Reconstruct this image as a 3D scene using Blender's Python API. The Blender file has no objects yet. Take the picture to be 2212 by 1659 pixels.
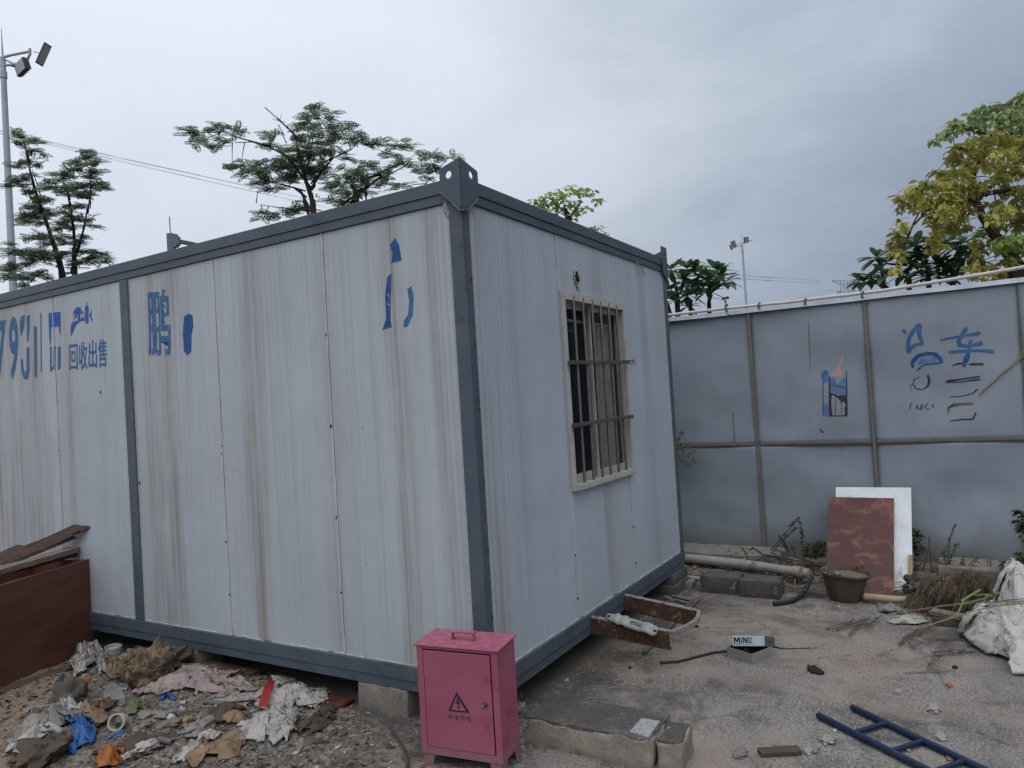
import bpy, math, random
from mathutils import Vector, Matrix, noise
random.seed(7)
R = math.radians
sc = bpy.context.scene
col = sc.collection
# ------------------------------------------------------------------ camera
CAM = Vector((-3.2, -2.156, 1.74))
ROT = Matrix(((0.51291879, 0.01170923, -0.85835727), (-0.85623782, -0.06455116, -0.51253286), (-0.06140932, 0.9978457, -0.02308362)))
FPX = 1576.08                      # focal length in pixels of a 2212 px wide picture
cam = bpy.data.cameras.new('camera')
cam.sensor_width = 36; cam.lens = FPX / 2212 * 36; cam.clip_start = .05; cam.clip_end = 3000
co = bpy.data.objects.new('camera', cam); col.objects.link(co)
m4 = ROT.to_4x4(); m4.translation = CAM; co.matrix_world = m4
sc.camera = co
# ------------------------------------------------------------------ light, sky, exposure
SUN_EL, SUN_AZ = R(58), R(222)     # the bright part of the overcast; azimuth from +X towards +Y
w = bpy.data.worlds.new('World'); sc.world = w; w.use_nodes = True
nt = w.node_tree; nt.nodes.clear(); N = nt.nodes.new; L = nt.links.new
out = N('ShaderNodeOutputWorld'); bg = N('ShaderNodeBackground'); bg.inputs[1].default_value = .1
sky = N('ShaderNodeTexSky'); sky.sky_type = 'NISHITA'; sky.sun_disc = False; sky.sun_elevation = SUN_EL; sky.sun_rotation = R(90) - SUN_AZ
sky.dust_density = 4
tc = N('ShaderNodeTexCoord')
def vm(op, a, b):
    n = N('ShaderNodeVectorMath'); n.operation = op
    if hasattr(a, 'node'): L(a, n.inputs[0])
    else: n.inputs[0].default_value = a
    if hasattr(b, 'node'): L(b, n.inputs[1])
    else: n.inputs[1].default_value = b
    return n
def mth(op, a, b=None, c=None, tree=None, clamp=False):
    n = (tree or nt).nodes.new('ShaderNodeMath'); n.operation = op; n.use_clamp = clamp
    for i, x in enumerate((a, b, c)):
        if x is None: continue
        if hasattr(x, 'node'): (tree or nt).links.new(x, n.inputs[i])
        else: n.inputs[i].default_value = x
    return n.outputs[0]
right = vm('DOT_PRODUCT', tc.outputs['Generated'], (.513, -.856, -.0)).outputs['Value']
elev = N('ShaderNodeSeparateXYZ'); L(tc.outputs['Generated'], elev.inputs[0])
mp = N('ShaderNodeMapping'); mp.inputs['Scale'].default_value = (1, 1, 2.1); mp.inputs['Rotation'].default_value = (.3, .1, .4); L(tc.outputs['Generated'], mp.inputs[0])
n1 = N('ShaderNodeTexNoise'); n1.inputs['Scale'].default_value = 2.6; n1.inputs['Detail'].default_value = 7; n1.inputs['Roughness'].default_value = .55; n1.inputs['Distortion'].default_value = .4; L(mp.outputs[0], n1.inputs[0])
n2 = N('ShaderNodeTexNoise'); n2.inputs['Scale'].default_value = 1.0; n2.inputs['Detail'].default_value = 3; L(mp.outputs[0], n2.inputs[0])
t = mth('MULTIPLY_ADD', right, .80, .53)
t = mth('ADD', t, mth('MULTIPLY', mth('SUBTRACT', n1.outputs[0], .5), .7))
t = mth('ADD', t, mth('MULTIPLY', mth('SUBTRACT', n2.outputs[0], .5), .5))
t = mth('SUBTRACT', t, mth('MULTIPLY', mth('MAXIMUM', elev.outputs[2], 0), .45), clamp=True)
cr = N('ShaderNodeValToRGB'); L(t, cr.inputs[0])
e = cr.color_ramp.elements; e[0].position = 0; e[0].color = (.67, .725, .81, 1); e[1].position = 1; e[1].color = (.205, .25, .32, 1)
for p, c_ in ((.25, (.60, .655, .745, 1)), (.5, (.455, .51, .595, 1)), (.75, (.31, .365, .455, 1))):
    k = e.new(p); k.color = c_
zen = mth('MULTIPLY_ADD', mth('POWER', mth('MAXIMUM', elev.outputs[2], 0), 3), 1.1, 1.0)
sc10 = vm('SCALE', cr.outputs[0], (0, 0, 0)); L(mth('MULTIPLY', zen, 10), sc10.inputs['Scale'])
mx = N('ShaderNodeMix'); mx.data_type = 'RGBA'; mx.inputs[0].default_value = .06; L(sc10.outputs[0], mx.inputs[6]); L(sky.outputs[0], mx.inputs[7])
L(mx.outputs[2], bg.inputs[0]); L(bg.outputs[0], out.inputs[0])
sd = bpy.data.lights.new('sun', 'SUN'); sd.energy = 1.0; sd.angle = R(60); sd.color = (1, .97, .93)
so = bpy.data.objects.new('sun', sd); col.objects.link(so)
so.rotation_euler = Vector((math.cos(SUN_EL) * math.cos(SUN_AZ), math.cos(SUN_EL) * math.sin(SUN_AZ), math.sin(SUN_EL))).to_track_quat('Z', 'Y').to_euler()
sc.view_settings.view_transform = 'Standard'; sc.view_settings.look = 'None'; sc.view_settings.gamma = 1; sc.view_settings.exposure = .16

# ------------------------------------------------------------------ measuring: points of known planes seen at pixel (x, y) of the 2212x1659 view
def ray(x, y): return ROT @ Vector((x - 1106, -(y - 829.5), -FPX))
def PX(x, y, X): r = ray(x, y); return CAM + r * ((X - CAM.x) / r.x)
def PY(x, y, Y): r = ray(x, y); return CAM + r * ((Y - CAM.y) / r.y)
def G(x, y, Z=0.): r = ray(x, y); return CAM + r * ((Z - CAM.z) / r.z)
def D(x, y, d): return CAM + ray(x, y) * (d / FPX)
def depth(P): return -((ROT.transposed() @ (Vector(P) - CAM)).z)
def sz(px, P): return px * depth(P) / FPX
k1 = lambda x, y: (x * .39053, y * .39053)
k2 = lambda x, y: (x * .39053, 540 + y * .39053)
k3 = lambda x, y: (x * .3326, 1107 + y * .3326)
k4 = lambda x, y: (486 + x * .29297, 1269.1 + y * .29297)
k5 = lambda x, y: (1026.1 + .2513 * x, 1242.1 + .2513 * y)
k6 = lambda x, y: (1458.1 + .24414 * x, 1080.1 + .24414 * y)
k7 = lambda x, y: (1728.1 + .34887 * x, 1080.1 + .34887 * y)
k8 = lambda x, y: (1404.1 + .36524 * x, 648 + .36524 * y)
kc = lambda x, y: (874.9 + .20241 * x, 1323.1 + .20241 * y)
kb = lambda x, y: (1242.1 + .12695 * x, 1269.1 + .12695 * y)
kt = lambda x, y: (.1302 * x, 621.1 + .1302 * y)
kg = lambda x, y: (1890.1 + .16272 * x, 675.1 + .16272 * y)
kw = lambda x, y: (1080.1 + .3907 * x, 540 + .3907 * y)
kx = lambda x, y: (1555.3 + .078126 * x, 1350.1 + .078126 * y)
kl = lambda x, y: (x * .22787, 270 + y * .22787)
km = lambda x, y: (324 + .31738 * x, 216 + .31738 * y)
ky = lambda x, y: (1782.1 + .32541 * x, 162 + .32541 * y)
kp = lambda x, y: (1350.1 + .24414 * x, 459 + .24414 * y)

# ------------------------------------------------------------------ materials
def new_mat(name):
    m = bpy.data.materials.new(name); m.use_nodes = True; t = m.node_tree; t.nodes.clear()
    o = t.nodes.new('ShaderNodeOutputMaterial'); b = t.nodes.new('ShaderNodeBsdfPrincipled'); t.links.new(b.outputs[0], o.inputs[0])
    return m, t, b, o
def tnoise(t, src, scale, detail=4, rough=.55, stretch=(1, 1, 1), dist=0):
    mp = t.nodes.new('ShaderNodeMapping'); mp.inputs['Scale'].default_value = stretch; t.links.new(src, mp.inputs[0])
    n = t.nodes.new('ShaderNodeTexNoise'); n.inputs['Scale'].default_value = scale; n.inputs['Detail'].default_value = detail; n.inputs['Roughness'].default_value = rough; n.inputs['Distortion'].default_value = dist
    t.links.new(mp.outputs[0], n.inputs[0]); return n.outputs[0]
def tramp(t, src, stops):
    r = t.nodes.new('ShaderNodeValToRGB'); t.links.new(src, r.inputs[0]); e = r.color_ramp.elements
    while len(e) > 1: e.remove(e[-1])
    e[0].position = stops[0][0]; v = stops[0][1]; e[0].color = (v, v, v, 1) if not isinstance(v, tuple) else (*v, 1)
    for p, v in stops[1:]:
        k = e.new(p); k.color = (v, v, v, 1) if not isinstance(v, tuple) else (*v, 1)
    return r.outputs[0]
def tmix(t, fac, a, b, mode='MIX'):
    m = t.nodes.new('ShaderNodeMix'); m.data_type = 'RGBA'; m.blend_type = mode
    for i, x in ((0, fac), (6, a), (7, b)):
        if hasattr(x, 'node'): t.links.new(x, m.inputs[i])
        elif isinstance(x, tuple): m.inputs[i].default_value = (*x, 1)
        else: m.inputs[i].default_value = x
    return m.outputs[2]
def tbump(t, b, h, strength, dist=.01):
    n = t.nodes.new('ShaderNodeBump'); n.inputs['Strength'].default_value = strength; n.inputs['Distance'].default_value = dist
    t.links.new(h, n.inputs['Height']); t.links.new(n.outputs[0], b.inputs['Normal'])
def mat(name, c1, c2=None, s=6, rough=.7, bump=.3, bs=60, metal=0, stretch=(1, 1, 1), spot=None, ss=9, st=.6, trans=0, bd=.004, spec=.35, dirt=None, ds=22, dt=.54):
    m, t, b, o = new_mat(name)
    tc = t.nodes.new('ShaderNodeTexCoord').outputs['Object']
    c2 = c2 or tuple(x * .8 for x in c1)
    c = tmix(t, tramp(t, tnoise(t, tc, s, 5, .6, stretch), ((.32, 0.), (.68, 1.))), c1, c2)
    c = tmix(t, tramp(t, tnoise(t, tc, s * 9, 4, .7, stretch), ((.3, .0), (.75, .35))), c, tuple(x * .55 for x in c2))
    if spot: c = tmix(t, tramp(t, tnoise(t, tc, ss, 6, .65, stretch, .5), ((st, 0.), (st + .07, 1.))), c, spot)
    if dirt: c = tmix(t, tramp(t, tnoise(t, tc, ds, 7, .75, stretch, .8), ((dt, 0.), (dt + .1, .85))), c, dirt)
    t.links.new(c, b.inputs['Base Color']); b.inputs['Metallic'].default_value = metal; b.inputs['Specular IOR Level'].default_value = spec
    b.inputs['Roughness'].default_value = rough
    if bump: tbump(t, b, tnoise(t, tc, bs, 5, .6, stretch), bump, bd)
    if trans:
        tr = t.nodes.new('ShaderNodeBsdfTranslucent'); t.links.new(c, tr.inputs[0]); mxs = t.nodes.new('ShaderNodeMixShader'); mxs.inputs[0].default_value = trans
        t.links.new(b.outputs[0], mxs.inputs[1]); t.links.new(tr.outputs[0], mxs.inputs[2]); t.links.new(mxs.outputs[0], o.inputs[0])
    return m
def wall_mat(name, axis, bands, base=(.42, .455, .50)):
    """painted steel sandwich panel: water stains run down in bands whose places along the wall are the ramp's stops"""
    m, t, b, o = new_mat(name)
    tc = t.nodes.new('ShaderNodeTexCoord').outputs['Object']
    sp = t.nodes.new('ShaderNodeSeparateXYZ'); t.links.new(tc, sp.inputs[0])
    a = sp.outputs[axis]; z = sp.outputs[2]
    A = (lambda v: tuple(v if i == axis else (1 if i == 2 else 0) for i in range(3)))
    st = lambda along, up: tuple(along if i == axis else (up if i == 2 else 0.0) for i in range(3))
    wob = tnoise(t, tc, 1.0, 3, .5, st(1.3, .5))
    aw = mth('MULTIPLY_ADD', mth('SUBTRACT', wob, .5, tree=t), .22, a, tree=t)
    hi = max(x[0] for x in bands) + .3
    prof = tramp(t, mth('DIVIDE', aw, hi, tree=t), [(0., 0.)] + [(p / hi, v) for p, v in bands])
    streak = tnoise(t, tc, 1, 6, .75, st(46, .35)); fine = tnoise(t, tc, 1, 5, .7, st(150, .9)); wide = tnoise(t, tc, 1, 3, .5, st(7, .3))
    up = tramp(t, mth('MULTIPLY', z, 1 / 3., tree=t), ((.1, .12), (.45, .28), (.8, .6), (.97, 1.)))
    f1 = mth('MULTIPLY', tramp(t, streak, ((.42, 0.), (.7, 1.))), tramp(t, wide, ((.38, .12), (.66, 1.))), tree=t)
    f1 = mth('MULTIPLY', f1, mth('MULTIPLY_ADD', up, .85, .22, tree=t), tree=t)
    prof = mth('MULTIPLY', prof, mth('MULTIPLY_ADD', tramp(t, tnoise(t, tc, 1, 4, .6, st(9, .8)), ((.35, 0.), (.62, 1.))), .75, .35, tree=t), tree=t)
    f2 = mth('MULTIPLY', prof, mth('MULTIPLY_ADD', tramp(t, streak, ((.36, 0.), (.58, 1.))), .75, .35, tree=t), tree=t)
    c = tmix(t, tramp(t, tnoise(t, tc, 1.2, 3), ((.3, 0.), (.7, 1.))), base, tuple(x * .88 for x in base))
    c = tmix(t, tramp(t, fine, ((.45, 0.), (.8, .45))), c, tuple(x * .62 for x in base))
    c = tmix(t, mth('MULTIPLY', f1, .8, tree=t), c, (.20, .18, .172))
    c = tmix(t, mth('MULTIPLY', f2, .85, tree=t), c, (.205, .175, .148))
    mold = mth('MULTIPLY', tramp(t, tnoise(t, tc, 1, 6, .7, st(22, 2.2)), ((.66, 0.), (.76, 1.))), tramp(t, wide, ((.5, 0.), (.65, .8))), tree=t)
    c = tmix(t, mold, c, (.07, .075, .08))
    spk = tramp(t, tnoise(t, tc, 38, 2, .5), ((.77, 0.), (.79, .8)))
    c = tmix(t, spk, c, (.06, .05, .045))
    t.links.new(c, b.inputs['Base Color']); b.inputs['Roughness'].default_value = .42; b.inputs['Specular IOR Level'].default_value = .4
    ribs = t.nodes.new('ShaderNodeMath'); ribs.operation = 'SINE'; t.links.new(mth('MULTIPLY', a, 2 * math.pi / .05, tree=t), ribs.inputs[0])
    h = mth('MULTIPLY_ADD', ribs.outputs[0], .05, mth('MULTIPLY', tnoise(t, tc, 1.6, 3, .5), 7.0, tree=t), tree=t)
    h = mth('ADD', h, mth('MULTIPLY', tnoise(t, tc, 11, 3, .5, (1, 1, .5)), .5, tree=t), tree=t)
    tbump(t, b, h, .5, .004)
    return m
M = {}
M['wall_long'] = wall_mat('cabin_wall_long', 1, [(.12, .25), (.2, .55), (.3, .15), (.4, .2), (.47, .75), (.56, .7), (.62, .1), (.95, .12), (1.04, .5), (1.12, .35), (1.2, .05), (1.6, .15), (1.68, .85), (1.76, .8), (1.84, .2), (2.3, .1), (2.48, .3), (2.58, .85), (2.85, .75), (2.98, .2), (3.2, .1), (3.8, .1), (3.92, .65), (4.0, .35), (4.12, .15), (4.3, .5), (4.42, .95), (4.6, .6), (4.75, .9), (5.0, .8)])
M['wall_end'] = wall_mat('cabin_wall_end', 0, [(.1, .1), (.13, .8), (.19, .55), (.26, .1), (.42, .08), (.5, .25), (.7, .02), (1.35, .02), (1.62, .1), (1.68, .6), (1.76, .55), (1.82, .05), (2.5, .03), (2.6, .3), (2.7, .4), (2.8, .05)], base=(.41, .46, .52))
M['frame'] = mat('cabin_grey_paint', (.056, .078, .103), (.078, .102, .124), 4, .5, .5, 26, spot=(.12, .095, .07), ss=8, st=.6, dirt=(.03, .036, .042), ds=5, dt=.58)
M['strip'] = mat('pale_joint_strip', (.62, .61, .58), (.42, .38, .33), 6, .5, .1)
M['rust'] = mat('rusty_steel', (.028, .018, .016), (.10, .05, .026), 14, .8, .8, 70, spot=(.22, .13, .055), ss=20, st=.58, dirt=(.02, .015, .014), ds=11, dt=.5)
M['chipped'] = mat('chipped_pale_paint', (.27, .285, .28), (.2, .2, .19), 14, .6, .3, spot=(.15, .07, .03), ss=30, st=.52)
M['ivory'] = mat('ivory_window_frame', (.46, .455, .43), (.36, .34, .31), 7, .5, .15, spot=(.2, .14, .1), ss=16, st=.66)
M['steel'] = mat('dull_steel', (.24, .235, .225), (.17, .16, .15), 20, .38, .1, metal=.7)
M['steel_dark'] = mat('dark_bar', (.12, .115, .115), (.08, .075, .075), 10, .45, .2, metal=.4)
M['blue'] = mat('faded_blue_paint', (.03, .11, .25), (.05, .14, .28), 14, .7, 0, spot=(.27, .30, .34), ss=34, st=.62)
M['blue_dark'] = mat('deep_blue_paint', (.012, .055, .17), (.02, .09, .3), 22, .7, 0, spot=(.27, .30, .34), ss=34, st=.62)
M['blue_bright'] = mat('bright_blue_paint', (.012, .085, .36), (.03, .1, .33), 20, .7, 0, spot=(.27, .30, .34), ss=34, st=.62)
M['blue_pale'] = mat('pale_blue_wash', (.12, .21, .37), (.09, .16, .32), 20, .7, 0)
M['soot'] = mat('black_mark', (.03, .03, .04), (.06, .05, .07), 20, .8, 0)
M['wine_mark'] = mat('wine_red_mark', (.055, .028, .055), (.03, .03, .08), 20, .8, 0)
M['pinkmark'] = mat('peach_mark', (.5, .28, .24), (.42, .3, .28), 20, .8, 0)
M['pink'] = None
M['black'] = mat('black_rubber', (.014, .014, .015), (.022, .022, .022), 12, .55, .3)
M['void'] = mat('dark_inside', (.01, .01, .01), (.014, .012, .012), 12, .9, .3)
M['curtain'] = mat('flowered_curtain', (.58, .43, .40), (.42, .30, .29), 9, .9, .3, spot=(.28, .17, .16), ss=20, st=.6)
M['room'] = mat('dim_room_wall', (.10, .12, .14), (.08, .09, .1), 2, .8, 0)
M['fence'] = None
M['fence_post'] = mat('weathered_tan_post', (.19, .17, .145), (.14, .125, .11), 10, .75, .4, 60, spot=(.08, .06, .05), ss=18, st=.6)
M['rail'] = mat('dark_rail', (.10, .09, .085), (.16, .14, .12), 10, .7, .4)
M['coping'] = mat('silvery_sheet_cap', (.34, .37, .40), (.22, .24, .27), 8, .35, .2, metal=.5)
M['pvc'] = mat('white_pvc', (.60, .57, .53), (.48, .44, .38), 5, .4, .1)
M['pvc_old'] = mat('old_grey_pvc', (.33, .31, .28), (.22, .2, .17), 6, .6, .2, spot=(.11, .1, .08), ss=9, st=.6)
M['pvc_yel'] = mat('yellowed_pipe', (.34, .29, .19), (.24, .2, .13), 8, .55, .3)
M['pipe_dark'] = mat('dark_grey_conduit', (.07, .075, .075), (.11, .11, .105), 12, .6, .2)
M['concrete'] = mat('rough_concrete', (.24, .215, .185), (.15, .135, .12), 8, .92, .9, 55, spot=(.055, .052, .048), ss=11, st=.6, bd=.008)
M['concrete_front'] = mat('tan_cast_concrete', (.30, .265, .215), (.19, .165, .14), 5, .92, .8, 45, spot=(.09, .08, .07), ss=5, st=.6, bd=.008)
M['block_dark'] = mat('mossy_black_block', (.10, .092, .08), (.055, .052, .048), 8, .95, .9, 50, spot=(.22, .2, .17), ss=14, st=.62, bd=.008)
M['block_top'] = mat('weathered_block_top', (.22, .21, .185), (.12, .11, .1), 10, .95, .9, 50, spot=(.05, .048, .045), ss=16, st=.58)
M['granite'] = mat('speckled_granite', (.36, .37, .37), (.24, .25, .25), 60, .8, .6, 120, spot=(.09, .09, .09), ss=90, st=.56)
M['red_board'] = mat('film_faced_plywood', (.105, .027, .02), (.05, .017, .014), 2.2, .55, .2, 30, stretch=(1, 1, 1.5), spot=(.15, .055, .04), ss=6, st=.53, dirt=(.055, .02, .017), ds=9, dt=.49)
M['plate_paint'] = mat('yellowed_white_enamel', (.33, .33, .32), (.24, .235, .22), 14, .5, .2, spot=(.16, .12, .08), ss=26, st=.6)
M['white_board'] = mat('dirty_white_board', (.62, .66, .69), (.52, .55, .57), 4, .45, .1, spot=(.34, .33, .3), ss=8, st=.62)
M['brown_ply'] = mat('dark_brown_plywood', (.135, .052, .033), (.085, .033, .023), 2, .6, .3, 25, stretch=(1, 1, 4), dirt=(.045, .022, .017), ds=5, dt=.56)
M['ply_old'] = mat('weathered_reddish_ply', (.085, .042, .033), (.045, .028, .024), 4, .8, .5, 30, stretch=(1, 1, 3), dirt=(.03, .02, .017), ds=9, dt=.5)
M['timber'] = mat('grey_weathered_timber', (.22, .175, .135), (.12, .09, .07), 5, .85, .6, 40, stretch=(1, 8, 8))
M['timber_dark'] = mat('damp_dark_timber', (.10, .065, .045), (.055, .036, .027), 5, .85, .6, 40, stretch=(1, 8, 8))
M['bark'] = mat('dark_bark', (.05, .043, .038), (.03, .026, .024), 8, .9, .6, 30, stretch=(1, 1, .3))
M['bark_b'] = mat('brown_bark', (.075, .055, .042), (.04, .03, .025), 8, .9, .6, 30)
M['leaf_dark'] = mat('dark_feather_leaf', (.115, .165, .10), (.155, .205, .105), 1.2, .5, 0, trans=.55)
M['leaf_plum'] = mat('thick_glossy_leaf', (.06, .125, .055), (.11, .18, .075), 3, .38, 0, trans=.3)
M['leaf_olive'] = mat('olive_yellow_leaf', (.45, .44, .10), (.58, .54, .15), 2.5, .5, 0, trans=.45)
M['leaf_olive2'] = mat('brownish_olive_leaf', (.38, .34, .10), (.27, .28, .08), 2.5, .5, 0, trans=.45)
M['leaf_lime'] = mat('fresh_lime_leaf', (.26, .37, .07), (.36, .44, .11), 2.5, .5, 0, trans=.45)
M['leaf_green'] = mat('soft_green_leaf', (.22, .30, .11), (.32, .38, .14), 2.5, .5, 0, trans=.45)
M['leaf_weed'] = mat('dusty_weed_leaf', (.06, .075, .035), (.05, .05, .03), 6, .7, 0)
M['dry'] = mat('dry_brown_stalk', (.11, .085, .06), (.065, .05, .038), 9, .9, 0)
M['straw'] = mat('pale_straw', (.30, .24, .16), (.19, .15, .10), 9, .9, 0)
M['mound'] = mat('matted_dry_grass', (.20, .155, .11), (.12, .095, .07), 5, .95, 0)
M['grass'] = mat('green_grass_blade', (.16, .21, .06), (.22, .25, .09), 6, .6, 0, trans=.2)
M['sack'] = mat('grimy_white_woven_sack', (.50, .48, .46), (.36, .33, .31), 4, .8, .5, 25, spot=(.2, .175, .15), ss=4, st=.64, bd=.01, dirt=(.075, .06, .048))
M['paper'] = mat('grimy_white_paper', (.42, .405, .38), (.29, .265, .235), 7, .9, .8, 40, spot=(.13, .11, .09), ss=8, st=.55, bd=.01, dirt=(.075, .06, .048))
M['paper_dirty'] = mat('muddy_paper', (.27, .25, .225), (.15, .13, .11), 7, .9, .8, 40, spot=(.07, .058, .048), ss=7, st=.52, bd=.01, dirt=(.075, .06, .048))
M['rag_pink'] = mat('faded_pink_rag', (.36, .29, .275), (.25, .19, .18), 7, .95, .8, 50, spot=(.12, .09, .08), ss=9, st=.57, bd=.01, dirt=(.075, .06, .048))
M['card'] = mat('torn_brown_cardboard', (.25, .175, .105), (.15, .10, .062), 8, .9, .6, 45, spot=(.08, .055, .04), ss=9, st=.6, dirt=(.075, .06, .048))
M['card_dark'] = mat('wet_brown_cardboard', (.10, .07, .048), (.055, .04, .03), 8, .95, .9, 45, spot=(.2, .15, .1), ss=10, st=.63, bd=.01, dirt=(.075, .06, .048))
M['soil'] = mat('brown_grit', (.27, .215, .17), (.15, .13, .112), 3, .98, 1, 90, spot=(.05, .045, .04), ss=22, st=.53, bd=.012)
M['bag'] = mat('wet_brown_paper', (.22, .155, .10), (.11, .075, .05), 8, .9, .9, 40, spot=(.34, .25, .16), ss=12, st=.6, dirt=(.05, .038, .03), ds=10, dt=.5, bd=.01)
M['matted'] = None
M['rubble'] = mat('mixed_grit', (.20, .175, .15), (.09, .08, .07), 25, .95, .5, 90)
M['stone'] = mat('grey_stone', (.20, .195, .185), (.12, .115, .11), 12, .95, .8, 60)
M['chunk'] = mat('pale_concrete_chunk', (.32, .295, .265), (.2, .185, .165), 14, .95, .9, 70, spot=(.09, .085, .08), ss=30, st=.58)
M['blue_bag'] = mat('blue_plastic', (.016, .10, .32), (.02, .075, .22), 7, .4, .6, 30, spot=(.10, .12, .16), ss=9, st=.64, bd=.01, dirt=(.075, .06, .048))
M['orange_bag'] = mat('orange_plastic', (.36, .13, .022), (.22, .06, .015), 9, .5, .6, 30, spot=(.09, .035, .02), ss=9, st=.6, bd=.01, dirt=(.075, .06, .048))
M['red_strip'] = mat('bright_red_tape', (.30, .015, .012), (.2, .01, .01), 9, .45, .4, 30)
M['green_cloth'] = mat('faded_green_cloth', (.15, .17, .095), (.09, .105, .06), 9, .95, .5, 40, dirt=(.075, .06, .048))
M['orange_bit'] = mat('orange_brick_bit', (.33, .10, .035), (.24, .07, .03), 9, .8, .3)
M['cream'] = mat('cream_plastic', (.42, .38, .31), (.33, .29, .23), 9, .5, .1)
M['yellowish'] = mat('yellow_peel', (.36, .26, .11), (.26, .17, .07), 9, .7, .2)
M['tin_white'] = mat('white_paint_tin', (.42, .42, .42), (.3, .3, .3), 12, .4, .1, spot=(.17, .15, .14), ss=14, st=.62)
M['bucket'] = mat('rusty_muddy_bucket', (.10, .075, .055), (.065, .045, .035), 6, .9, .7, 40, spot=(.16, .12, .085), ss=6, st=.6)
M['sand'] = mat('dried_mortar', (.17, .14, .11), (.10, .085, .07), 9, .98, 1, 60)
M['ladder'] = mat('worn_blue_paint_steel', (.005, .015, .042), (.009, .024, .06), 9, .42, .3, 40, spot=(.035, .025, .022), ss=8, st=.57)
M['box_grey'] = mat('grey_card', (.24, .235, .23), (.21, .205, .2), 8, .6, .1)
M['box_side'] = mat('dark_grey_card', (.10, .10, .098), (.09, .09, .088), 8, .6, .1)
M['box_white'] = mat('glossy_white_card', (.58, .64, .69), (.52, .58, .63), 8, .3, .05)
M['ink'] = mat('black_ink', (.012, .012, .025), (.02, .02, .03), 9, .6, 0)
M['ink_faint'] = mat('faint_brown_ink', (.10, .02, .03), (.14, .035, .05), 60, .7, 0)
M['pole'] = mat('galvanised_pole', (.42, .45, .50), (.36, .39, .44), 2, .5, 0)
M['lamp_dark'] = mat('dark_lamp_body', (.03, .035, .045), (.045, .05, .06), 3, .5, 0)
M['lamp_glass'] = mat('unlit_lamp_glass', (.42, .43, .42), (.32, .34, .34), 30, .25, 0)
M['pylon'] = mat('far_steel', (.20, .24, .30), (.22, .26, .32), .01, .8, 0)
M['wire'] = mat('far_wire', (.14, .165, .21), (.14, .165, .21), .01, .8, 0)
M['gantry'] = mat('grey_gantry_steel', (.15, .18, .22), (.12, .145, .18), 2, .6, 0)
M['caulk'] = mat('cream_sealant', (.42, .37, .30), (.3, .25, .2), 12, .6, .4)
M['weld'] = mat('rust_stain', (.10, .05, .032), (.13, .07, .045), 20, .85, .5)
M['nail'] = mat('rust_dot', (.06, .035, .025), (.04, .025, .02), 20, .85, .2)

def glass_mat():
    m, t, b, o = new_mat('dusty_window_glass')
    b.inputs['Base Color'].default_value = (.045, .055, .07, 1); b.inputs['Roughness'].default_value = .08; b.inputs['Specular IOR Level'].default_value = .8
    tr = t.nodes.new('ShaderNodeBsdfTransparent'); tr.inputs[0].default_value = (.93, .95, .96, 1); mxs = t.nodes.new('ShaderNodeMixShader'); mxs.inputs[0].default_value = .88
    t.links.new(b.outputs[0], mxs.inputs[1]); t.links.new(tr.outputs[0], mxs.inputs[2]); t.links.new(mxs.outputs[0], o.inputs[0]); return m
M['glass'] = glass_mat()
def pink_mat():
    m, t, b, o = new_mat('dusty_pink_paint')
    tc = t.nodes.new('ShaderNodeTexCoord').outputs['Object']
    c = tmix(t, tramp(t, tnoise(t, tc, 5, 4), ((.3, 0.), (.7, 1.))), (.26, .062, .108), (.30, .078, .128))
    g = t.nodes.new('ShaderNodeNewGeometry'); s = t.nodes.new('ShaderNodeSeparateXYZ'); t.links.new(g.outputs['True Normal'], s.inputs[0])
    s2 = t.nodes.new('ShaderNodeSeparateXYZ'); t.links.new(tc, s2.inputs[0])
    top = tramp(t, s.outputs[2], ((.6, 0.), (.8, 1.)))
    drop = tramp(t, tnoise(t, tc, 26, 4, .6, (1, 1, 1), .6), ((.5, 0.), (.56, 1.)))
    c = tmix(t, mth('MULTIPLY', drop, top, tree=t), c, (.33, .10, .15))          # dried rain spots lie on the lid
    scuff = tramp(t, tnoise(t, tc, 7, 6, .7, (1, 1, .25)), ((.66, 0.), (.74, .5)))
    c = tmix(t, scuff, c, (.36, .17, .24))
    c = tmix(t, tramp(t, tnoise(t, tc, 3.3, 3), ((.6, 0.), (.66, .6))), c, (.22, .03, .06))
    mud = mth('ADD', mth('MULTIPLY', s2.outputs[2], -5.5, tree=t), mth('MULTIPLY', tnoise(t, tc, 14, 7, .75), 1.2, tree=t), tree=t)
    c = tmix(t, tramp(t, mth('ADD', mud, .25, tree=t), ((.1, 0.), (.6, .6))), c, (.19, .13, .115))     # mud splashed on the feet and lower edge
    c = tmix(t, tramp(t, tnoise(t, tc, 48, 5, .7), ((.70, 0.), (.73, .8))), c, (.10, .04, .04))        # chips
    t.links.new(c, b.inputs['Base Color']); b.inputs['Roughness'].default_value = .5
    tbump(t, b, tnoise(t, tc, 6, 4), .25, .01); return m
M['pink'] = pink_mat()
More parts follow.
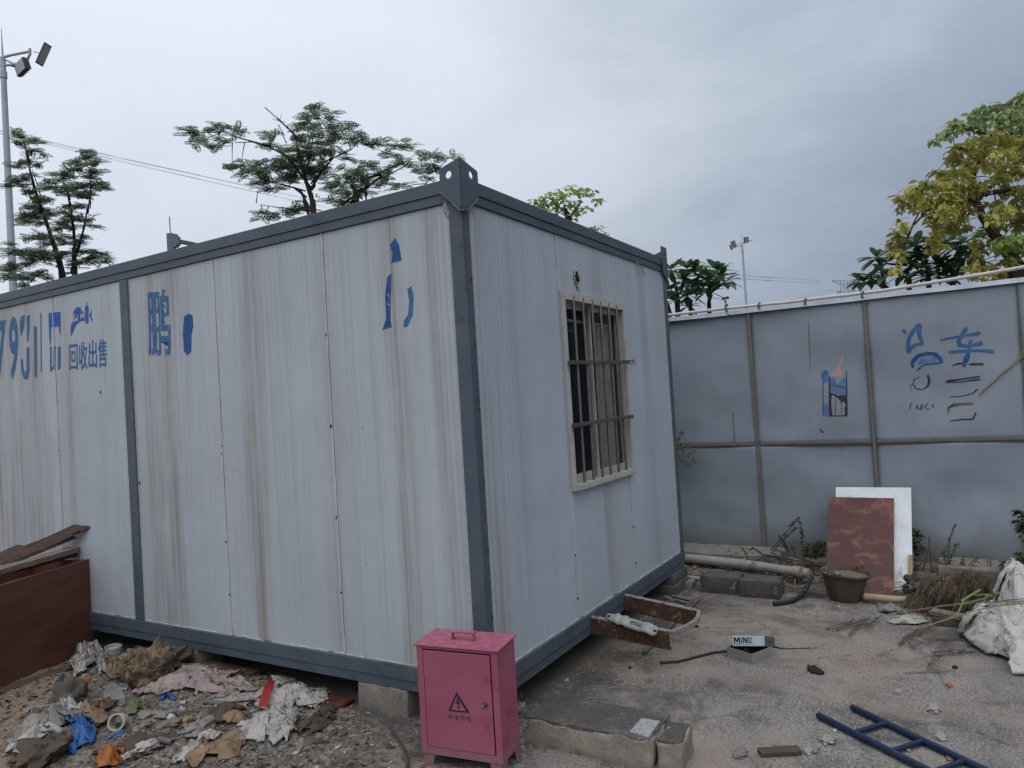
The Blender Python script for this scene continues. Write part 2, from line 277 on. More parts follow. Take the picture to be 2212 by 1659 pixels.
def fence_mat():
    m, t, b, o = new_mat('grey_painted_sheet')
    tc = t.nodes.new('ShaderNodeTexCoord').outputs['Object']
    sp = t.nodes.new('ShaderNodeSeparateXYZ'); t.links.new(tc, sp.inputs[0])
    c = tmix(t, tramp(t, tnoise(t, tc, 1.3, 4), ((.3, 0.), (.7, 1.))), (.20, .235, .275), (.24, .275, .315))
    c = tmix(t, tramp(t, tnoise(t, tc, 1, 5, .7, (1, 26, 1.0)), ((.5, 0.), (.8, .28))), c, (.15, .16, .17))
    c = tmix(t, tramp(t, tnoise(t, tc, 1, 5, .7, (1, 34, .8)), ((.70, 0.), (.74, .8))), c, (.26, .2, .13))
    c = tmix(t, tramp(t, tnoise(t, tc, 3.1, 6, .75, (1, 1, 1), 1.2), ((.66, 0.), (.74, .75))), c, (.075, .08, .10))
    dirt = mth('ADD', mth('MULTIPLY', sp.outputs[2], -2.4, tree=t), mth('MULTIPLY', tnoise(t, tc, 4, 5), 1.0, tree=t), tree=t)
    c = tmix(t, tramp(t, mth('ADD', dirt, .45, tree=t), ((0., 0.), (.6, .75))), c, (.13, .12, .105))   # mud splashed up from the soil
    t.links.new(c, b.inputs['Base Color']); b.inputs['Roughness'].default_value = .5
    tbump(t, b, tnoise(t, tc, 2.0, 2, .45), .5, .03); return m
M['fence'] = fence_mat()
def ground_mat():
    m, t, b, o = new_mat('worn_concrete_yard')
    tc = t.nodes.new('ShaderNodeTexCoord').outputs['Object']
    c = tmix(t, tramp(t, tnoise(t, tc, 1.1, 6, .6), ((.35, 0.), (.65, 1.))), (.305, .275, .25), (.21, .19, .175))
    c = tmix(t, tramp(t, tnoise(t, tc, 2.3, 5, .6, (1, 1, 1), .5), ((.55, 0.), (.68, .7))), c, (.29, .225, .185))
    c = tmix(t, tramp(t, tnoise(t, tc, 3.4, 7, .72, (1, 1, 1), .4), ((.50, 0.), (.64, .85))), c, (.095, .087, .08))
    v = t.nodes.new('ShaderNodeTexVoronoi'); v.inputs['Scale'].default_value = 140; t.links.new(tc, v.inputs[0])
    agg = tmix(t, .5, v.outputs['Color'], (.5, .5, .5)); hs = t.nodes.new('ShaderNodeHueSaturation'); hs.inputs['Saturation'].default_value = .15; t.links.new(agg, hs.inputs['Color'])
    c = tmix(t, .3, c, tmix(t, 1, c, hs.outputs[0], 'OVERLAY'))
    pit = tramp(t, tnoise(t, tc, 62, 4, .72), ((.475, 0.), (.565, 1.)))
    zone = tramp(t, tnoise(t, tc, 1.5, 5, .65, (1, 1, 1), .6), ((.34, .28), (.6, 1.)))
    c = tmix(t, mth('MULTIPLY', pit, mth('MULTIPLY', zone, .8, tree=t), tree=t), c, (.055, .05, .046))
    lite = tramp(t, tnoise(t, tc, 95, 3, .7), ((.535, 0.), (.62, .8)))
    lz = tramp(t, tnoise(t, tc, 2.6, 4, .6), ((.33, .3), (.58, 1.)))
    c = tmix(t, mth('MULTIPLY', lite, lz, tree=t), c, (.46, .42, .375))
    c = tmix(t, tramp(t, tnoise(t, tc, 1.3, 6, .62, (1, .6, 1), 1.0), ((.49, 0.), (.62, .6))), c, (.34, .275, .225))       # dusty tan patches
    c = tmix(t, tramp(t, tnoise(t, tc, .9, 7, .7, (.7, 1.3, 1), 1.2), ((.52, 0.), (.63, .7))), c, (.075, .068, .062))     # broad damp stains
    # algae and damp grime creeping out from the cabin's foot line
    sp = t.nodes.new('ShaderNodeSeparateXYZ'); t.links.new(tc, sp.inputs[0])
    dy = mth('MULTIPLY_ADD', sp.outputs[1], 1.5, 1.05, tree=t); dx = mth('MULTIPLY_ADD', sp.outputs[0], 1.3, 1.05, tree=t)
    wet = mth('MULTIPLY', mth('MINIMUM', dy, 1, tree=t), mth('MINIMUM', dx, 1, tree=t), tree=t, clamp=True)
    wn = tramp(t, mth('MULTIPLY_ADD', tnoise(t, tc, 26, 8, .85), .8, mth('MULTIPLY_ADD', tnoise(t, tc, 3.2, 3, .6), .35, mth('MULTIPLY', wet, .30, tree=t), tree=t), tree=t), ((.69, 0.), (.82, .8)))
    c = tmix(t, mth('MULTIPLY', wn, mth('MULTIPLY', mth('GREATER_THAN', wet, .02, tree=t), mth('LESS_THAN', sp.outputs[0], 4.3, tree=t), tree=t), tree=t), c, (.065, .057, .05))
    fx = mth('MULTIPLY_ADD', sp.outputs[0], 1.6, -5.1, tree=t, clamp=True)
    soil = tramp(t, mth('MULTIPLY_ADD', tnoise(t, tc, 5, 6, .7), .6, mth('MULTIPLY', fx, .7, tree=t), tree=t), ((.5, 0.), (.75, .85)))
    c = tmix(t, soil, c, (.085, .072, .06))
    crack = t.nodes.new('ShaderNodeTexVoronoi'); crack.feature = 'DISTANCE_TO_EDGE'; crack.inputs['Scale'].default_value = .75
    wv = t.nodes.new('ShaderNodeVectorMath'); wv.operation = 'ADD'; t.links.new(tc, wv.inputs[0])
    nz = t.nodes.new('ShaderNodeTexNoise'); nz.inputs['Scale'].default_value = 3; nz.inputs['Detail'].default_value = 6; t.links.new(tc, nz.inputs[0])
    svm = t.nodes.new('ShaderNodeVectorMath'); svm.operation = 'SCALE'; svm.inputs['Scale'].default_value = .5; t.links.new(nz.outputs['Color'], svm.inputs[0]); t.links.new(svm.outputs[0], wv.inputs[1]); t.links.new(wv.outputs[0], crack.inputs[0])
    c = tmix(t, tramp(t, crack.outputs['Distance'], ((.0, .55), (.006, 0.))), c, (.06, .054, .048))
    t.links.new(c, b.inputs['Base Color']); b.inputs['Roughness'].default_value = .95; b.inputs['Specular IOR Level'].default_value = .2
    h = mth('ADD', mth('MULTIPLY', tnoise(t, tc, 62, 4, .72), -1.0, tree=t), mth('MULTIPLY', tnoise(t, tc, 9, 5, .6), 1.5, tree=t), tree=t)
    tbump(t, b, h, 1, .018); return m
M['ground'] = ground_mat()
def matted_mat():
    m, t, b, o = new_mat('matted_dirt_and_scraps')
    tc = t.nodes.new('ShaderNodeTexCoord').outputs['Object']
    c = tmix(t, tramp(t, tnoise(t, tc, 4, 6, .65, (1, 1, 1), .8), ((.35, 0.), (.65, 1.))), (.25, .205, .165), (.13, .105, .088))
    c = tmix(t, tramp(t, tnoise(t, tc, 11, 7, .75, (1, 1, 1), 1.6), ((.50, 0.), (.57, .85))), c, (.38, .355, .33))
    c = tmix(t, tramp(t, tnoise(t, tc, 15, 7, .75, (1, 1, 1), 1.2), ((.55, 0.), (.62, .9))), c, (.05, .042, .036))
    c = tmix(t, tramp(t, tnoise(t, tc, 7, 5, .7, (1, 1, 1), 2), ((.62, 0.), (.67, .8))), c, (.26, .15, .095))
    sp = t.nodes.new('ShaderNodeSeparateXYZ'); t.links.new(tc, sp.inputs[0])
    f = mth('ADD', mth('MULTIPLY', sp.outputs[0], -1.1, tree=t), mth('MULTIPLY', sp.outputs[1], .75, tree=t), tree=t)
    f = mth('MULTIPLY_ADD', tnoise(t, tc, 3, 5, .6), .6, mth('MULTIPLY_ADD', f, 1.0, -2.75, tree=t), tree=t)
    c = tmix(t, tramp(t, f, ((.25, 0.), (.5, .9))), c, (.34, .245, .17))         # bare sandy earth at the crate
    c = tmix(t, tramp(t, tnoise(t, tc, 80, 4, .7), ((.5, 0.), (.65, .7))), c, (.05, .043, .037))
    t.links.new(c, b.inputs['Base Color']); b.inputs['Roughness'].default_value = .95; b.inputs['Specular IOR Level'].default_value = .2
    tbump(t, b, mth('ADD', tnoise(t, tc, 26, 7, .75, (1, 1, 1), 1.0), tnoise(t, tc, 90, 4, .7), tree=t), 1, .02); return m
M['matted'] = matted_mat()

# ------------------------------------------------------------------ mesh helpers
class MB:
    def __init__(s): s.v = []; s.f = []; s.smooth = False
    def add(s, vs, fs, X=None):
        n = len(s.v)
        s.v += [tuple(X @ Vector(v)) if X else tuple(v) for v in vs]
        s.f += [tuple(i + n for i in f) for f in fs]; return s
    def box(s, lo, hi, X=None):
        x0, y0, z0 = lo; x1, y1, z1 = hi
        return s.add([(x0, y0, z0), (x1, y0, z0), (x1, y1, z0), (x0, y1, z0), (x0, y0, z1), (x1, y0, z1), (x1, y1, z1), (x0, y1, z1)],
                     [(0, 3, 2, 1), (4, 5, 6, 7), (0, 1, 5, 4), (1, 2, 6, 5), (2, 3, 7, 6), (3, 0, 4, 7)], X)
    def hexa(s, b4, t4):
        return s.add(list(b4) + list(t4), [(0, 3, 2, 1), (4, 5, 6, 7), (0, 1, 5, 4), (1, 2, 6, 5), (2, 3, 7, 6), (3, 0, 4, 7)])
    def tube(s, pts, r, n=8, caps=True, sm=True):
        pts = [Vector(p) for p in pts]; rs = r if isinstance(r, (list, tuple)) else [r] * len(pts)
        if sm: s.smooth = True
        base = len(s.v); ref = None
        for i, p in enumerate(pts):
            d = (pts[min(i + 1, len(pts) - 1)] - pts[max(i - 1, 0)])
            d = d.normalized() if d.length > 1e-9 else Vector((0, 0, 1))
            if ref is None: ref = d.orthogonal().normalized()
            a = (ref - d * ref.dot(d)); a = a.normalized() if a.length > 1e-6 else d.orthogonal().normalized(); ref = a; bb = d.cross(a)
            for k in range(n):
                an = 2 * math.pi * k / n; s.v.append(tuple(p + (a * math.cos(an) + bb * math.sin(an)) * rs[i]))
        for i in range(len(pts) - 1):
            for k in range(n):
                a0 = base + i * n + k; a1 = base + i * n + (k + 1) % n
                s.f.append((a0, a1, a1 + n, a0 + n))
        if caps:
            s.f.append(tuple(base + k for k in range(n))[::-1]); s.f.append(tuple(base + (len(pts) - 1) * n + k for k in range(n)))
        return s
    def prism(s, poly, f0, f1):
        """poly: 2-D outline; f0, f1 map a 2-D point to the two ends"""
        n = len(poly); vs = [f0(*p) for p in poly] + [f1(*p) for p in poly]
        fs = [tuple(range(n))[::-1], tuple(range(n, 2 * n))] + [(i, (i + 1) % n, (i + 1) % n + n, i + n) for i in range(n)]
        return s.add(vs, fs)
    def lathe(s, prof, X=None, n=20, closed=True):
        base = []; vs = []; fs = []
        for r, z in prof:
            for k in range(n):
                a = 2 * math.pi * k / n; vs.append((r * math.cos(a), r * math.sin(a), z))
        for i in range(len(prof) - 1):
            for k in range(n):
                a0 = i * n + k; a1 = i * n + (k + 1) % n; fs.append((a0, a1, a1 + n, a0 + n))
        if closed: fs.append(tuple(range(n))[::-1]); fs.append(tuple((len(prof) - 1) * n + k for k in range(n)))
        s.smooth = True; return s.add(vs, fs, X)
    def build(s, name, m, parent=None, bevel=0, smooth=None, solid=0, subsurf=0):
        off = Vector((0, 0, 0)); p = parent
        while p is not None: off += p.location; p = p.parent
        me = bpy.data.meshes.new(name); me.from_pydata([tuple(Vector(v) - off) for v in s.v], [], s.f)
        me.materials.append(M[m] if isinstance(m, str) else m)
        if (s.smooth if smooth is None else smooth):
            me.polygons.foreach_set('use_smooth', [True] * len(me.polygons))
            if not bevel:
                try: me.set_sharp_from_angle(angle=R(50))
                except Exception: pass
        me.update(); o = bpy.data.objects.new(name, me); col.objects.link(o)
        if parent: o.parent = parent
        if solid: k = o.modifiers.new('solid', 'SOLIDIFY'); k.thickness = solid; k.offset = 0
        if subsurf: k = o.modifiers.new('sub', 'SUBSURF'); k.levels = k.render_levels = subsurf
        if bevel: k = o.modifiers.new('bevel', 'BEVEL'); k.width = bevel; k.segments = 2; k.limit_method = 'ANGLE'
        return o
def tag(o, label, cat, group=None, kind=None):
    if label: o['label'] = label
    if cat: o['category'] = cat
    if group: o['group'] = group
    if kind: o['kind'] = kind
    return o
def thing(name, loc, label, cat, group=None):
    o = bpy.data.objects.new(name, None); o.location = Vector(loc); o.empty_display_size = .1; col.objects.link(o); return tag(o, label, cat, group)
def solo(mb, name, m, loc, label, cat, group=None, **kw):
    """a thing that is one mesh, its origin at its base"""
    loc = Vector(loc); h = bpy.data.objects.new('h', None); h.location = loc
    o = mb.build(name, m, h, **kw); o.parent = None; o.location = loc; bpy.data.objects.remove(h); return tag(o, label, cat, group)
def text_mesh(s, size=1.0, bold=0.0):
    c = bpy.data.curves.new('t', 'FONT'); c.body = s; c.size = size; c.offset = bold; c.resolution_u = 3
    o = bpy.data.objects.new('t', c); col.objects.link(o); dg = bpy.context.evaluated_depsgraph_get()
    me = bpy.data.meshes.new_from_object(o.evaluated_get(dg)); vs = [tuple(v.co) for v in me.vertices]; fs = [tuple(p.vertices) for p in me.polygons]
    bpy.data.objects.remove(o); bpy.data.curves.remove(c); bpy.data.meshes.remove(me)
    xs = [v[0] for v in vs]; ys = [v[1] for v in vs]; x0, x1, y0, y1 = min(xs), max(xs), min(ys), max(ys)
    return [((v[0] - x0) / (x1 - x0), (v[1] - y0) / (y1 - y0)) for v in vs], fs
def put_text(mb, s, O, U, V, bold=0.0):
    """text stretched to the parallelogram O, O+U, O+U+V, O+V"""
    vs, fs = text_mesh(s, 1, bold); O, U, V = Vector(O), Vector(U), Vector(V)
    mb.add([O + U * a + V * b for a, b in vs], fs); return mb
def fbm(p, o=4): return noise.fractal(Vector(p), 1.0, 2.0, o)

# ================================================================== the ground
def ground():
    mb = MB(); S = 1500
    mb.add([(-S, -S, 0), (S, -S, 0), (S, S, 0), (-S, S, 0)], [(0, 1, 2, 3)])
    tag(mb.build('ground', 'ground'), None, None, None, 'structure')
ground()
def heap(name, m, x0, x1, y0, y1, nx, ny, fn):
    mb = MB(); vs = []; fs = []
    for j in range(ny + 1):
        for i in range(nx + 1):
            u, v = i / nx, j / ny; x = x0 + (x1 - x0) * u; y = y0 + (y1 - y0) * v; vs.append((x, y, fn(x, y, u, v)))
    for j in range(ny):
        for i in range(nx):
            a = j * (nx + 1) + i; fs.append((a, a + 1, a + nx + 2, a + nx + 1))
    mb.add(vs, fs); return tag(mb.build(name, m, smooth=True), None, None, None, 'structure')
edge = lambda u, v: max(0, min(1, min(u, 1 - u) * 6)) * max(0, min(1, min(v, 1 - v) * 6))
def soil_h(x, y):
    e = max(0, 1 - ((x + .62) / .75) ** 2 - ((y - 2.0) / 1.75) ** 2)
    return (-.012 + .075 * e ** .6 + .03 * e ** .5 * fbm((x * 3, y * 3, 0)) + .012 * e ** .3 * fbm((x * 14, y * 14, 3)) + .016 * e ** .3 * (1 - 2.4 * abs(noise.noise(Vector((x * 7, y * 7, 8)))))) if e > 0 else -.012
heap('soil', 'matted', -1.45, .1, .2, 3.8, 130, 300, lambda x, y, u, v: soil_h(x, y))
heap('dirt_ramp', 'ground', .20, 1.05, -1.12, -.10, 40, 50, lambda x, y, u, v: .134 * (1 - u) ** 1.6 * max(0, min(1, (y + 1.0) * 7)) * max(0, min(1, (1 - v) * 8)) + .006 * fbm((x * 9, y * 9, 1)) - .004)
heap('verge', 'soil', 3.25, 4.28, -5, .6, 60, 200, lambda x, y, u, v: -.012 + .085 * max(0, min(1, (x - 3.5) * 2)) + .03 * max(0, fbm((x * 4, y * 4, 5))) * min(1, u * 5))

# ================================================================== the portable cabin
BZ, H, LX, LY = .15, 2.80, 3.27, 6.2
TZ = BZ + H
cabin = thing('portable_cabin', (0, 0, 0), 'long grey-white portable cabin with slate blue steel frame and stained panels, raised on blocks', 'cabin')
# frame members
def profile_beam(name, a, b, axis, z0, z1, out, parent=cabin):
    """a two-step pressed beam running along axis; out = the outward side (-1)"""
    mb = MB(); zc = z0 + (z1 - z0) * .42
    if axis == 'y':
        mb.box((0, a, z0), (.16, b, zc)); mb.box((-.008, a, zc), (.16, b, z1))
    else:
        mb.box((a, 0, z0), (b, .16, zc)); mb.box((a, -.008, zc), (b, .16, z1))
    return mb.build(name, 'frame', parent, bevel=.003)
profile_beam('roof_beam', .07, LY, 'y', TZ - .125, TZ, -1)
profile_beam('roof_beam', .09, LX - .07, 'x', TZ - .125, TZ, -1)
profile_beam('base_beam', .0, LY, 'y', BZ, BZ + .14, -1)
profile_beam('base_beam', .165, LX, 'x', BZ, BZ + .14, -1)
mb = MB(); mb.box((LX - .16, .165, BZ), (LX, LY, BZ + .14)); mb.build('base_beam', 'frame', cabin)
mb = MB(); mb.box((LX - .16, .165, TZ - .125), (LX, LY, TZ)); mb.build('roof_beam', 'frame', cabin)
# corner posts: an L of folded plate
def post(x0, y0, x1, y1): mb = MB(); mb.box((x0, y0, BZ + .142), (x1, y1, TZ - .127)); return mb.build('corner_post', 'frame', cabin, bevel=.008)
post(-.003, -.003, .068, .088); post(LX - .07, -.003, LX + .003, .09); post(-.003, 3.03, .06, 3.135); post(-.003, LY - .09, .06, LY)
mb = MB(); mb.box((.165, .165, TZ - .05), (LX - .165, LY, TZ - .02)); mb.build('roof', 'frame', cabin)
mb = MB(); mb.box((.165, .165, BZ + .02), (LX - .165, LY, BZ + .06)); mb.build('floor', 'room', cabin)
mb = MB(); mb.box((LX - .1, .1, BZ + .143), (LX - .03, LY, TZ - .128)); mb.build('wall_panel', 'wall_end', cabin)
mb = MB(); mb.box((.1, LY - .08, BZ + .143), (LX - .11, LY - .01, TZ - .128)); mb.build('wall_panel', 'wall_end', cabin)
# long wall panels
z0, z1 = BZ + .1405, TZ - .1255
ys = [(.0885, 1.035), (1.041, 2.06), (2.066, 3.0285), (3.1365, 4.10), (4.106, 5.10), (5.106, LY - .092)]
for a, b in ys:
    mb = MB(); mb.box((.014, a, z0), (.07, b, z1)); mb.build('wall_panel', 'wall_long', cabin, bevel=.004)
# end wall panels round the window opening
WX0, WX1, WZ0, WZ1 = 1.15, 2.155, 1.15, 2.42
mb = MB(); mb.box((.0685, .014, z0), (1.095, .07, z1)); mb.build('wall_panel', 'wall_end', cabin, bevel=.004)
mb = MB(); mb.box((1.101, .014, z0), (2.125, .07, WZ0)); mb.build('wall_panel', 'wall_end', cabin, bevel=.004)
mb = MB(); mb.box((1.101, .014, WZ1), (2.125, .07, z1)); mb.box((1.101, .014, WZ0), (1.15, .07, WZ1)); mb.build('wall_panel', 'wall_end', cabin)
mb = MB(); mb.box((2.157, .014, z0), (LX - .0705, .07, z1)); mb.box((2.131, .014, z0), (2.157, .07, WZ0)); mb.box((2.131, .014, WZ1), (2.157, .07, z1)); mb.build('wall_panel', 'wall_end', cabin)
# pale joint strips
def wavy_strip(axis, pos, a, b, w, n=30, jag=.0015, base=.0115):
    mb = MB(); vs = []; fs = []
    for i in range(n + 1):
        t = a + (b - a) * i / n; j = jag * fbm((t * 9, pos * 7, 2)) * 2
        if axis == 'z_long': q = [(base, pos - w + j, t), (base, pos + w + j, t)]
        elif axis == 'z_end': q = [(pos - w + j, base, t), (pos + w + j, base, t)]
        elif axis == 'long': q = [(base, t, pos + j), (base, t, pos + w + j * 3)]
        else: q = [(t, base, pos + j), (t, base, pos + w + j * 3)]
        vs += q
    fs = [(2 * i, 2 * i + 1, 2 * i + 3, 2 * i + 2) for i in range(n)]
    mb.add(vs, fs); return mb.build('joint_strip', 'strip', cabin, solid=.004)
for y in (1.038, 2.063, 4.103, 5.103): wavy_strip('z_long', y, z0, z1, .0038)
for y in (3.027, 3.139): wavy_strip('z_long', y, z0, z1, .0038)
wavy_strip('z_long', .091, z0, z1, .0025)
wavy_strip('z_end', .072, z0, z1, .0038)
for x, a, b in ((1.098, z0, WZ0 - .03), (1.098, WZ1 + .03, z1), (2.128, z0, WZ0 - .03), (2.128, WZ1 + .03, z1), (LX - .073, z0, z1)): wavy_strip('z_end', x, a, b, .0038)
wavy_strip('long', z0 - .001, .09, 3.02, .005, 120, .0022); wavy_strip('long', z0 - .001, 3.14, 6.1, .004, 120, .002)
wavy_strip('end', z0 - .001, .09, 3.18, .005, 120, .0022)
# rivets
def rivet(lo, hi): mb = MB(); mb.box(lo, hi); mb.build('rivet', 'nail', cabin)
for y in (1.038, 2.063, 4.103):
    for z in (.55, 1.55): q = z + .1 * y % .2; rivet((.006, y - .004, q), (.012, y + .004, q + .008))
for x in (1.098, 2.128):
    for z in (.42, .7): rivet((x - .005, .004, z), (x + .005, .012, z + .012))
for z in (.6, .95, 1.32, 1.7, 2.05, 2.4): rivet((.045, -.009, z), (.054, -.002, z + .009))
# lifting bracket plates at the roof corners
def plate(outline, hole, m_face, thick, name='lifting_bracket', parent=cabin):
    """outline with one round hole: a keyhole polygon, extruded; m_face maps (u, z, depth)"""
    hu, hz, hr = hole; n = 16
    ring = [(hu + hr * math.cos(-2 * math.pi * k / n + math.pi / 2), hz + hr * math.sin(-2 * math.pi * k / n + math.pi / 2)) for k in range(n + 1)]
    # split the plate into a left and a right half that share the hole
    us = [p[0] for p in outline]
    mb = MB()
    def clip(poly, side):
        res = []
        for i in range(len(poly)):
            a, b = poly[i], poly[(i + 1) % len(poly)]; ia, ib = (a[0] - hu) * side >= 0, (b[0] - hu) * side >= 0
            if ia: res.append(a)
            if ia != ib: t = (hu - a[0]) / (b[0] - a[0]); res.append((hu, a[1] + t * (b[1] - a[1])))
        return res
    for side in (1, -1):
        half = clip(outline, side)
        zt = max(p[1] for p in half if abs(p[0] - hu) < 1e-6); zb = min(p[1] for p in half if abs(p[0] - hu) < 1e-6)
        # insert the half ring between top and bottom points on the cut
        k = [i for i, p in enumerate(half) if abs(p[0] - hu) < 1e-6]
        pts = [p for p in half if abs(p[0] - hu) >= 1e-6]
        cyc = half; i0 = next(i for i in k if abs(cyc[i][1] - zt) < 1e-6); i1 = next(i for i in k if abs(cyc[i][1] - zb) < 1e-6)
        arc = [(hu + side * hr * math.sin(math.pi * q / 8), hz + hr * math.cos(math.pi * q / 8)) for q in range(9)]   # top -> bottom
        if (i0 + 1) % len(cyc) == i1: seq = cyc[:i0 + 1] + arc + cyc[i1:] if i1 > i0 else cyc[:i0 + 1] + arc
        else: seq = cyc[:i1 + 1] + arc[::-1] + cyc[i0:] if i0 > i1 else cyc[:i1 + 1] + arc[::-1]
        mb.prism(seq, lambda u, z: m_face(u, z, 0), lambda u, z: m_face(u, z, thick))
    return mb.build(name, 'frame', parent)
ol = [(-.012, TZ + .092), (.10, TZ + .062), (.118, TZ + .05), (.118, TZ - .07), (-.012, TZ - .185)]
plate(ol, (.06, TZ + .016, .021), lambda u, z, d: (-.019 + d, u, z), .008)
ol = [(-.0105, TZ + .092), (.145, TZ + .058), (.15, TZ + .05), (.15, TZ - .085), (.03, TZ - .185), (-.0105, TZ - .185)]
plate(ol, (.085, TZ + .022, .021), lambda u, z, d: (u, -.019 + d, z), .008)
ol = [(LX + .012, TZ + .10), (LX + .012, TZ - .22), (LX - .10, TZ - .15), (LX - .13, TZ - .05), (LX - .13, TZ + .10)]
plate(ol[::-1], (LX - .05, TZ + .025, .021), lambda u, z, d: (u, -.019 + d, z), .008)
mb = MB(); mb.prism([(-.008, TZ + .09), (.15, TZ + .04), (.15, TZ + .0), (-.008, TZ + .0)], lambda u, z: (LX + .004, u, z), lambda u, z: (LX + .012, u, z)); mb.build('lifting_bracket', 'frame', cabin)
# weld bead, cream sealant and rust under the near bracket
mb = MB(); pts = [(-.021, .118, TZ - .07), (-.023, .09, TZ - .095), (-.024, .06, TZ - .122), (-.024, .03, TZ - .152), (-.024, .0, TZ - .187), (-.021, -.021, TZ - .19), (.01, -.024, TZ - .187), (.035, -.023, TZ - .182), (.09, -.023, TZ - .135), (.15, -.021, TZ - .086)]
P2 = []
for a, b in zip(pts, pts[1:]):
    for k in range(5): P2.append(Vector(a).lerp(Vector(b), k / 5))
mb.tube([p + Vector((noise.noise(p * 90), noise.noise(p * 90 + Vector((5, 0, 0))), noise.noise(p * 90 + Vector((9, 0, 0))))) * .006 for p in P2], [.0045 + .003 * abs(noise.noise(p * 60)) for p in P2], 6)
mb.build('weld_bead', 'frame', cabin)
mb = MB(); mb.add([(-.0245, -.006, TZ - .15), (-.0245, .006, TZ - .19), (-.026, -.012, TZ - .195)], [(0, 1, 2)]); mb.box((.004, -.0265, TZ - .20), (.016, -.0205, TZ - .165)); mb.box((-.0045, -.0065, TZ - .62), (.003, -.0035, TZ - .2)); mb.build('rust_streak', 'weld', cabin)
def blob(mb, c, r, seed=0, amp=.35, n=10, flat=(1, 1, 1), fr=1.6):
    vs = []; fs = []; m_ = n // 2 + 1
    for i in range(m_ + 1):
        th = math.pi * i / m_
        for k in range(n):
            ph = 2 * math.pi * k / n; d = Vector((math.sin(th) * math.cos(ph), math.sin(th) * math.sin(ph), math.cos(th)))
            q = r * (1 + amp * noise.noise(d * fr + Vector((seed * 3.7, seed, 1)))); vs.append((c[0] + d.x * q * flat[0], c[1] + d.y * q * flat[1], c[2] + d.z * q * flat[2]))
    for i in range(m_):
        for k in range(n): fs.append((i * n + k, i * n + (k + 1) % n, (i + 1) * n + (k + 1) % n, (i + 1) * n + k))
    mb.add(vs, fs[::-1]); return mb
mb = MB(); blob(mb, (.008, .105, TZ - .145), .03, 3, .6, 18, (.35, .6, 1.2), 2.5); blob(mb, (.008, .08, TZ - .185), .028, 5, .6, 18, (.35, 1, .6), 2.5); mb.smooth = True; mb.build('sealant_blob', 'caulk', cabin)

# the window: frame, sashes, glass, bars, curtain
fw, fo = .036, -.012
mb = MB(); x0, x1, w0, w1 = 1.115, 2.19, 1.12, 2.455
mb.box((x0, fo, w0), (x0 + fw, .013, w1)); mb.box((x1 - fw, fo, w0), (x1, .013, w1)); mb.box((x0 + fw, fo - .003, w1 - .062), (x1 - fw, .013, w1)); mb.box((x0 + fw, fo - .016, w0), (x1 - fw, .013, w0 + .04))
frame = mb.build('window_frame', 'ivory', cabin, bevel=.003)
mb = MB(); ri = .08
mb.box((x0 + fw - .012, .0135, w0 + .03), (x0 + fw, ri, w1 - .05)); mb.box((x1 - fw, .0135, w0 + .03), (x1 - fw + .012, ri, w1 - .05)); mb.box((x0 + fw, .0135, w1 - .062), (x1 - fw, ri, w1 - .05)); mb.box((x0 + fw, .0135, w0 + .03), (x1 - fw, ri, w0 + .041)); mb.build('reveal', 'ivory', frame)
def sash(xa, xb, y, name):
    mb = MB(); za, zb, s_ = w0 + .042, w1 - .064, .024
    mb.box((xa, y, za), (xa + s_, y + .02, zb)); mb.box((xb - s_, y, za), (xb, y + .02, zb)); mb.box((xa + s_, y, zb - .035), (xb - s_, y + .02, zb)); mb.box((xa + s_, y, za), (xb - s_, y + .02, za + .045))
    o = mb.build('sash', 'ivory', frame, bevel=.002)
    mb = MB(); mb.box((xa + s_ + .001, y + .008, za + .046), (xb - s_ - .001, y + .012, zb - .036)); mb.build('glass_pane', 'glass', frame); return o
sash(x0 + fw + .003, 1.66, .075, 'sash'); sash(1.632, x1 - fw - .003, .045, 'sash')
for i in range(6):
    x = 1.268 + .1485 * i
    mb = MB(); mb.tube([(x, -.012, w0 + .02), (x, -.012, w1 - .03)], .0105, 10); mb.build('window_bar', 'steel', frame)
for a, b in ((1.966, 1.986), (1.552, 1.562)):
    mb = MB(); mb.hexa([(1.10, -.045, a - .012), (2.145, -.045, b - .012), (2.145, -.023, b - .012), (1.10, -.023, a - .012)], [(1.10, -.045, a + .014), (2.145, -.045, b + .014), (2.145, -.023, b + .014), (1.10, -.023, a + .014)]); mb.build('cross_bar', 'steel_dark', frame, bevel=.002)
mb = MB(); pts = [(2.10, -.05, 1.965)] + [(2.18 + .012 * math.sin(k), -.055 + .02 * math.cos(k * 1.7), 1.98 + .022 * math.cos(k)) for k in range(9)]; mb.tube(pts, .0028, 5); mb.build('tie_wire', 'black', frame)
# curtain gathered on a rail, and the dim room behind
def curtain(xa, xb, za, zb, y, folds, lean):
    mb = MB(); nx, nz = folds * 8, 16; vs = []; fs = []
    for j in range(nz + 1):
        v = j / nz; z = za + (zb - za) * v
        for i in range(nx + 1):
            u = i / nx; spread = 1 - .55 * v ** 1.5 * lean
            x = xb - (xb - xa) * (1 - u) * spread
            vs.append((x, y + .022 * math.sin(u * folds * 2 * math.pi + v * 1.4) * (.6 + .4 * math.sin(v * 3 + u * 5)), z))
    for j in range(nz):
        for i in range(nx): a = j * (nx + 1) + i; fs.append((a, a + 1, a + nx + 2, a + nx + 1))
    mb.add(vs, fs); mb.smooth = True; return mb.build('curtain', 'curtain', frame)
curtain(1.84, 2.42, 1.17, 2.27, .125, 9, .3)
mb = MB(); mb.tube([(1.2, .125, 2.285), (2.6, .125, 2.285)], .012, 8); mb.tube([(.9, .30, 2.25), (1.9, .30, 2.25)], .008, 6); mb.build('curtain_rail', 'pvc', frame)
mb = MB(); mb.box((1.02, .55, BZ + .7), (1.5, .6, 2.2)); mb.build('cupboard', 'room', frame)
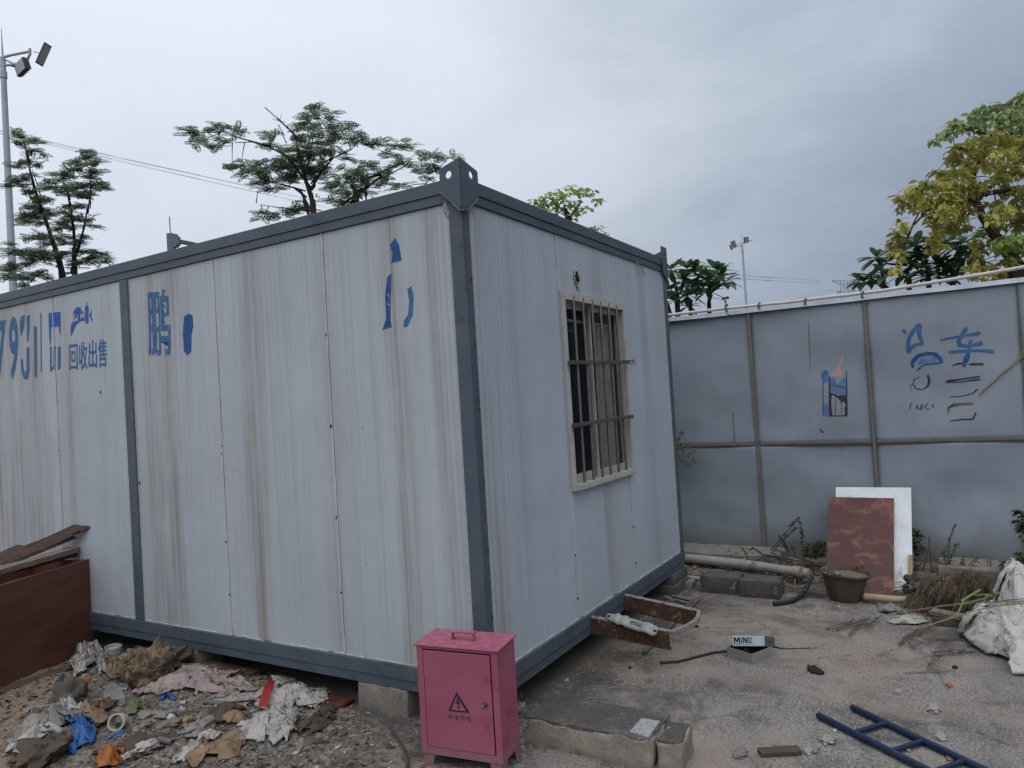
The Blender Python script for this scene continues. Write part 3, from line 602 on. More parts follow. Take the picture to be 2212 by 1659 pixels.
# torn hole above the window and a hanging wire end
hp = [PY(*kw(*q), .0125) for q in ((408, 118), (428, 116), (430, 140), (436, 152), (440, 178), (428, 186), (434, 224), (424, 214), (418, 192), (408, 170), (404, 146))]
mb = MB(); mb.prism([(p.x, p.z) for p in hp], lambda u, z: (u, .0135, z), lambda u, z: (u, .011, z)); mb.build('torn_hole', 'void', cabin)
mb = MB()
for i in range(len(hp)): a, b = hp[i], hp[(i + 1) % len(hp)]; mb.tube([(a.x, .008, a.z), ((a.x + b.x) / 2 + .004, .002, (a.z + b.z) / 2), (b.x, .008, b.z)], [.002, .005, .002], 5)
mb.build('torn_edge', 'strip', cabin)
mb = MB(); pts = [PY(*kp(*q), -.012) for q in ((104, 445), (120, 462), (140, 478), (158, 505), (166, 530), (182, 558))]; mb.tube(pts, .005, 6); mb.build('wire_end', 'pinkmark', cabin)
# dents and rust specks on the long wall
for q in ((1228, 1128), (1830, 975), (1862, 1480), (1250, 1615), (1806, 468), (555, 786), (740, 785), (772, 1288)):
    p = PX(*k2(*q), .0125); mb = MB(); blob(mb, (.012, p.y, p.z), .0085, q[0], .4, 8, (.5, 1, 1.3)); mb.build('rust_speck', 'nail', cabin)

# ---- painted lettering on the long wall (letters as thin paint films on the panels)
XP = .0125
def quad_pts(pts, k): return [PX(*k(*q), XP) for q in pts]
def wall_poly(mb, pts, k, X=XP, th=.0016):
    P = [PX(*k(*q), X) for q in pts]
    mb.prism([(p.y, p.z) for p in P], lambda u, z: (X + .0008, u, z), lambda u, z: (X - th + .0008, u, z))
def wtext(name, s, q, m, k=kt, bold=0.0):
    """q: bottom-left, bottom-right and top-left pixels on the wall"""
    O, A, B = [PX(*k(*p), XP - .0006) for p in q]; mb = MB(); put_text(mb, s, O, A - O, B - O, bold); return mb.build(name, m, cabin)
wtext('lettering', '7', [(-60, 1560), (92, 1545), (-60, 560)], 'blue', bold=.02)
wtext('lettering', '9', [(150, 1545), (300, 1535), (146, 490)], 'blue', bold=.025)
mb = MB(); wall_poly(mb, [(345, 1190), (378, 1190), (382, 1310), (405, 1395), (425, 1405), (440, 1360), (440, 1010), (455, 985), (485, 1000), (488, 1370), (460, 1500), (430, 1530), (395, 1510), (360, 1420), (346, 1310)], kt)
wall_poly(mb, [(560, 650), (605, 640), (612, 1480), (572, 1490)], kt); mb.build('lettering', 'blue', cabin)
mb = MB(); wall_poly(mb, [(350, 470), (408, 455), (404, 560), (392, 680), (350, 800), (330, 700), (330, 580)], kt); wall_poly(mb, [(440, 470), (492, 455), (488, 700), (465, 880), (448, 900)], kt)
wall_poly(mb, [(670, 420), (685, 420), (690, 1400), (676, 1400)], kt); mb.build('lettering', 'blue', cabin)
mb = MB(); wall_poly(mb, [(805, 425), (1000, 400), (1005, 640), (810, 665)], kt); mb.build('paint_mark', 'blue_bright', cabin)
mb = MB(); wall_poly(mb, [(812, 668), (845, 663), (845, 900), (828, 950), (815, 800)], kt); wall_poly(mb, [(975, 648), (1000, 643), (1008, 790), (990, 760)], kt)
for a, b in ((830, 855), (885, 920), (960, 1003)): wall_poly(mb, [(a, 985), (b, 975), (b, 1330), (a, 1370)], kt)
wall_poly(mb, [(830, 1372), (900, 1290), (880, 1340), (850, 1400)], kt); mb.build('lettering', 'blue', cabin)
mb = MB(); wall_poly(mb, [(1200, 440), (1235, 370), (1290, 320), (1330, 330), (1350, 380), (1390, 410), (1330, 440), (1325, 530), (1290, 540), (1285, 400), (1262, 520), (1240, 500), (1240, 410)], kt); mb.build('paint_mark', 'blue_bright', cabin); mb = MB()
wall_poly(mb, [(1175, 630), (1210, 570), (1290, 545), (1350, 510), (1400, 500), (1400, 545), (1330, 560), (1270, 610), (1230, 680), (1190, 790), (1172, 790)], kt); mb.build('paint_mark', 'blue_bright', cabin); mb = MB()
wall_poly(mb, [(1410, 320), (1435, 300), (1440, 230), (1450, 300), (1465, 330), (1465, 590), (1430, 605), (1412, 560)], kt); mb.build('paint_mark', 'blue_bright', cabin); mb = MB(); wall_poly(mb, [(1478, 470), (1518, 365), (1510, 480), (1535, 530), (1520, 560), (1498, 500)], kt); mb.build('paint_mark', 'blue_bright', cabin)
mb = MB(); wall_poly(mb, [(1340, 440), (1395, 420), (1392, 495), (1345, 505)], kt); mb.build('paint_mark', 'pinkmark', cabin); mb = MB(); wall_poly(mb, [(1200, 450), (1232, 430), (1236, 510), (1205, 560)], kt); mb.build('paint_mark', 'pinkmark', cabin)
for i, ch in enumerate('回收出售'):
    a = 1148 + i * 160; sl = [1375, 1372, 1345, 1330][i]; tp = [950, 905, 880, 855][i]
    wtext('lettering', ch, [(a, sl), (a + 140, sl - 12), (a - 4, tp)], 'blue', bold=.012)
wtext('lettering', '鹏', [(822, 590), (948, 590), (808, 222)], 'blue', k=k2, bold=.012)
mb = MB(); wall_poly(mb, [(1018, 368), (1045, 352), (1064, 362), (1068, 420), (1058, 470), (1058, 560), (1035, 582), (1018, 560), (1012, 460)], k2); mb.build('paint_mark', 'blue_dark', cabin)
kv = lambda x, y: (x, y)
mb = MB(); wall_poly(mb, [(842, 530), (853, 514), (862, 530), (867, 562), (845, 568), (848, 548)], kv); mb.build('paint_mark', 'blue_dark', cabin); mb = MB(); wall_poly(mb, [(836, 600), (845, 590), (843, 690), (846, 706), (826, 712), (834, 690), (832, 640)], kv); mb.build('paint_mark', 'blue_dark', cabin)
mb = MB(); wall_poly(mb, [(880, 625), (888, 618), (893, 640), (891, 680), (880, 705), (872, 706), (872, 694), (881, 680), (884, 650)], kv); mb.build('lettering', 'blue', cabin)

# air-conditioner rack welded to the base beam
rack = thing('steel_rack', (1.235, -.01, BZ), 'rusty two-beam steel rack jutting from the cabin base under the window', 'rack')
def chan(x, zb0, zt0, zb1, zt1, L_, nm='channel_beam'):
    mb = MB(); t = .006; fl = .035
    y0, y1 = -.0095, -L_
    mb.hexa([(x - t, y0, zb0), (x - t, y1, zb1), (x, y1, zb1), (x, y0, zb0)], [(x - t, y0, zt0), (x - t, y1, zt1), (x, y1, zt1), (x, y0, zt0)])
    mb.hexa([(x, y0, zb0), (x, y1, zb1), (x + fl, y1, zb1), (x + fl, y0, zb0)], [(x, y0, zb0 + t), (x, y1, zb1 + t), (x + fl, y1, zb1 + t), (x + fl, y0, zb0 + t)])
    o = mb.build(nm, 'rust', rack)
    mb = MB(); mb.hexa([(x - t, y0, zt0), (x - t, y1, zt1), (x + fl, y1, zt1), (x + fl, y0, zt0)], [(x - t, y0, zt0 + t), (x - t, y1, zt1 + t), (x + fl, y1, zt1 + t), (x + fl, y0, zt0 + t)]); mb.build('top_flange', 'chipped', o)
chan(1.235, .157, .262, .113, .226, .548); chan(1.815, .155, .26, .080, .196, .545)
pts = [PX(*kb(*q), 1.235) for q in ((1600, 755),)] ; E0 = Vector((1.235, -.555, .222)); E1 = Vector((1.83, -.552, .195))
mb = MB(); vs = []; fs = []; nn = 14
for i in range(nn + 1):
    u = i / nn; c = E0.lerp(E1, u) + Vector((0, -.045 * math.sin(math.pi * u ** 1.5) ** .9, -.012 * math.sin(math.pi * u)))
    vs += [tuple(c + Vector((0, .014, .010))), tuple(c + Vector((0, -.014, .010))), tuple(c + Vector((0, -.016, -.022))), tuple(c + Vector((0, .012, -.022)))]
for i in range(nn):
    for k in range(4): fs.append((i * 4 + k, (i + 1) * 4 + k, (i + 1) * 4 + (k + 1) % 4, i * 4 + (k + 1) % 4))
fs += [(0, 1, 2, 3), tuple(nn * 4 + k for k in (3, 2, 1, 0))]; mb.add(vs, fs); mb.build('end_bar', 'chipped', rack, bevel=.003)
# the white pressed mounting plate lying on the near beam
P = [G(*kb(*q), z) for q, z in (((560, 530), .262), ((1400, 800), .228))]
A, B = P; U = (B - A); Ln = U.length; U.normalize(); V = Vector((-U.y, U.x, 0)).normalized(); V = V if V.dot(CAM - A) > 0 else -V; V = (V * .78 - Vector((0, 0, .62))).normalized(); Wn = U.cross(V)
pl = thing('mounting_plate', A, 'white pressed metal arm with a slot lying along the near rusty rack beam', 'bracket')
def pz(u, v):
    h = .022
    for c_, w_ in ((.20, .05), (.36, .05), (.80, .09)): h += .009 * max(0, 1 - abs(u - c_) / w_) ** .5
    return h - (.006 if abs(v) > .8 else 0)
mb = MB(); nu, nv = 40, 6; vs = []; fs = []
for i in range(nu + 1):
    u = i / nu; wd = .020 + .016 * min(1, max(0, (u - .03) * 6)) ; wd *= (1 if u < .93 else max(.35, math.sqrt(max(0, 1 - ((u - .93) / .075) ** 2))))
    for j in range(nv + 1):
        v = -1 + 2 * j / nv; vs.append(tuple(A + U * (u * Ln * 1.03 - .01) + V * (v * wd) + Vector((0, 0, pz(u, v)))))
for i in range(nu):
    for j in range(nv):
        if .46 < i / nu < .68 and j in (2, 3): continue
        a = i * (nv + 1) + j; fs.append((a, a + nv + 1, a + nv + 2, a + 1))
mb.add(vs, fs); mb.smooth = True; mb.build('plate', 'plate_paint', pl, solid=.003)
for u in (.03, .965): c = A + U * Ln * u; mb = MB(); mb.lathe([(.0, .016), (.013, .016), (.013, .026), (0, .026)], Matrix.Translation(c), 12, False); mb.build('bolt', 'rust', pl)
mb = MB(); c = A + U * Ln * .80
random.seed(3)
for k in range(7): q = c + U * random.uniform(-.03, .03) + V * random.uniform(-.015, .02); mb.tube([q + Vector((0, 0, .027)), q + U * .006 + Vector((0, 0, .0275))], .003, 5)
mb.build('blue_mark', 'blue', pl)

# ================================================================== blocks under the cabin
def rough_block(name, m, lo, hi, label, cat='block', seg=.035, amp=.006, group=None, seed=0, rot=0, parent=None, top=None):
    lo, hi = Vector(lo), Vector(hi); c = (lo + hi) / 2; n = [max(2, int((hi[i] - lo[i]) / seg)) for i in range(3)]
    mb = MB(); idx = {}; vs = []; fs = []
    def vid(i, j, k):
        if (i, j, k) not in idx:
            p = Vector((lo.x + (hi.x - lo.x) * i / n[0], lo.y + (hi.y - lo.y) * j / n[1], lo.z + (hi.z - lo.z) * k / n[2]))
            corner = sum((i in (0, n[0]), j in (0, n[1]), k in (0, n[2])))
            d = Vector((noise.noise(p * 13 + Vector((seed, 0, 0))), noise.noise(p * 13 + Vector((0, seed, 7))), noise.noise(p * 13 + Vector((3, 0, seed))))) * amp * (1 + .8 * (corner > 1))
            q = p + d + (c - p).normalized() * (amp * .8 if corner > 1 else 0) * (1 + 1.2 * noise.noise(p * 25))
            if k == 0: q.z = lo.z
            idx[(i, j, k)] = len(vs)
            vs.append(tuple(Matrix.Translation(c) @ Matrix.Rotation(rot, 4, 'Z') @ (q - c)))
        return idx[(i, j, k)]
    def face(fix, val, flip):
        a, b = [x for x in range(3) if x != fix]
        for i in range(n[a]):
            for j in range(n[b]):
                q = []
                for di, dj in ((0, 0), (1, 0), (1, 1), (0, 1)):
                    t3 = [0, 0, 0]; t3[fix] = val; t3[a] = i + di; t3[b] = j + dj; q.append(vid(*t3))
                fs.append(tuple(q[::-1] if flip else q))
    face(0, 0, True); face(0, n[0], False); face(1, 0, False); face(1, n[1], True); face(2, 0, True); face(2, n[2], False)
    mb.add(vs, fs)
    if parent is not None: return mb.build(name, m, parent, smooth=True)
    return solo(mb, name, m, (c.x, c.y, lo.z), label, cat, group, smooth=True)
rough_block('concrete_block', 'concrete', (-.012, .555, 0), (.2, .93, .1495), 'grey concrete block under the cabin edge just left of the pink cabinet', seed=1)
rough_block('concrete_block', 'concrete', (.0, 2.42, .01), (.2, 2.78, .1495), 'grey block under the cabin behind the brown crumpled bag', seed=2)
rough_block('concrete_block', 'block_dark', (2.86, -.03, .074), (3.26, .2, .1495), 'upper dark block of the pair under the far window-end corner', seed=3)
rough_block('concrete_block', 'block_dark', (2.80, -.06, 0), (3.22, .2, .073), 'lower dark block of the pair under the far window-end corner', seed=4)
rough_block('stone', 'stone', (3.06, -.12, .0), (3.17, -.05, .06), 'small pale stone on the ground beside the far corner blocks', 'stone', seed=5)
rough_block('brick_piece', 'orange_bit', (3.30, -.22, .0), (3.40, -.16, .035), 'small bright orange fragment between far cabin corner and dark blocks', 'brick piece', seed=6)
# ================================================================== foreground kerb slab, broken at its right end
slab_t = thing('kerb_slab', (.1, -.54, 0), 'long tan concrete kerb slab edge right of the pink cabinet, its top worn and blackened', 'kerb')
rough_block('slab_body', 'concrete_front', (-.01, -.868, 0), (.212, -.205, .131), None, seg=.018, amp=.009, seed=8, parent=slab_t)
rough_block('worn_top', 'ground', (-.004, -.862, .122), (.30, -.2, .1375), None, seg=.02, amp=.002, seed=18, parent=slab_t)
frag = thing('kerb_fragment', (.12, -.94, 0), 'short cracked-off end piece of the tan kerb slab', 'kerb')
rough_block('fragment_body', 'concrete_front', (.018, -1.0, 0), (.235, -.882, .129), None, seg=.018, amp=.009, seed=9, rot=.05, parent=frag)
rough_block('worn_top', 'ground', (.024, -.994, .121), (.230, -.888, .1355), None, seg=.018, amp=.003, seed=19, rot=.05, parent=frag)
gp = [G(*k5(*q), .146) for q in ((1330, 1345), (1490, 1395), (1590, 1258), (1432, 1232))]
mb = MB(); mb.prism([(p.x, p.y) for p in gp], lambda x, y: (x, y, .139), lambda x, y: (x, y, .149)); solo(mb, 'granite_tile', 'granite', (gp[0] + gp[2]) / 2 - Vector((0, 0, .007)), 'small speckled grey granite tile set on the tan kerb slab', 'tile', bevel=.002)

# ================================================================== the pink electrical cabinet
CB = Vector((-.386, .159, 0)); yaw = -1.435
box = thing('electrical_cabinet', CB, 'faded pink metal electrical cabinet on four short feet with a black hazard triangle', 'electrical cabinet')
KX = Matrix.Translation(CB) @ Matrix.Rotation(yaw, 4, 'Z')
cw, cd, cz, chh = .433, .203, .055, .575
mb = MB(); mb.box((0, .0025, cz), (cw, cd, chh), KX); body = mb.build('body', 'pink', box, bevel=.003)
mb = MB(); mb.box((0, -.006, cz), (.034, .002, chh - .001), KX); mb.box((cw - .032, -.006, cz), (cw, .002, chh - .001), KX); mb.box((.0345, -.006, cz), (cw - .0325, .002, cz + .036), KX); mb.box((.0345, -.006, chh - .012), (cw - .0325, .002, chh - .001), KX); mb.build('front_rim', 'pink', body, bevel=.0015)
mb = MB(); mb.box((.0345, .0, cz + .036), (cw - .0325, .0022, chh - .012), KX); mb.build('door_gap', 'void', body)
door = (lambda: (lambda mb: (mb.box((.0375, -.0085, cz + .0385), (cw - .0385, -.001, chh - .019), KX), mb.build('door', 'pink', box, bevel=.0025))[1])(MB()))()
mb = MB(); mb.hexa([KX @ Vector(p) for p in ((-.011, -.014, chh + .0005), (cw + .011, -.014, chh + .0005), (cw + .011, cd + .01, chh + .0075), (-.011, cd + .01, chh + .0075))], [KX @ Vector(p) for p in ((-.011, -.014, chh + .010), (cw + .011, -.014, chh + .010), (cw + .011, cd + .01, chh + .017), (-.011, cd + .01, chh + .017))])
lid = mb.build('lid', 'pink', box, bevel=.003)
hz = chh + .014
mb = MB(); mb.box((.150, .080, hz), (.159, .098, hz + .030), KX); mb.box((.267, .080, hz), (.276, .098, hz + .030), KX); mb.box((.150, .078, hz + .0305), (.276, .100, hz + .039), KX); mb.build('handle', 'pink', lid, bevel=.001)
for cx_ in (.159, .267): mb = MB(); blob(mb, KX @ Vector((cx_, .09, hz - .001)), .015, cx_ * 30, .5, 10, (1, 1, .12)); mb.build('rust_patch', 'weld', lid)
def foot(x0_, x1_, y0_, y1_, inner):
    mb = MB(); mb.prism([(x0_, 0), (x1_, 0), (x1_ + (.012 if inner > 0 else 0), cz - .0005), (x0_ - (.012 if inner < 0 else 0), cz - .0005)], lambda u, z: KX @ Vector((u, y0_, z)), lambda u, z: KX @ Vector((u, y1_, z))); mb.build('foot', 'pink', box, bevel=.002)
foot(.006, .055, .0, .004, 1); foot(cw - .06, cw - .008, .0, .004, -1); foot(.006, .055, cd - .004, cd, 1); foot(cw - .06, cw - .008, cd - .004, cd, -1)
# side returns of the feet are what shows on the right
mb = MB(); mb.prism([(.0045, 0), (.045, 0), (.058, cz - .001), (.0045, cz - .001)], lambda u, z: KX @ Vector((cw - .008, u, z)), lambda u, z: KX @ Vector((cw - .004, u, z))); mb.build('foot_side', 'pink', box)
mb = MB(); mb.prism([(cd - .045, 0), (cd - .0045, 0), (cd - .0045, cz - .001), (cd - .058, cz - .001)], lambda u, z: KX @ Vector((cw - .008, u, z)), lambda u, z: KX @ Vector((cw - .004, u, z))); mb.build('foot_side', 'pink', box)
# door drawings: points measured on the front face
Fo = KX @ Vector((0, -.0095, 0)); Fn = (KX.to_3x3() @ Vector((0, -1, 0))).normalized()
def PF(q): r = ray(*kc(*q)); t_ = (Fo - CAM).dot(Fn) / r.dot(Fn); return CAM + r * t_
def fpoly(mb, pts, lift=.0004):
    P = [PF(q) for q in pts]; mb.prism(list(range(len(P))) and [(i, 0) for i in range(len(P))], lambda i, _: P[int(i)] - Fn * .001, lambda i, _: P[int(i)] + Fn * lift)
mb = MB(); O_ = [(548, 848), (690, 1072), (462, 1052)]; I_ = [(550, 888), (655, 1056), (488, 1038)]
for i in range(3): j = (i + 1) % 3; fpoly(mb, [O_[i], O_[j], I_[j], I_[i]])
mb.build('warning_triangle', 'ink', door)
mb = MB(); fpoly(mb, [(552, 922), (572, 918), (566, 958), (584, 956), (577, 1005), (590, 1004), (570, 1032), (562, 1000), (571, 1001), (572, 972), (546, 978)]); mb.build('lightning_arrow', 'ink', door)
for i, ch in enumerate('有电危险'):
    x = 458 + i * 66; y = 1136 + i * 7.5
    O, A, B = PF((x, y)), PF((x + 52, y + 6)), PF((x - 1, y - 54))
    mb = MB(); put_text(mb, ch, O + Fn * .0002, A - O, B - O, .004); mb.build('lettering', 'ink_faint', door)
lc = PF((856, 982)); q = Fn.to_track_quat('Z', 'Y').to_matrix().to_4x4()
mb = MB(); mb.lathe([(.0, -.002), (.0145, -.002), (.0145, .002), (.012, .004), (0, .004)], Matrix.Translation(lc) @ q, 24, False); lock = mb.build('lock', 'steel_dark', door)
mb = MB(); mb.tube([lc + Fn * .004, lc + Fn * .010], .006, 10); mb.tube([lc + Fn * .012, lc + Fn * .018 + Vector((0, .006, -.004)), lc + Fn * .018 + Vector((0, .016, -.014))], [.005, .004, .002], 8); mb.build('key', 'steel', lock)

# ================================================================== the fence
FX = 4.3
def dent(y, z):
    return .034 * noise.noise(Vector((y * 1.5, z * 1.5, 4))) + .008 * noise.noise(Vector((y * 4.5, z * 3.5, 9)))
def front_x(y, z): return FX - .016 + dent(y, z) * max(0, min(1, (z) / .2))
fence = thing('sheet_fence', (FX, 0, 0), 'tall grey painted sheet metal fence with tan posts, dark middle rail and blue brushed writing', 'fence')
seams = [3.7, 2.65, 1.60, .555, -.49, -1.535, -2.70, -3.75, -4.8]
for a, b in zip(seams[1:], seams[:-1]):
    for za, zb in ((.0, 1.15), (1.15, 2.48)):
        mb = MB(); ny, nz = 22, 26; vs = []; fs = []
        for j in range(nz + 1):
            for i in range(ny + 1):
                y = a + .003 + (b - a - .006) * i / ny; z = za + (zb - za) * j / nz; vs.append((front_x(y, z), y, z))
        for j in range(nz):
            for i in range(ny): k = j * (ny + 1) + i; fs.append((k, k + ny + 1, k + ny + 2, k + 1))
        mb.add(vs, fs); mb.build('sheet_panel', 'fence', fence, smooth=True, solid=.003)
for i, y in enumerate(seams[2:6]):
    mb = MB(); wdt = .012
    for k in range(12):
        za, zb = .02 + k * .205, .02 + (k + 1) * .205; o = .004 * noise.noise(Vector((y, k * .9, 0))); o2 = .004 * noise.noise(Vector((y, (k + 1) * .9, 0)))
        mb.hexa([(FX - .045, y - wdt + o, za), (FX + .002, y - wdt + o, za), (FX + .002, y + wdt + o, za), (FX - .045, y + wdt + o, za)], [(FX - .045, y - wdt + o2, zb), (FX + .002, y - wdt + o2, zb), (FX + .002, y + wdt + o2, zb), (FX - .045, y + wdt + o2, zb)])
    mb.build('post', 'fence_post', fence)
for y in seams[6:]:
    mb = MB(); mb.box((FX - .03, y - .004, .02), (FX + .002, y + .004, 2.475)); mb.build('post', 'rail', fence)
for a, b in zip(seams[1:], seams[:-1]):
    mb = MB(); mb.box((FX - .038, a + .018, 1.148), (FX + .0, b - .018, 1.172)); mb.box((FX - .030, a + .018, 1.134), (FX + .0, b - .018, 1.1475)); mb.build('middle_rail', 'rail', fence, bevel=.003)
mb = MB()
for k in range(20):
    a = -4.8 + k * .425; b = a + .425; za = 2.497 + .008 * noise.noise(Vector((a * 2, 0, 0))); zb = 2.497 + .008 * noise.noise(Vector((b * 2, 0, 0)))
    mb.hexa([(FX - .06, a, za - .028), (FX + .05, a, za - .028), (FX + .05, b, zb - .028), (FX - .06, b, zb - .028)], [(FX - .045, a, za + .014), (FX + .05, a, za + .014), (FX + .05, b, zb + .014), (FX - .045, b, zb + .014)])
mb.build('top_cap', 'coping', fence)
def ribbon(mb, pts, w, k=kg, taper=None, X=None):
    """a brushed stroke laid on the dented sheet"""
    P = [PX(*k(*q), FX - .014) for q in pts]; Q = []
    for a, b in zip(P, P[1:]):
        for s_ in range(6): Q.append(a.lerp(b, s_ / 6))
    Q.append(P[-1]); n = len(Q); vs = []
    ws = w if isinstance(w, (list, tuple)) else [w] * len(P)
    def put(y, z, lift): vs.append((front_x(y, z) - lift, y, z))
    fs = []
    for i, q in enumerate(Q):
        d = Q[min(i + 1, n - 1)] - Q[max(i - 1, 0)]; d = Vector((0, d.y, d.z)).normalized(); nrm = Vector((0, -d.z, d.y))
        t_ = i / 6; j = int(min(t_, len(ws) - 2)); ww = (ws[j] + (ws[j + 1] - ws[j]) * (t_ - j)) * 1.35 * (1 + .15 * noise.noise(q * 40)) * (.6 if i in (0, n - 1) else 1)
        if i == 0: q = q - d * ww * .3
        if i == n - 1: q = q + d * ww * .3
        for s_ in (-1, 1): p = q + nrm * ww * .5 * s_; put(p.y, p.z, .0032)
    for i in range(n - 1): fs.append((2 * i, 2 * i + 1, 2 * i + 3, 2 * i + 2))
    mb.add(vs, fs); return mb
def fence_poly(pts, m, name='paint_mark', k=kg):
    mb = MB(); P = [PX(*k(*q), FX - .014) for q in pts]
    mb.prism([(p.y, p.z) for p in P], lambda y, z: (front_x(y, z) - .0026, y, z), lambda y, z: (front_x(y, z) - .0018, y, z)); return mb.build(name, m, fence)
def strokes(name, m, lst, k=kg):
    for pts, w_ in lst: mb = MB(); ribbon(mb, pts, w_, k); mb.build(name, m, fence, solid=.0008)
strokes('brushed_stroke', 'blue', [
    ([(372, 238), (395, 250), (410, 300)], [.022, .02, .004]),
    ([(590, 165), (520, 230), (455, 330), (438, 430), (445, 520)], [.032, .026, .022, .022, .022]),
    ([(590, 165), (585, 250), (600, 330), (630, 420)], [.032, .026, .022, .02]),
    ([(630, 420), (560, 420), (480, 460), (440, 530)], [.02, .02, .024, .026]),
    ([(865, 370), (1000, 340), (1120, 320), (1250, 300), (1390, 275)], [.014, .014, .016, .018, .026]),
    ([(1210, 205), (1170, 280), (1110, 370), (1120, 430), (1200, 448), (1320, 430), (1420, 405)], [.024, .024, .024, .024, .02, .022, .03]),
    ([(985, 528), (1200, 510), (1400, 505), (1570, 520)], [.022, .018, .018, .026]),
    ([(1270, 370), (1260, 450), (1240, 540)], [.02, .02, .022])])
strokes('brushed_stroke', 'blue_dark', [
    ([(1240, 540), (1210, 620), (1180, 720)], [.024, .03, .014]),
    ([(500, 730), (495, 660), (560, 580), (680, 545), (800, 550), (860, 610), (890, 660)], [.016, .022, .026, .022, .024, .026, .012]),
    ([(890, 660), (800, 680), (680, 690), (610, 720), (560, 770)], [.014, .008, .008, .008, .012])])
strokes('thin_stroke', 'soot', [
    ([(600, 850), (520, 890), (500, 950), (540, 1010), (620, 1025), (690, 990)], [.004, .006, .006, .008, .006, .005]),
    ([(1000, 1120), (1120, 1115), (1220, 1095), (1310, 1065), (1360, 1015)], [.008, .006, .007, .008, .010]),
    ([(985, 1260), (965, 1340)], [.010, .004]),
    ([(1000, 1436), (1150, 1418), (1300, 1412), (1340, 1320)], [.006, .009, .009, .009]),
    ([(480, 950), (465, 1010), (490, 1040)], [.004, .004, .002]),
    ([(460, 1290), (475, 1215), (500, 1205)], [.005, .006, .003]), ([(545, 1290), (560, 1220), (575, 1290)], [.004, .006, .004]),
    ([(590, 1290), (620, 1215), (640, 1250), (600, 1280), (650, 1285)], [.004, .006, .005, .005, .003]), ([(670, 1220), (700, 1215), (665, 1250), (700, 1285), (735, 1280)], [.004, .005, .004, .005, .004]),
    ([(750, 1215), (770, 1260), (790, 1210)], [.003, .005, .004])])
strokes('thin_stroke', 'wine_mark', [
    ([(700, 830), (720, 900), (700, 980), (650, 1010)], [.012, .016, .012, .006]),
    ([(1025, 705), (1100, 680), (1170, 675)], [.005, .012, .010]),
    ([(945, 915), (1150, 885), (1390, 850)], [.018, .010, .012]), ([(950, 930), (1150, 920), (1400, 885)], [.006, .007, .012])])
strokes('thin_stroke', 'soot', [([(1255, 688), (1440, 684)], [.014, .016]), ([(965, 1270), (1040, 1225)], [.012, .016])])
fence_poly([(1040, 1200), (1300, 1190), (1300, 1228), (1150, 1235), (1010, 1262)], 'sand')
fence_poly([(560, 700), (600, 610), (800, 580), (820, 670), (680, 680)], 'blue_pale')
# the smeared mark between the posts
K = k8
fence_poly([(1020, 435), (1040, 420), (1058, 450), (1058, 688), (1022, 688)], 'blue_pale', k=K)
fence_poly([(1066, 460), (1090, 455), (1110, 500), (1150, 450), (1162, 470), (1164, 560), (1110, 560), (1066, 540)], 'blue_pale', k=K)
fence_poly([(1066, 545), (1112, 565), (1162, 562), (1166, 684), (1068, 688)], 'wine_mark', k=K)
fence_poly([(1070, 430), (1100, 405), (1130, 350), (1150, 270), (1145, 340), (1128, 420), (1155, 418), (1120, 455), (1085, 452)], 'pinkmark', k=K)
strokes('thin_stroke', 'blue', [([(1024, 470), (1020, 440), (1042, 422), (1052, 445)], [.012, .02, .02, .01])], K)
strokes('thin_stroke', 'soot', [([(1062, 452), (1064, 688)], [.010, .014]), ([(1162, 420), (1166, 684)], [.006, .012]), ([(1024, 480), (1024, 686)], [.005, .006]), ([(1066, 686), (1166, 684)], [.006, .008]), ([(1066, 500), (1162, 520)], [.004, .006]),
    ([(1010, 760), (1012, 780), (1030, 780)], [.008, .008, .008]), ([(1100, 560), (1095, 680)], [.003, .005]), ([(1130, 560), (1135, 680)], [.005, .003])], K)
strokes('rust_run', 'fence_post', [([(938, 130), (942, 240), (948, 420)], [.006, .008, .002]), ([(490, 660), (498, 760), (503, 845)], [.008, .010, .008])], K)
# frayed rope end stuck across the fence on the right
rp = [PX(*kg(*q), FX - .035) for q in ((1380, 1110), (1420, 1050), (1520, 960), (1640, 850), (1760, 750), (1850, 670), (1960, 590), (2050, 520))]
mb = MB(); mb.tube(rp, [.003, .007, .008, .008, .008, .008, .006, .006], 6); rope = solo(mb, 'rope', 'straw', rp[0], 'frayed tan rope stretched diagonally across the fence beside the blue writing', 'rope')
mb = MB()
for d_ in ((0, .0, .05), (0, -.02, .07), (0, .02, .03)): mb.tube([rp[5], rp[6] + Vector(d_) * .5, rp[7] + Vector(d_) * 1.2 + Vector((0, 0, .02))], .003, 4)
o = mb.build('strand', 'straw', rope)
# the pale water pipe lashed on top of the fence
pp = [PX(*q, FX - .02) for q in ((1300, 698), (1440, 681), (1580, 665), (1700, 653), (1782, 643), (1900, 629), (2010, 611), (2120, 593), (2212, 577), (2330, 556))]
pipe = solo(MB().tube(pp, .0165, 10), 'water_pipe', 'pvc', pp[0], 'long pale plastic water pipe lying along the top of the fence', 'pipe')
for q in ((900, 850), (1190, 835), (1600, 800), (2105, 740)):
    c = PX(*kp(*q), FX - .03); mb = MB(); mb.tube([c + Vector((.03 * math.cos(a), .012 * math.sin(a * 2.3), -.0 + .045 * math.sin(a))) for a in [k * .6 for k in range(22)]], .0035, 5)
    c2 = c + Vector((-.03, 0, -.05)); mb.tube([c, c2, c2 + Vector((-.01, -.05, -.03))], .003, 5); mb.build('tie_wire', 'black', pipe)
c = PX(*kp(893, 832), FX - .02)
sp = thing('sprinkler', c, 'small black-capped sprinkler head standing on the fence-top pipe', 'sprinkler')
MB().tube([c + Vector((0, 0, -.02)), c + Vector((0, 0, .035))], .016, 10).build('socket', 'pvc', sp)
MB().tube([c + Vector((0, 0, .036)), c + Vector((0, 0, .07))], .008, 8).build('stem', 'black', sp)
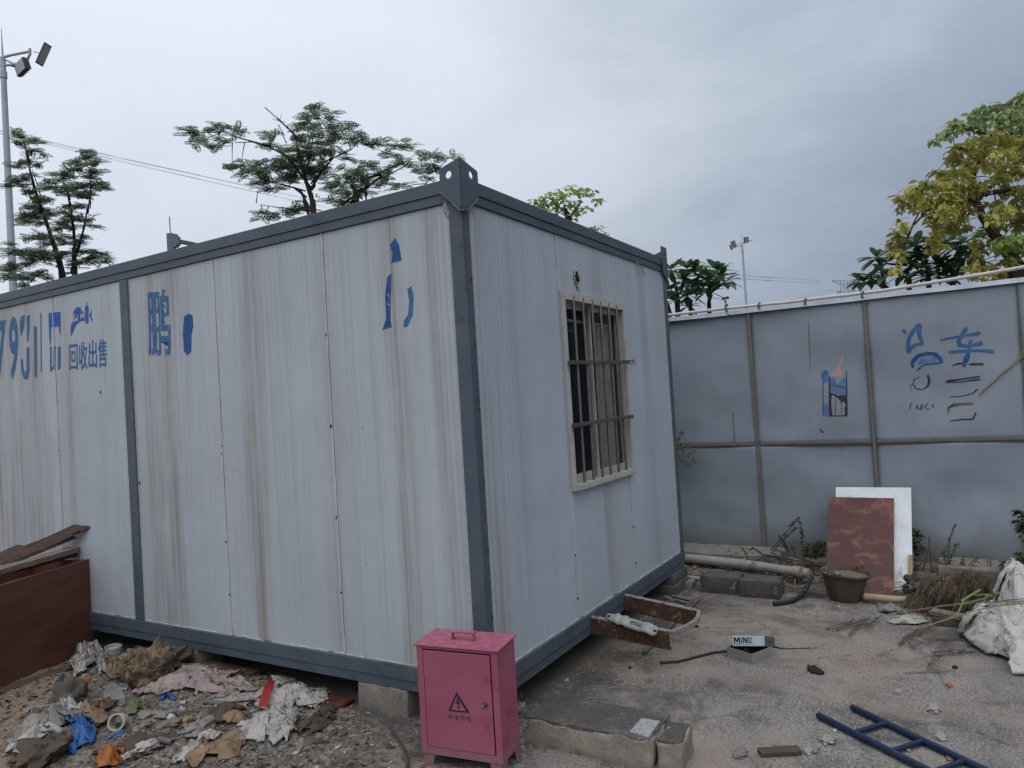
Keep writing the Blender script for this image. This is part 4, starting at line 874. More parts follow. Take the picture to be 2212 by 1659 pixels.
mb = MB(); blob(mb, c + Vector((0, .018, .085)), .02, 1, .1, 10, (1, 1, .8)); blob(mb, c + Vector((0, -.02, .088)), .019, 2, .1, 10, (1, 1, .8)); mb.smooth = True; mb.build('cap', 'black', sp)
MB().tube([c + Vector((0, .012, .05)), c + Vector((0, .06, .085)), c + Vector((0, .12, .10))], .0025, 5).build('wire', 'black', sp)

# ================================================================== fence foot: kerb, pipes, blocks, boards, bucket
rough_block('kerb', 'concrete', (3.80, -.72, 0), (4.24, 1.6, .155), 'raised concrete kerb along the fence foot behind the long grey pipe', 'kerb', seg=.06, amp=.01, seed=11)
rough_block('kerb', 'concrete', (3.78, -2.42, 0), (4.2, -1.98, .15), 'broken kerb chunk by the fence just right of the white board', 'kerb', seg=.05, amp=.012, seed=12)
rough_block('kerb', 'block_dark', (3.86, -5, 0), (4.2, -2.47, .14), 'dark kerb along the fence foot behind the white sacks', 'kerb', seg=.07, amp=.012, seed=13)
q = [G(*k6(x, y), .10) for x, y in ((20, 508), (90, 516), (300, 535), (600, 568), (800, 595), (1000, 625), (1190, 652))]
long_pipe = thing('drain_pipe', (q[1].x, q[1].y, .05), 'long dirty grey-white drain pipe lying along the fence foot', 'pipe')
MB().tube(q[:5], .044, 14).build('pipe', 'pvc_old', long_pipe); MB().tube([q[4].lerp(q[5], .0), q[6]], .041, 14).build('pipe', 'pvc_old', long_pipe)
a_ = q[5].lerp(q[6], .3); MB().tube([a_, a_.lerp(q[6], .6)], .052, 16).build('pipe_collar', 'pvc_old', long_pipe); a_ = q[3].lerp(q[4], .0); MB().tube([a_, a_.lerp(q[4], .15)], .05, 16).build('pipe_collar', 'pvc_old', long_pipe)
q = [G(*k6(x, y), .02) for x, y in ((90, 688), (230, 700), (330, 735))]
solo(MB().tube(q, .022, 10), 'pipe_piece', 'pvc_old', q[0] - Vector((0, 0, .02)), 'short thin grey pipe on the ground left of the dark block row', 'pipe')
rough_block('block_row', 'block_dark', (2.985, -.545, 0), (3.20, -.215, .142), 'left half of the black-stained block row lying before the drain pipe', 'block', seg=.035, amp=.008, seed=14, rot=.0)
rough_block('block_row', 'block_dark', (2.95, -.875, 0), (3.18, -.553, .142), 'right half of the black-stained block row lying before the drain pipe', 'block', seg=.035, amp=.008, seed=15, rot=.02)
# boards leaning on the fence
def board(name, m, corners, t, label, cat):
    A, B_, C_, D_ = corners; n_ = (B_ - A).cross(D_ - A).normalized() * t; mb = MB(); mb.hexa([A, B_, C_, D_], [A + n_, B_ + n_, C_ + n_, D_ + n_]); lo = min((A, B_, C_, D_), key=lambda p: p.z)
    return solo(mb, name, m, lo, label, cat, bevel=.0015)
bl, br = G(1783, 1276, .004), G(1931, 1287, .004)
tl = PX(1790, 1073, 4.05); tr = PX(1931, 1076, 4.06)
board('plywood_sheet', 'red_board', (br, bl, tl, tr), .014, 'stained dark red plywood board leaning in front of the white board', 'board')
bl2, br2 = PX(1806, 1276, 3.50), PX(1972, 1282, 3.48)
tl2 = PX(1805, 1052, 4.17); tr2 = PX(1968, 1053, 4.19)
wb = board('white_sheet', 'white_board', (br2, bl2, tl2, tr2), .014, 'dirty white board leaning on the fence behind the red plywood', 'board')
nW = (bl2 - br2).cross(tl2 - br2).normalized()
if nW.dot(CAM - br2) < 0: nW = -nW
def PW(q):
    r = ray(*k7(*q)); o_ = br2 + nW * .0152; return CAM + r * ((o_ - CAM).dot(nW) / r.dot(nW))
def wmark(pts, m, w_):
    P = [PW(q) for q in pts]; U_ = (br2 - bl2).normalized(); mb = MB(); vs = []
    for i, p in enumerate(P): vs += [tuple(p - U_ * w_ * (1 + .5 * noise.noise(p * 50))), tuple(p + U_ * w_)]
    mb.add(vs, [(2 * i, 2 * i + 1, 2 * i + 3, 2 * i + 2) for i in range(len(P) - 1)]); mb.build('stain', m, wb, solid=.0008)
wmark([(680, 338), (682, 370), (684, 420), (682, 470)], 'yellowish', .016); wmark([(628, 410), (622, 440), (632, 470)], 'strip', .007); wmark([(644, 515), (640, 550), (650, 575)], 'strip', .009); wmark([(600, 66), (632, 66.5)], 'soot', .003)
q = [G(*k7(x, y), .05) for x, y in ((400, 598), (455, 603), (590, 617), (705, 620))]
solo(MB().tube(q, .028, 12), 'yellow_pipe', 'pvc_yel', q[0] - Vector((0, 0, .028)), 'yellowed pipe length on the ground below the leaning boards', 'pipe')
q = [G(*k7(x, y), .045) for x, y in ((710, 618), (860, 616), (1100, 625))]
solo(MB().tube(q, .012, 8), 'thin_pipe', 'pvc_old', q[0] - Vector((0, 0, .012)), 'thin pale pipe running right from the yellowed pipe', 'pipe')
# bucket
bc = G(*k6(1495, 905)); bc.x += .09; bc.y += .0
bk = thing('bucket', bc, 'muddy rusty bucket full of dried mortar standing before the red board', 'bucket')
Tm = Matrix.Translation(bc) @ Matrix.Rotation(R(4), 4, 'X')
mb = MB(); mb.lathe([(.115, 0), (.125, .02), (.158, .16), (.172, .205), (.186, .21), (.188, .222), (.176, .222), (.165, .20), (.16, .185)], Tm, 32, False); mb.v = [tuple(Vector(v) + Vector((noise.noise(Vector(v) * 16), noise.noise(Vector(v) * 16 + Vector((4, 4, 4))), noise.noise(Vector(v) * 14 + Vector((9, 0, 3))))) * .014) for v in mb.v]; mb.build('pail', 'bucket', bk)
mb = MB(); vs = []; fs = []
for i in range(7):
    for k in range(24):
        a = 2 * math.pi * k / 24; r_ = .163 * i / 6; vs.append(tuple(Tm @ Vector((r_ * math.cos(a), r_ * math.sin(a), .19 + .022 * (1 - i / 6) + .014 * noise.noise(Vector((r_ * math.cos(a) * 20, r_ * math.sin(a) * 20, 0)))))))
for i in range(6):
    for k in range(24): fs.append((i * 24 + k, i * 24 + (k + 1) % 24, (i + 1) * 24 + (k + 1) % 24, (i + 1) * 24 + k))
mb.add(vs, [f[::-1] for f in fs]); mb.build('mortar', 'sand', bk, smooth=True)
for an in (R(150), R(330)):
    c = Tm @ Vector((.175 * math.cos(an), .175 * math.sin(an), .235)); mb = MB(); mb.tube([c + Vector((0, .028, -.02)), c + Vector((0, .02, .006)), c + Vector((0, -.02, .006)), c + Vector((0, -.028, -.02))], .008, 6); mb.build('ear', 'bucket', bk)
c = Tm @ Vector((-.07, .06, .212)); mb = MB(); blob(mb, c, .03, 3, .3, 12, (1, 1.3, .5)); solo(mb, 'stone', 'stone', c - Vector((0, 0, .01)), 'dark lump lying on the mortar in the rusty bucket', 'stone', smooth=True)
# black hose end
q = [G(*k6(872, 918), .02), G(*k6(960, 908), .02), G(*k6(1050, 888), .02), G(*k6(1120, 840), .03), G(*k6(1165, 780), .06), G(*k6(1195, 715), .10), G(*k6(1222, 640), .14)]
solo(MB().tube(q, .018, 12), 'hose', 'black', q[0] - Vector((0, 0, .018)), 'short black ribbed hose curving up between block row and bucket', 'hose')
# conduits under the rack
for i, (p, q_) in enumerate((((1170, 1120), (2000, 215)), ((1560, 720), (2100, 205)))):
    a, b = G(*kb(*p), .014), G(*kb(*q_), .014); solo(MB().tube([a, a.lerp(b, .5) + Vector((0, .004, 0)), b], .0135, 10), 'conduit', 'pipe_dark', a - Vector((0, 0, .013)), ['long dark grey conduit under the rusty rack, nearer the cabin', 'shorter dark grey conduit under the rusty rack, farther right'][i], 'pipe')
for i, (p, q_, r_) in enumerate((((1520, 170), (1650, 210), .018), ((1660, 150), (1980, 215), .012), ((1690, 215), (1920, 270), .011))):
    a, b = G(*kb(*p), .012), G(*kb(*q_), .012); solo(MB().tube([a, a.lerp(b, .3) + Vector((.004, 0, .003)), a.lerp(b, .7), b], [r_ * .8, r_ * 1.1, r_, r_ * .8], 8), 'clod', 'stone', a - Vector((0, 0, .01)), ['rounded dark clod behind the rack near the cabin foot', 'longer crumbling mud strip behind the rack', 'shorter crumbling mud strip just behind the rack end'][i], 'clod')
# black cable
q = [G(*p, .009) for p in (k5(1590, 755), k5(1640, 752), k5(1750, 742), k5(1850, 718), k5(1950, 690), k5(2060, 665), k5(2149, 655), k6(455, 1336), k6(700, 1310))]
solo(MB().tube(q, .0085, 8), 'cable', 'black', q[0] - Vector((0, 0, .0085)), 'thick black cable snaking on the ground to the open card box', 'cable')
q = [G(*k6(x, y), .005) for x, y in ((860, 1295), (900, 1302), (935, 1312), (1000, 1314), (1100, 1312), (1205, 1310))]
solo(MB().tube(q, [.008, .007, .0045, .003, .003, .003], 6), 'cable', 'black', q[0] - Vector((0, 0, .004)), 'thin black wire running right from behind the card box', 'cable')
q = [G(*k6(x, y), .006) for x, y in ((1195, 1305), (1215, 1300), (1262, 1305))]; q2 = [G(*k6(x, y), .006) for x, y in ((1215, 1300), (1205, 1335))]
solo(MB().tube(q, [.004, .009, .003], 6).tube(q2, [.008, .003], 6), 'dry_leaf', 'yellowish', q[1], 'curled yellow dry leaf at the end of the thin black wire', 'leaf')

# open card box and its printed sleeve
A, B_, C_ = G(*kx(205, 880)), G(*kx(905, 1105)), G(*kx(1430, 895)); A2 = B_ + (A - B_); D_ = A + C_ - B_; hb = .066
tray = thing('card_box', B_, 'open grey card box with a black inside lying on the concrete', 'box')
Z = Vector((0, 0, 1)); c4 = [A, B_, C_, D_]; cen = sum(c4, Vector()) / 4
inn = [p + (cen - p).normalized() * .006 for p in c4]
mb = MB()
for i in range(4):
    j = (i + 1) % 4; mb.hexa([c4[i], c4[j], inn[j], inn[i]], [p + Z * hb for p in (c4[i], c4[j], inn[j], inn[i])])
mb.build('tray', 'box_grey', tray)
inn2 = [p + (cen - p).normalized() * .0075 for p in c4]
mb = MB()
for i in range(4): j = (i + 1) % 4; a, b = inn2[i], inn2[j]; mb.add([a + Z * .004, b + Z * .004, b + Z * (hb - .001), a + Z * (hb - .001)], [(0, 1, 2, 3)])
mb.add([p + Z * .012 for p in inn2], [(0, 1, 2, 3)]); mb.build('lining', 'void', tray, solid=.001)
S0, S1 = G(*kx(356, 578), hb + .003), G(*kx(1240, 580), hb + .003); S2 = D(*kx(1528, 612), depth(S1) + .05)
hh = .0655; dv = (S2 - S1)
ln = thing('box_sleeve', S0, 'glossy white card sleeve with bold black letters resting on the open grey box', 'box')
mb = MB(); mb.hexa([S0, S1, S2, S0 + dv], [p + Z * hh for p in (S0, S1, S2, S0 + dv)]); mb.build('sleeve', 'box_side', ln, bevel=.001)
fn = (S1 - S0).cross(Z).normalized()
if fn.dot(CAM - S0) < 0: fn = -fn
U = (S1 - S0)
mb = MB(); mb.hexa([S0 + fn * .0003, S1 + fn * .0003, S1 + fn * .0012, S0 + fn * .0012], [p + Z * hh for p in (S0 + fn * .0003, S1 + fn * .0003, S1 + fn * .0012, S0 + fn * .0012)]); wf = mb.build('printed_face', 'box_white', ln)
def onf(u, v): return S0 + U * u + Z * (hh * v) + fn * .0017
LT = lambda x0_, w_, polys: [mbp(x0_, w_, p_) for p_ in polys]
def mbp(x0_, w_, p_):
    mb.add([onf(x0_ + w_ * a_, .28 + .58 * b_) for a_, b_ in p_], [tuple(range(len(p_)))])
mb = MB()
LT(.035, .20, [[(0, 0), (.22, 0), (.22, 1), (0, 1)], [(.78, 0), (1, 0), (1, 1), (.78, 1)], [(.221, .62), (.221, 1), (.36, 1), (.58, .12), (.42, .12)], [(.779, .62), (.779, 1), (.64, 1), (.42, .121), (.579, .121)]])
LT(.262, .036, [[(0, 0), (1, 0), (1, 1), (0, 1)]])
LT(.325, .15, [[(0, 0), (.26, 0), (.26, 1), (0, 1)], [(.74, 0), (1, 0), (1, 1), (.74, 1)], [(.261, .55), (.261, 1), (.30, 1), (.739, .45), (.739, 0), (.70, 0)]])
LT(.502, .036, [[(0, 0), (1, 0), (1, 1), (0, 1)]]); LT(.56, .05, [[(0, 0), (.4, 0), (.4, .45), (.15, .45)], [(.55, 0), (1, 0), (1, .45), (.75, .45)], [(.15, .55), (.4, .55), (.4, 1), (0, 1)], [(.75, .55), (1, .55), (1, 1), (.55, 1)]])
mb.build('lettering', 'ink', wf)
mb = MB(); mb.add([onf(.035, .16), onf(.27, .16), onf(.27, .22), onf(.035, .22)], [(0, 1, 2, 3)]); mb.add([onf(.29, .18), onf(.65, .18), onf(.65, .205), onf(.29, .205)], [(0, 1, 2, 3)]); mb.build('print_line', 'ink', wf)
mb = MB()
for v in (.15, .38, .60, .78): mb.add([onf(.925, v), onf(.945, v), onf(.945, v + .09), onf(.925, v + .09)], [(0, 1, 2, 3)])
mb.build('print_line', 'steel_dark', wf)
sn = dv.cross(Z).normalized()
if sn.dot(CAM - S1) < 0: sn = -sn
def ons(u, v): return S1 + dv * u + Z * (hh * v) + sn * .0006
mb = MB(); mb.add([ons(.28, .42), ons(.75, .42), ons(.75, .50), ons(.28, .50)], [(0, 1, 2, 3)]); mb.add([ons(.44, .24), ons(.58, .24), ons(.58, .28), ons(.44, .28)], [(0, 1, 2, 3)]); mb.build('print_line', 'ink', ln)

# blue ladder
a0, a1 = G(*k7(112, 1332), .02), G(*k7(560, 1557), .02); b0, b1 = G(*k7(322, 1282), .02), G(*k7(765, 1492), .02)
da, db = (a1 - a0).normalized(), (b1 - b0).normalized()
ladder = thing('ladder', a0 - Vector((0, 0, .02)), 'worn dark blue tubular steel ladder lying flat at the lower right', 'ladder')
MB().tube([a0, a0 + da * .01, a0 + da * 1.35], [.015, .0165, .0165], 14).build('rail', 'ladder', ladder); MB().tube([b0, b0 + db * .01, b0 + db * 1.35], [.015, .0165, .0165], 14).build('rail', 'ladder', ladder)
r0a, r0b = G(*k7(335, 1440), .02), G(*k7(528, 1383), .02); r1a, r1b = G(*k7(562, 1556), .02), G(*k7(765, 1490), .02)
sa, sb = (r1a - r0a), (r1b - r0b)
for k in range(5): MB().tube([r0a + sa * k, r0b + sb * k], .0125, 12).build('rung', 'ladder', ladder)
# black jagged plastic scrap
P = [(1170, 1465), (1190, 1462), (1195, 1478), (1212, 1468), (1250, 1470), (1252, 1486), (1272, 1486), (1276, 1500), (1296, 1500), (1300, 1518), (1320, 1520), (1318, 1536), (1270, 1542), (1248, 1532), (1200, 1528), (1198, 1512), (1172, 1508)]
P = [G(*k6(*p), .006) for p in P]; mb = MB(); mb.prism([(p.x, p.y) for p in P], lambda x, y: (x, y, .001), lambda x, y: (x, y, .012)); solo(mb, 'plastic_scrap', 'void', P[0] - Vector((0, 0, .006)), 'flat jet black jagged scrap on the concrete right of the card box', 'scrap')

# brown plywood crate on the left
ce = G(*k3(628, 872)); cl = G(*k3(0, 1165)); dr = (cl - ce).normalized(); bk_ = Vector((-dr.y, dr.x, 0));
if bk_.dot(ce - CAM) < 0: bk_ = -bk_
hc = .70; crate = thing('plywood_crate', ce, 'big dark brown plywood crate against the cabin at the left edge', 'crate')
ce2 = ce + dr * .035
def cbox(mb, u0, u1, v0, v1, z0_, z1_): 
    f = lambda u, v: ce2 + dr * u + bk_ * v
    return mb.hexa([f(u0, v0) + Z * z0_, f(u1, v0) + Z * z0_, f(u1, v1) + Z * z0_, f(u0, v1) + Z * z0_], [f(u0, v0) + Z * z1_, f(u1, v0) + Z * z1_, f(u1, v1) + Z * z1_, f(u0, v1) + Z * z1_])
cbox(MB(), 0, 1.6, 0, .016, .0, hc).build('front_panel', 'brown_ply', crate, bevel=.001); cbox(MB(), .0, .016, .017, .5, .0, hc - .002).build('side_panel', 'brown_ply', crate); cbox(MB(), .0, 1.6, .501, .516, .0, hc).build('back_panel', 'brown_ply', crate); cbox(MB(), .017, 1.6, .017, .5, hc - .12, hc - .105).build('shelf', 'brown_ply', crate)
cbox(MB(), -.0035, -.0005, .0, .016, .0, hc).build('ply_edge', 'card', crate)
def plank(name, m, a, b, w_, t_, label, roll=0, bend=0, cat='plank'):
    a, b = Vector(a), Vector(b); d = (b - a).normalized(); s_ = d.cross(Z).normalized(); s_ = Matrix.Rotation(roll, 3, d) @ s_; u_ = s_.cross(d)
    mb = MB(); n_ = 14; vs = []; fs = []
    for i in range(n_ + 1):
        t = i / n_; c = a.lerp(b, t) + u_ * (bend * math.sin(math.pi * t)); j = .004 * noise.noise(c * 9); ww = w_ / 2 * (1 + .05 * noise.noise(c * 14))
        for su, sv in ((-1, -1), (1, -1), (1, 1), (-1, 1)): vs.append(tuple(c + s_ * ww * su + u_ * (t_ / 2 * sv + j)))
    for i in range(n_):
        for k in range(4): fs.append((i * 4 + k, i * 4 + (k + 1) % 4, (i + 1) * 4 + (k + 1) % 4, (i + 1) * 4 + k))
    fs += [(3, 2, 1, 0), tuple(n_ * 4 + k for k in range(4))]; mb.add(vs, fs)
    lo = a if a.z < b.z else b
    return solo(mb, name, m, lo - Vector((0, 0, t_ / 2)), label, cat, bevel=.002)
pa = G(*k3(545, 272), hc + .03); pb = G(*k3(-60, 420), hc + .02)
plank('plank', 'timber_dark', pa + bk_ * .10, pb + bk_ * .10, .12, .03, 'damp dark plank lying lowest across the brown crate')
pa = G(*k3(505, 240), hc + .07); pb = G(*k3(-60, 405), hc + .055)
plank('plank', 'timber', pa + bk_ * .03, pb + bk_ * .04, .11, .04, 'pale weathered plank lying on top of the dark plank on the crate')
# warped sheet on top
c0 = [PX(*k3(520, 122), -.03), PX(*k3(400, 190), -.10), PX(*k3(290, 235), -.17), PX(*k3(100, 325), -.30), PX(*k3(-80, 385), -.42)]
mb = MB(); vs = []; fs = []
n_ = 30
def cat_(P, t):
    t *= len(P) - 1; i = min(int(t), len(P) - 2); f = t - i; p0, p1, p2, p3 = P[max(i - 1, 0)], P[i], P[i + 1], P[min(i + 2, len(P) - 1)]
    return .5 * ((2 * p1) + (p2 - p0) * f + (2 * p0 - 5 * p1 + 4 * p2 - p3) * f * f + (3 * p1 - 3 * p2 + p0 - p3) * f ** 3)
for i in range(n_ + 1):
    t = i / n_; c = cat_(c0, t); wd = .02 + .34 * max(0, min(1, (t - .22) * 1.5)) ** .8 * .65 + .03 * min(1, t * 5)
    for j in range(7): v = j / 6; vs.append(tuple(c + Vector((-.25, .97, 0)) * wd * v + Z * (.03 * v * min(1, t * 1.3) + .008 * noise.noise(Vector((t * 9, v * 5, 0))))))
for i in range(n_):
    for j in range(6): a = i * 7 + j; fs.append((a, a + 7, a + 8, a + 1))
mb.add(vs, fs); solo(mb, 'warped_board', 'ply_old', c0[2], 'warped reddish plywood sheet with a curled splintered tip on top of the crate', 'board', solid=.012)
pa, pb = G(*k3(478, 1010), .03), G(*k3(-60, 1200), .03); plank('plank', 'timber_dark', pa, pb, .10, .05, 'muddy timber lying on the ground along the crate foot')
pa, pb = G(*k3(1180, 960), .05), G(*k3(1655, 1055), .03); plank('plank', 'timber_dark', pa, pb, .09, .04, 'brown timber lying under the cabin edge behind the pink rag')

# ================================================================== trees, poles and wires beyond
def to_ground(p): return Vector((p.x, p.y, 0))
def limb(mb, pts, r0, r1, n=7):
    P = []; 
    m_ = len(pts) * 3
    for i in range(m_ + 1): P.append(cat_(pts, i / m_) if len(pts) > 2 else pts[0].lerp(pts[-1], i / m_))
    mb.tube(P, [r0 + (r1 - r0) * (i / m_) for i in range(m_ + 1)], n)
def frond(mb, base, d, up, L_, W_, pairs):
    """one feather leaf: a drooping midrib with narrow paired leaflets"""
    s_ = d.cross(up).normalized(); pts = []
    for i in range(pairs + 1):
        t = i / pairs; pts.append(base + d * (L_ * t) - Vector((0, 0, 1)) * (L_ * .22 * t * t))
    vs = []; fs = []
    for i in range(pairs):
        a, b = pts[i], pts[i + 1]; n = len(vs); vs += [a - s_ * .0025, a + s_ * .0025, b]; fs.append((n, n + 1, n + 2))
        if i == 0: continue
        t = i / pairs; w_ = W_ * (math.sin(math.pi * (t * .86 + .12)) ** .7); wl = L_ / pairs * 1.0
        for sd_ in (-1, 1):
            tip = a + s_ * (w_ * sd_) + d * (w_ * .42) - Vector((0, 0, 1)) * (w_ * random.uniform(.0, .35)); n = len(vs)
            side = (b - a).normalized() * wl; mid = a.lerp(tip, .55)
            vs += [a, mid - side * .5, tip, mid + side * .5]; fs.append((n, n + 1, n + 2, n + 3))
    mb.add([tuple(v) for v in vs], fs)
def oval(mb, p, d, nrm, L_, W_, fold=.25):
    """one leaf of six faces, slightly folded and curved down"""
    d = d.normalized(); s_ = d.cross(nrm).normalized(); u_ = s_.cross(d)
    prof = ((0, .12), (.3, .85), (.6, 1.), (.85, .55)); vs = []; fs = []
    for t, w_ in prof:
        c = p + d * (L_ * t) - u_ * (L_ * .18 * t * t); vs += [c - s_ * (W_ * w_) + u_ * (W_ * w_ * fold), c, c + s_ * (W_ * w_) + u_ * (W_ * w_ * fold)]
    vs.append(p + d * L_ - u_ * (L_ * .24))
    for i in range(3): a = i * 3; fs += [(a, a + 3, a + 4, a + 1), (a + 1, a + 4, a + 5, a + 2)]
    fs += [(9, 12, 10), (10, 12, 11)]; mb.add([tuple(v) for v in vs], fs)
def nearest(P, skel):
    return min(skel, key=lambda q: (q - P).length)
def feather_tree(label, dist, stems, clusters, K, fl, dens=1.0, seed=1, r0=.06, spread=.5, group=None, pairs=11):
    random.seed(seed)
    trunkbase = to_ground(D(*K(*stems[0][0][0]), dist)); t = thing('feather_leaf_tree', trunkbase, label, 'tree', group)
    skel = []; mb = MB()
    for i, (pts, ra, rb) in enumerate(stems):
        ra *= .62; rb *= .62
        P = [D(*K(*q), dist + (0 if i == 0 else .15 * math.sin(i * 2.1) * min(1, j))) for j, q in enumerate(pts)]
        if i == 0 or pts[0][1] == 'g': P = [to_ground(P[0])] + P
        limb(mb, P, ra, rb)
        for a, b in zip(P[1:] if i == 0 else P, P[2:] if i == 0 else P[1:]):
            for k in range(4): skel.append(a.lerp(b, k / 4))
    tw = mb; fo = MB(); one = D(*K(100, 0), dist) - D(*K(0, 0), dist); px = one.length / 100
    for cx_, cy_, rx, ry in clusters:
        dd = dist + random.uniform(-spread, spread); c = D(*K(cx_, cy_ + ry * .5), dd); q = nearest(c, skel)
        mid = q.lerp(c, .5) + Vector((0, 0, .03)); tw.tube([q, mid, c], [.012, .008, .004], 5)
        n = max(6, int(dens * (rx * max(ry, 22)) / 200))
        for k in range(n):
            az = random.uniform(0, 2 * math.pi); u, v = random.uniform(-.75, .75), random.uniform(-1, .8)
            o_ = D(*K(cx_ + rx * .7 * u, cy_ + ry * .9 * v), dd + random.uniform(-.8, .8) * rx * px * .6)
            # leaves point outwards from the cluster's middle and spread level
            hd = Vector((o_.x - c.x, o_.y - c.y, 0)); hd = hd.normalized() if hd.length > .01 else Vector((1, 0, 0))
            d = (hd + Vector((math.cos(az), math.sin(az), 0)) * .8 + Vector((0, 0, random.uniform(-.05, .32)))).normalized()
            up = (Vector((0, 0, 1)) + Vector((random.uniform(-.5, .5), random.uniform(-.5, .5), 0))).normalized()
            frond(fo, o_ - d * fl * .35, d, up, fl * random.uniform(.75, 1.15), fl * .23, pairs)
    mb.build('trunk', 'bark', t, smooth=True); fo.build('crown', 'leaf_dark', t)
    return t
CEN = [(280,210,90,40),(440,190,110,45),(580,210,100,40),(330,280,100,40),(420,310,60,35),(490,290,80,40),(820,240,90,35),(800,310,70,30),(1120,60,80,35),(1090,110,110,35),(1230,75,90,22),(1240,120,60,20),(1050,180,140,40),(1180,200,120,50),(1320,180,80,35),(1420,220,60,25),
 (1060,270,170,50),(1250,260,150,45),(1420,270,100,40),(1550,290,120,35),(1680,300,110,40),(1780,310,50,26),(1340,375,60,35),(1640,365,80,30),(1000,350,170,50),(1130,340,130,50),(1100,430,170,60),(620,430,110,30),(560,450,80,20),(800,440,200,50),(700,500,170,40),(850,530,220,50),(1000,500,200,60),(1140,500,130,60),(740,580,100,35),(850,595,120,25),(960,420,150,50),(1230,340,90,40),
 (760,750,60,25),(770,800,100,22),(900,780,110,35),(990,710,50,30),(970,760,90,30),(1020,740,50,30)]
CEN2 = [(1900,380,130,35),(2040,380,90,22),(1700,430,120,40),(1850,460,110,40),(1950,450,70,40),(1480,440,100,35),(1320,460,60,30),(1400,500,130,50),(1560,500,120,50),(1300,560,110,60),(1450,580,120,60),(1350,640,100,40),(1600,560,90,30),(1720,585,110,26),(1890,520,60,40),(1230,600,60,50),(1480,640,100,26),(1270,700,60,30),(1220,680,50,20),(1330,680,60,30)]
feather_tree('wide dark feather-leaved tree with a bare twig, rising behind the middle of the cabin roof', 16,
 [([(1115, 790), (1105, 700), (1095, 640), (1080, 600), (1040, 480), (1005, 330), (990, 265)], .11, .05),
  ([(1085, 790), (1050, 700), (1025, 620), (985, 600), (905, 575), (820, 560)], .06, .02),
  ([(990, 265), (940, 190), (890, 140), (790, 60), (762, 25)], .03, .006), ([(890, 145), (850, 135), (793, 123)], .012, .005), ([(882, 140), (897, 92)], .01, .005), ([(930, 290), (900, 230), (880, 175), (855, 150)], .018, .006),
  ([(1070, 580), (980, 450), (890, 350), (800, 310), (680, 280), (600, 255), (440, 215)], .05, .012), ([(690, 285), (600, 290), (520, 290)], .015, .008),
  ([(1110, 600), (1180, 470), (1240, 400), (1320, 350), (1500, 290)], .05, .012), ([(1060, 420), (1110, 250), (1120, 90)], .03, .01),
  ([(1080, 770), (1040, 725), (860, 728), (760, 720), (710, 697)], .015, .005), ([(1130, 640), (1150, 665), (1165, 650)], .02, .006), ([(1280, 640), (1220, 625), (1130, 620)], .008, .006)], CEN, km, .34, 1.15, 3)
feather_tree('second feather-leaved tree, its crown reaching the near roof corner bracket', 15,
 [([(1405, 720), (1410, 660), (1420, 620), (1480, 590), (1560, 540), (1700, 430), (1900, 395)], .10, .015), ([(1415, 650), (1380, 590), (1330, 540)], .05, .015), ([(1880, 570), (1915, 530), (1960, 480)], .012, .008), ([(1430, 610), (1480, 520), (1440, 350)], .03, .01), ([(1700, 420), (1690, 380)], .012, .006), ([(1570, 520), (1562, 405)], .01, .005), ([(1760, 400), (1840, 352)], .01, .005)], CEN2, km, .32, 1.1, 4)
LA = [(130,60,60,22),(200,90,60,22),(180,160,70,30),(340,145,90,28),(390,170,60,20),(320,240,110,25),(400,275,50,12),(290,330,100,22),(170,370,100,30),(350,370,60,12),(280,470,90,22),(180,510,120,30),(70,570,80,25),(230,570,110,25),(290,620,110,30),(350,690,110,25),(430,700,140,26),(300,760,140,26),(400,800,150,30),(240,860,140,35),(360,860,150,40),(220,920,80,35),(380,930,90,22),(470,840,90,26),
 (300,1060,160,26),(420,1050,100,35),(440,1130,120,30),(90,1120,80,18),(100,1200,120,36),(250,1200,160,36),(380,1220,140,45),(480,1250,120,45),(100,1350,140,45),(280,1290,150,45),(70,1430,100,36),(250,1430,110,45),(400,1400,120,30),(250,1510,70,26),(440,1450,60,22)]
LB = [(570,450,150,22),(620,490,100,30),(480,530,110,30),(470,590,100,26),(600,600,120,36),(720,570,90,26),(750,650,100,36),(620,640,100,26),(620,770,110,26),(760,760,100,26),(640,830,110,26),(700,880,140,30),(600,920,110,26),(700,960,150,22),(560,980,90,22),(830,250,110,22),(800,300,130,26),(760,350,120,26),(900,350,110,26),(680,420,80,12),(740,410,50,16),(900,440,110,26),(840,490,80,16),(920,560,130,26),(970,590,90,20),(800,570,90,22),(850,640,60,26),(850,900,90,22),(880,950,80,12),(780,1060,60,36),
 (600,1060,120,36),(640,1110,100,26),(740,1100,90,26),(600,1230,120,45),(760,1200,110,36),(880,1190,80,22),(960,1230,110,36),(1010,1270,80,36),(850,1280,120,36),(720,1300,100,36)]
feather_tree('tall thin feather-leaved tree leaning left across the tall lamp post, cut by the left edge', 18,
 [([(585, 1480), (590, 1400), (570, 1290), (500, 1100), (440, 920), (390, 780), (330, 600), (290, 450), (260, 320), (240, 190), (200, 130)], .12, .012), ([(380, 660), (320, 460), (280, 350)], .02, .008), ([(570, 1400), (530, 1260), (500, 1120)], .04, .02), ([(600, 1400), (650, 1410), (670, 1385)], .04, .02), ([(540, 1350), (450, 1310), (300, 1290)], .02, .008), ([(520, 1480), (430, 1440), (340, 1420)], .02, .008)], LA, kl, .36, 1.25, 5, spread=.4, group='thin trees at the left edge')
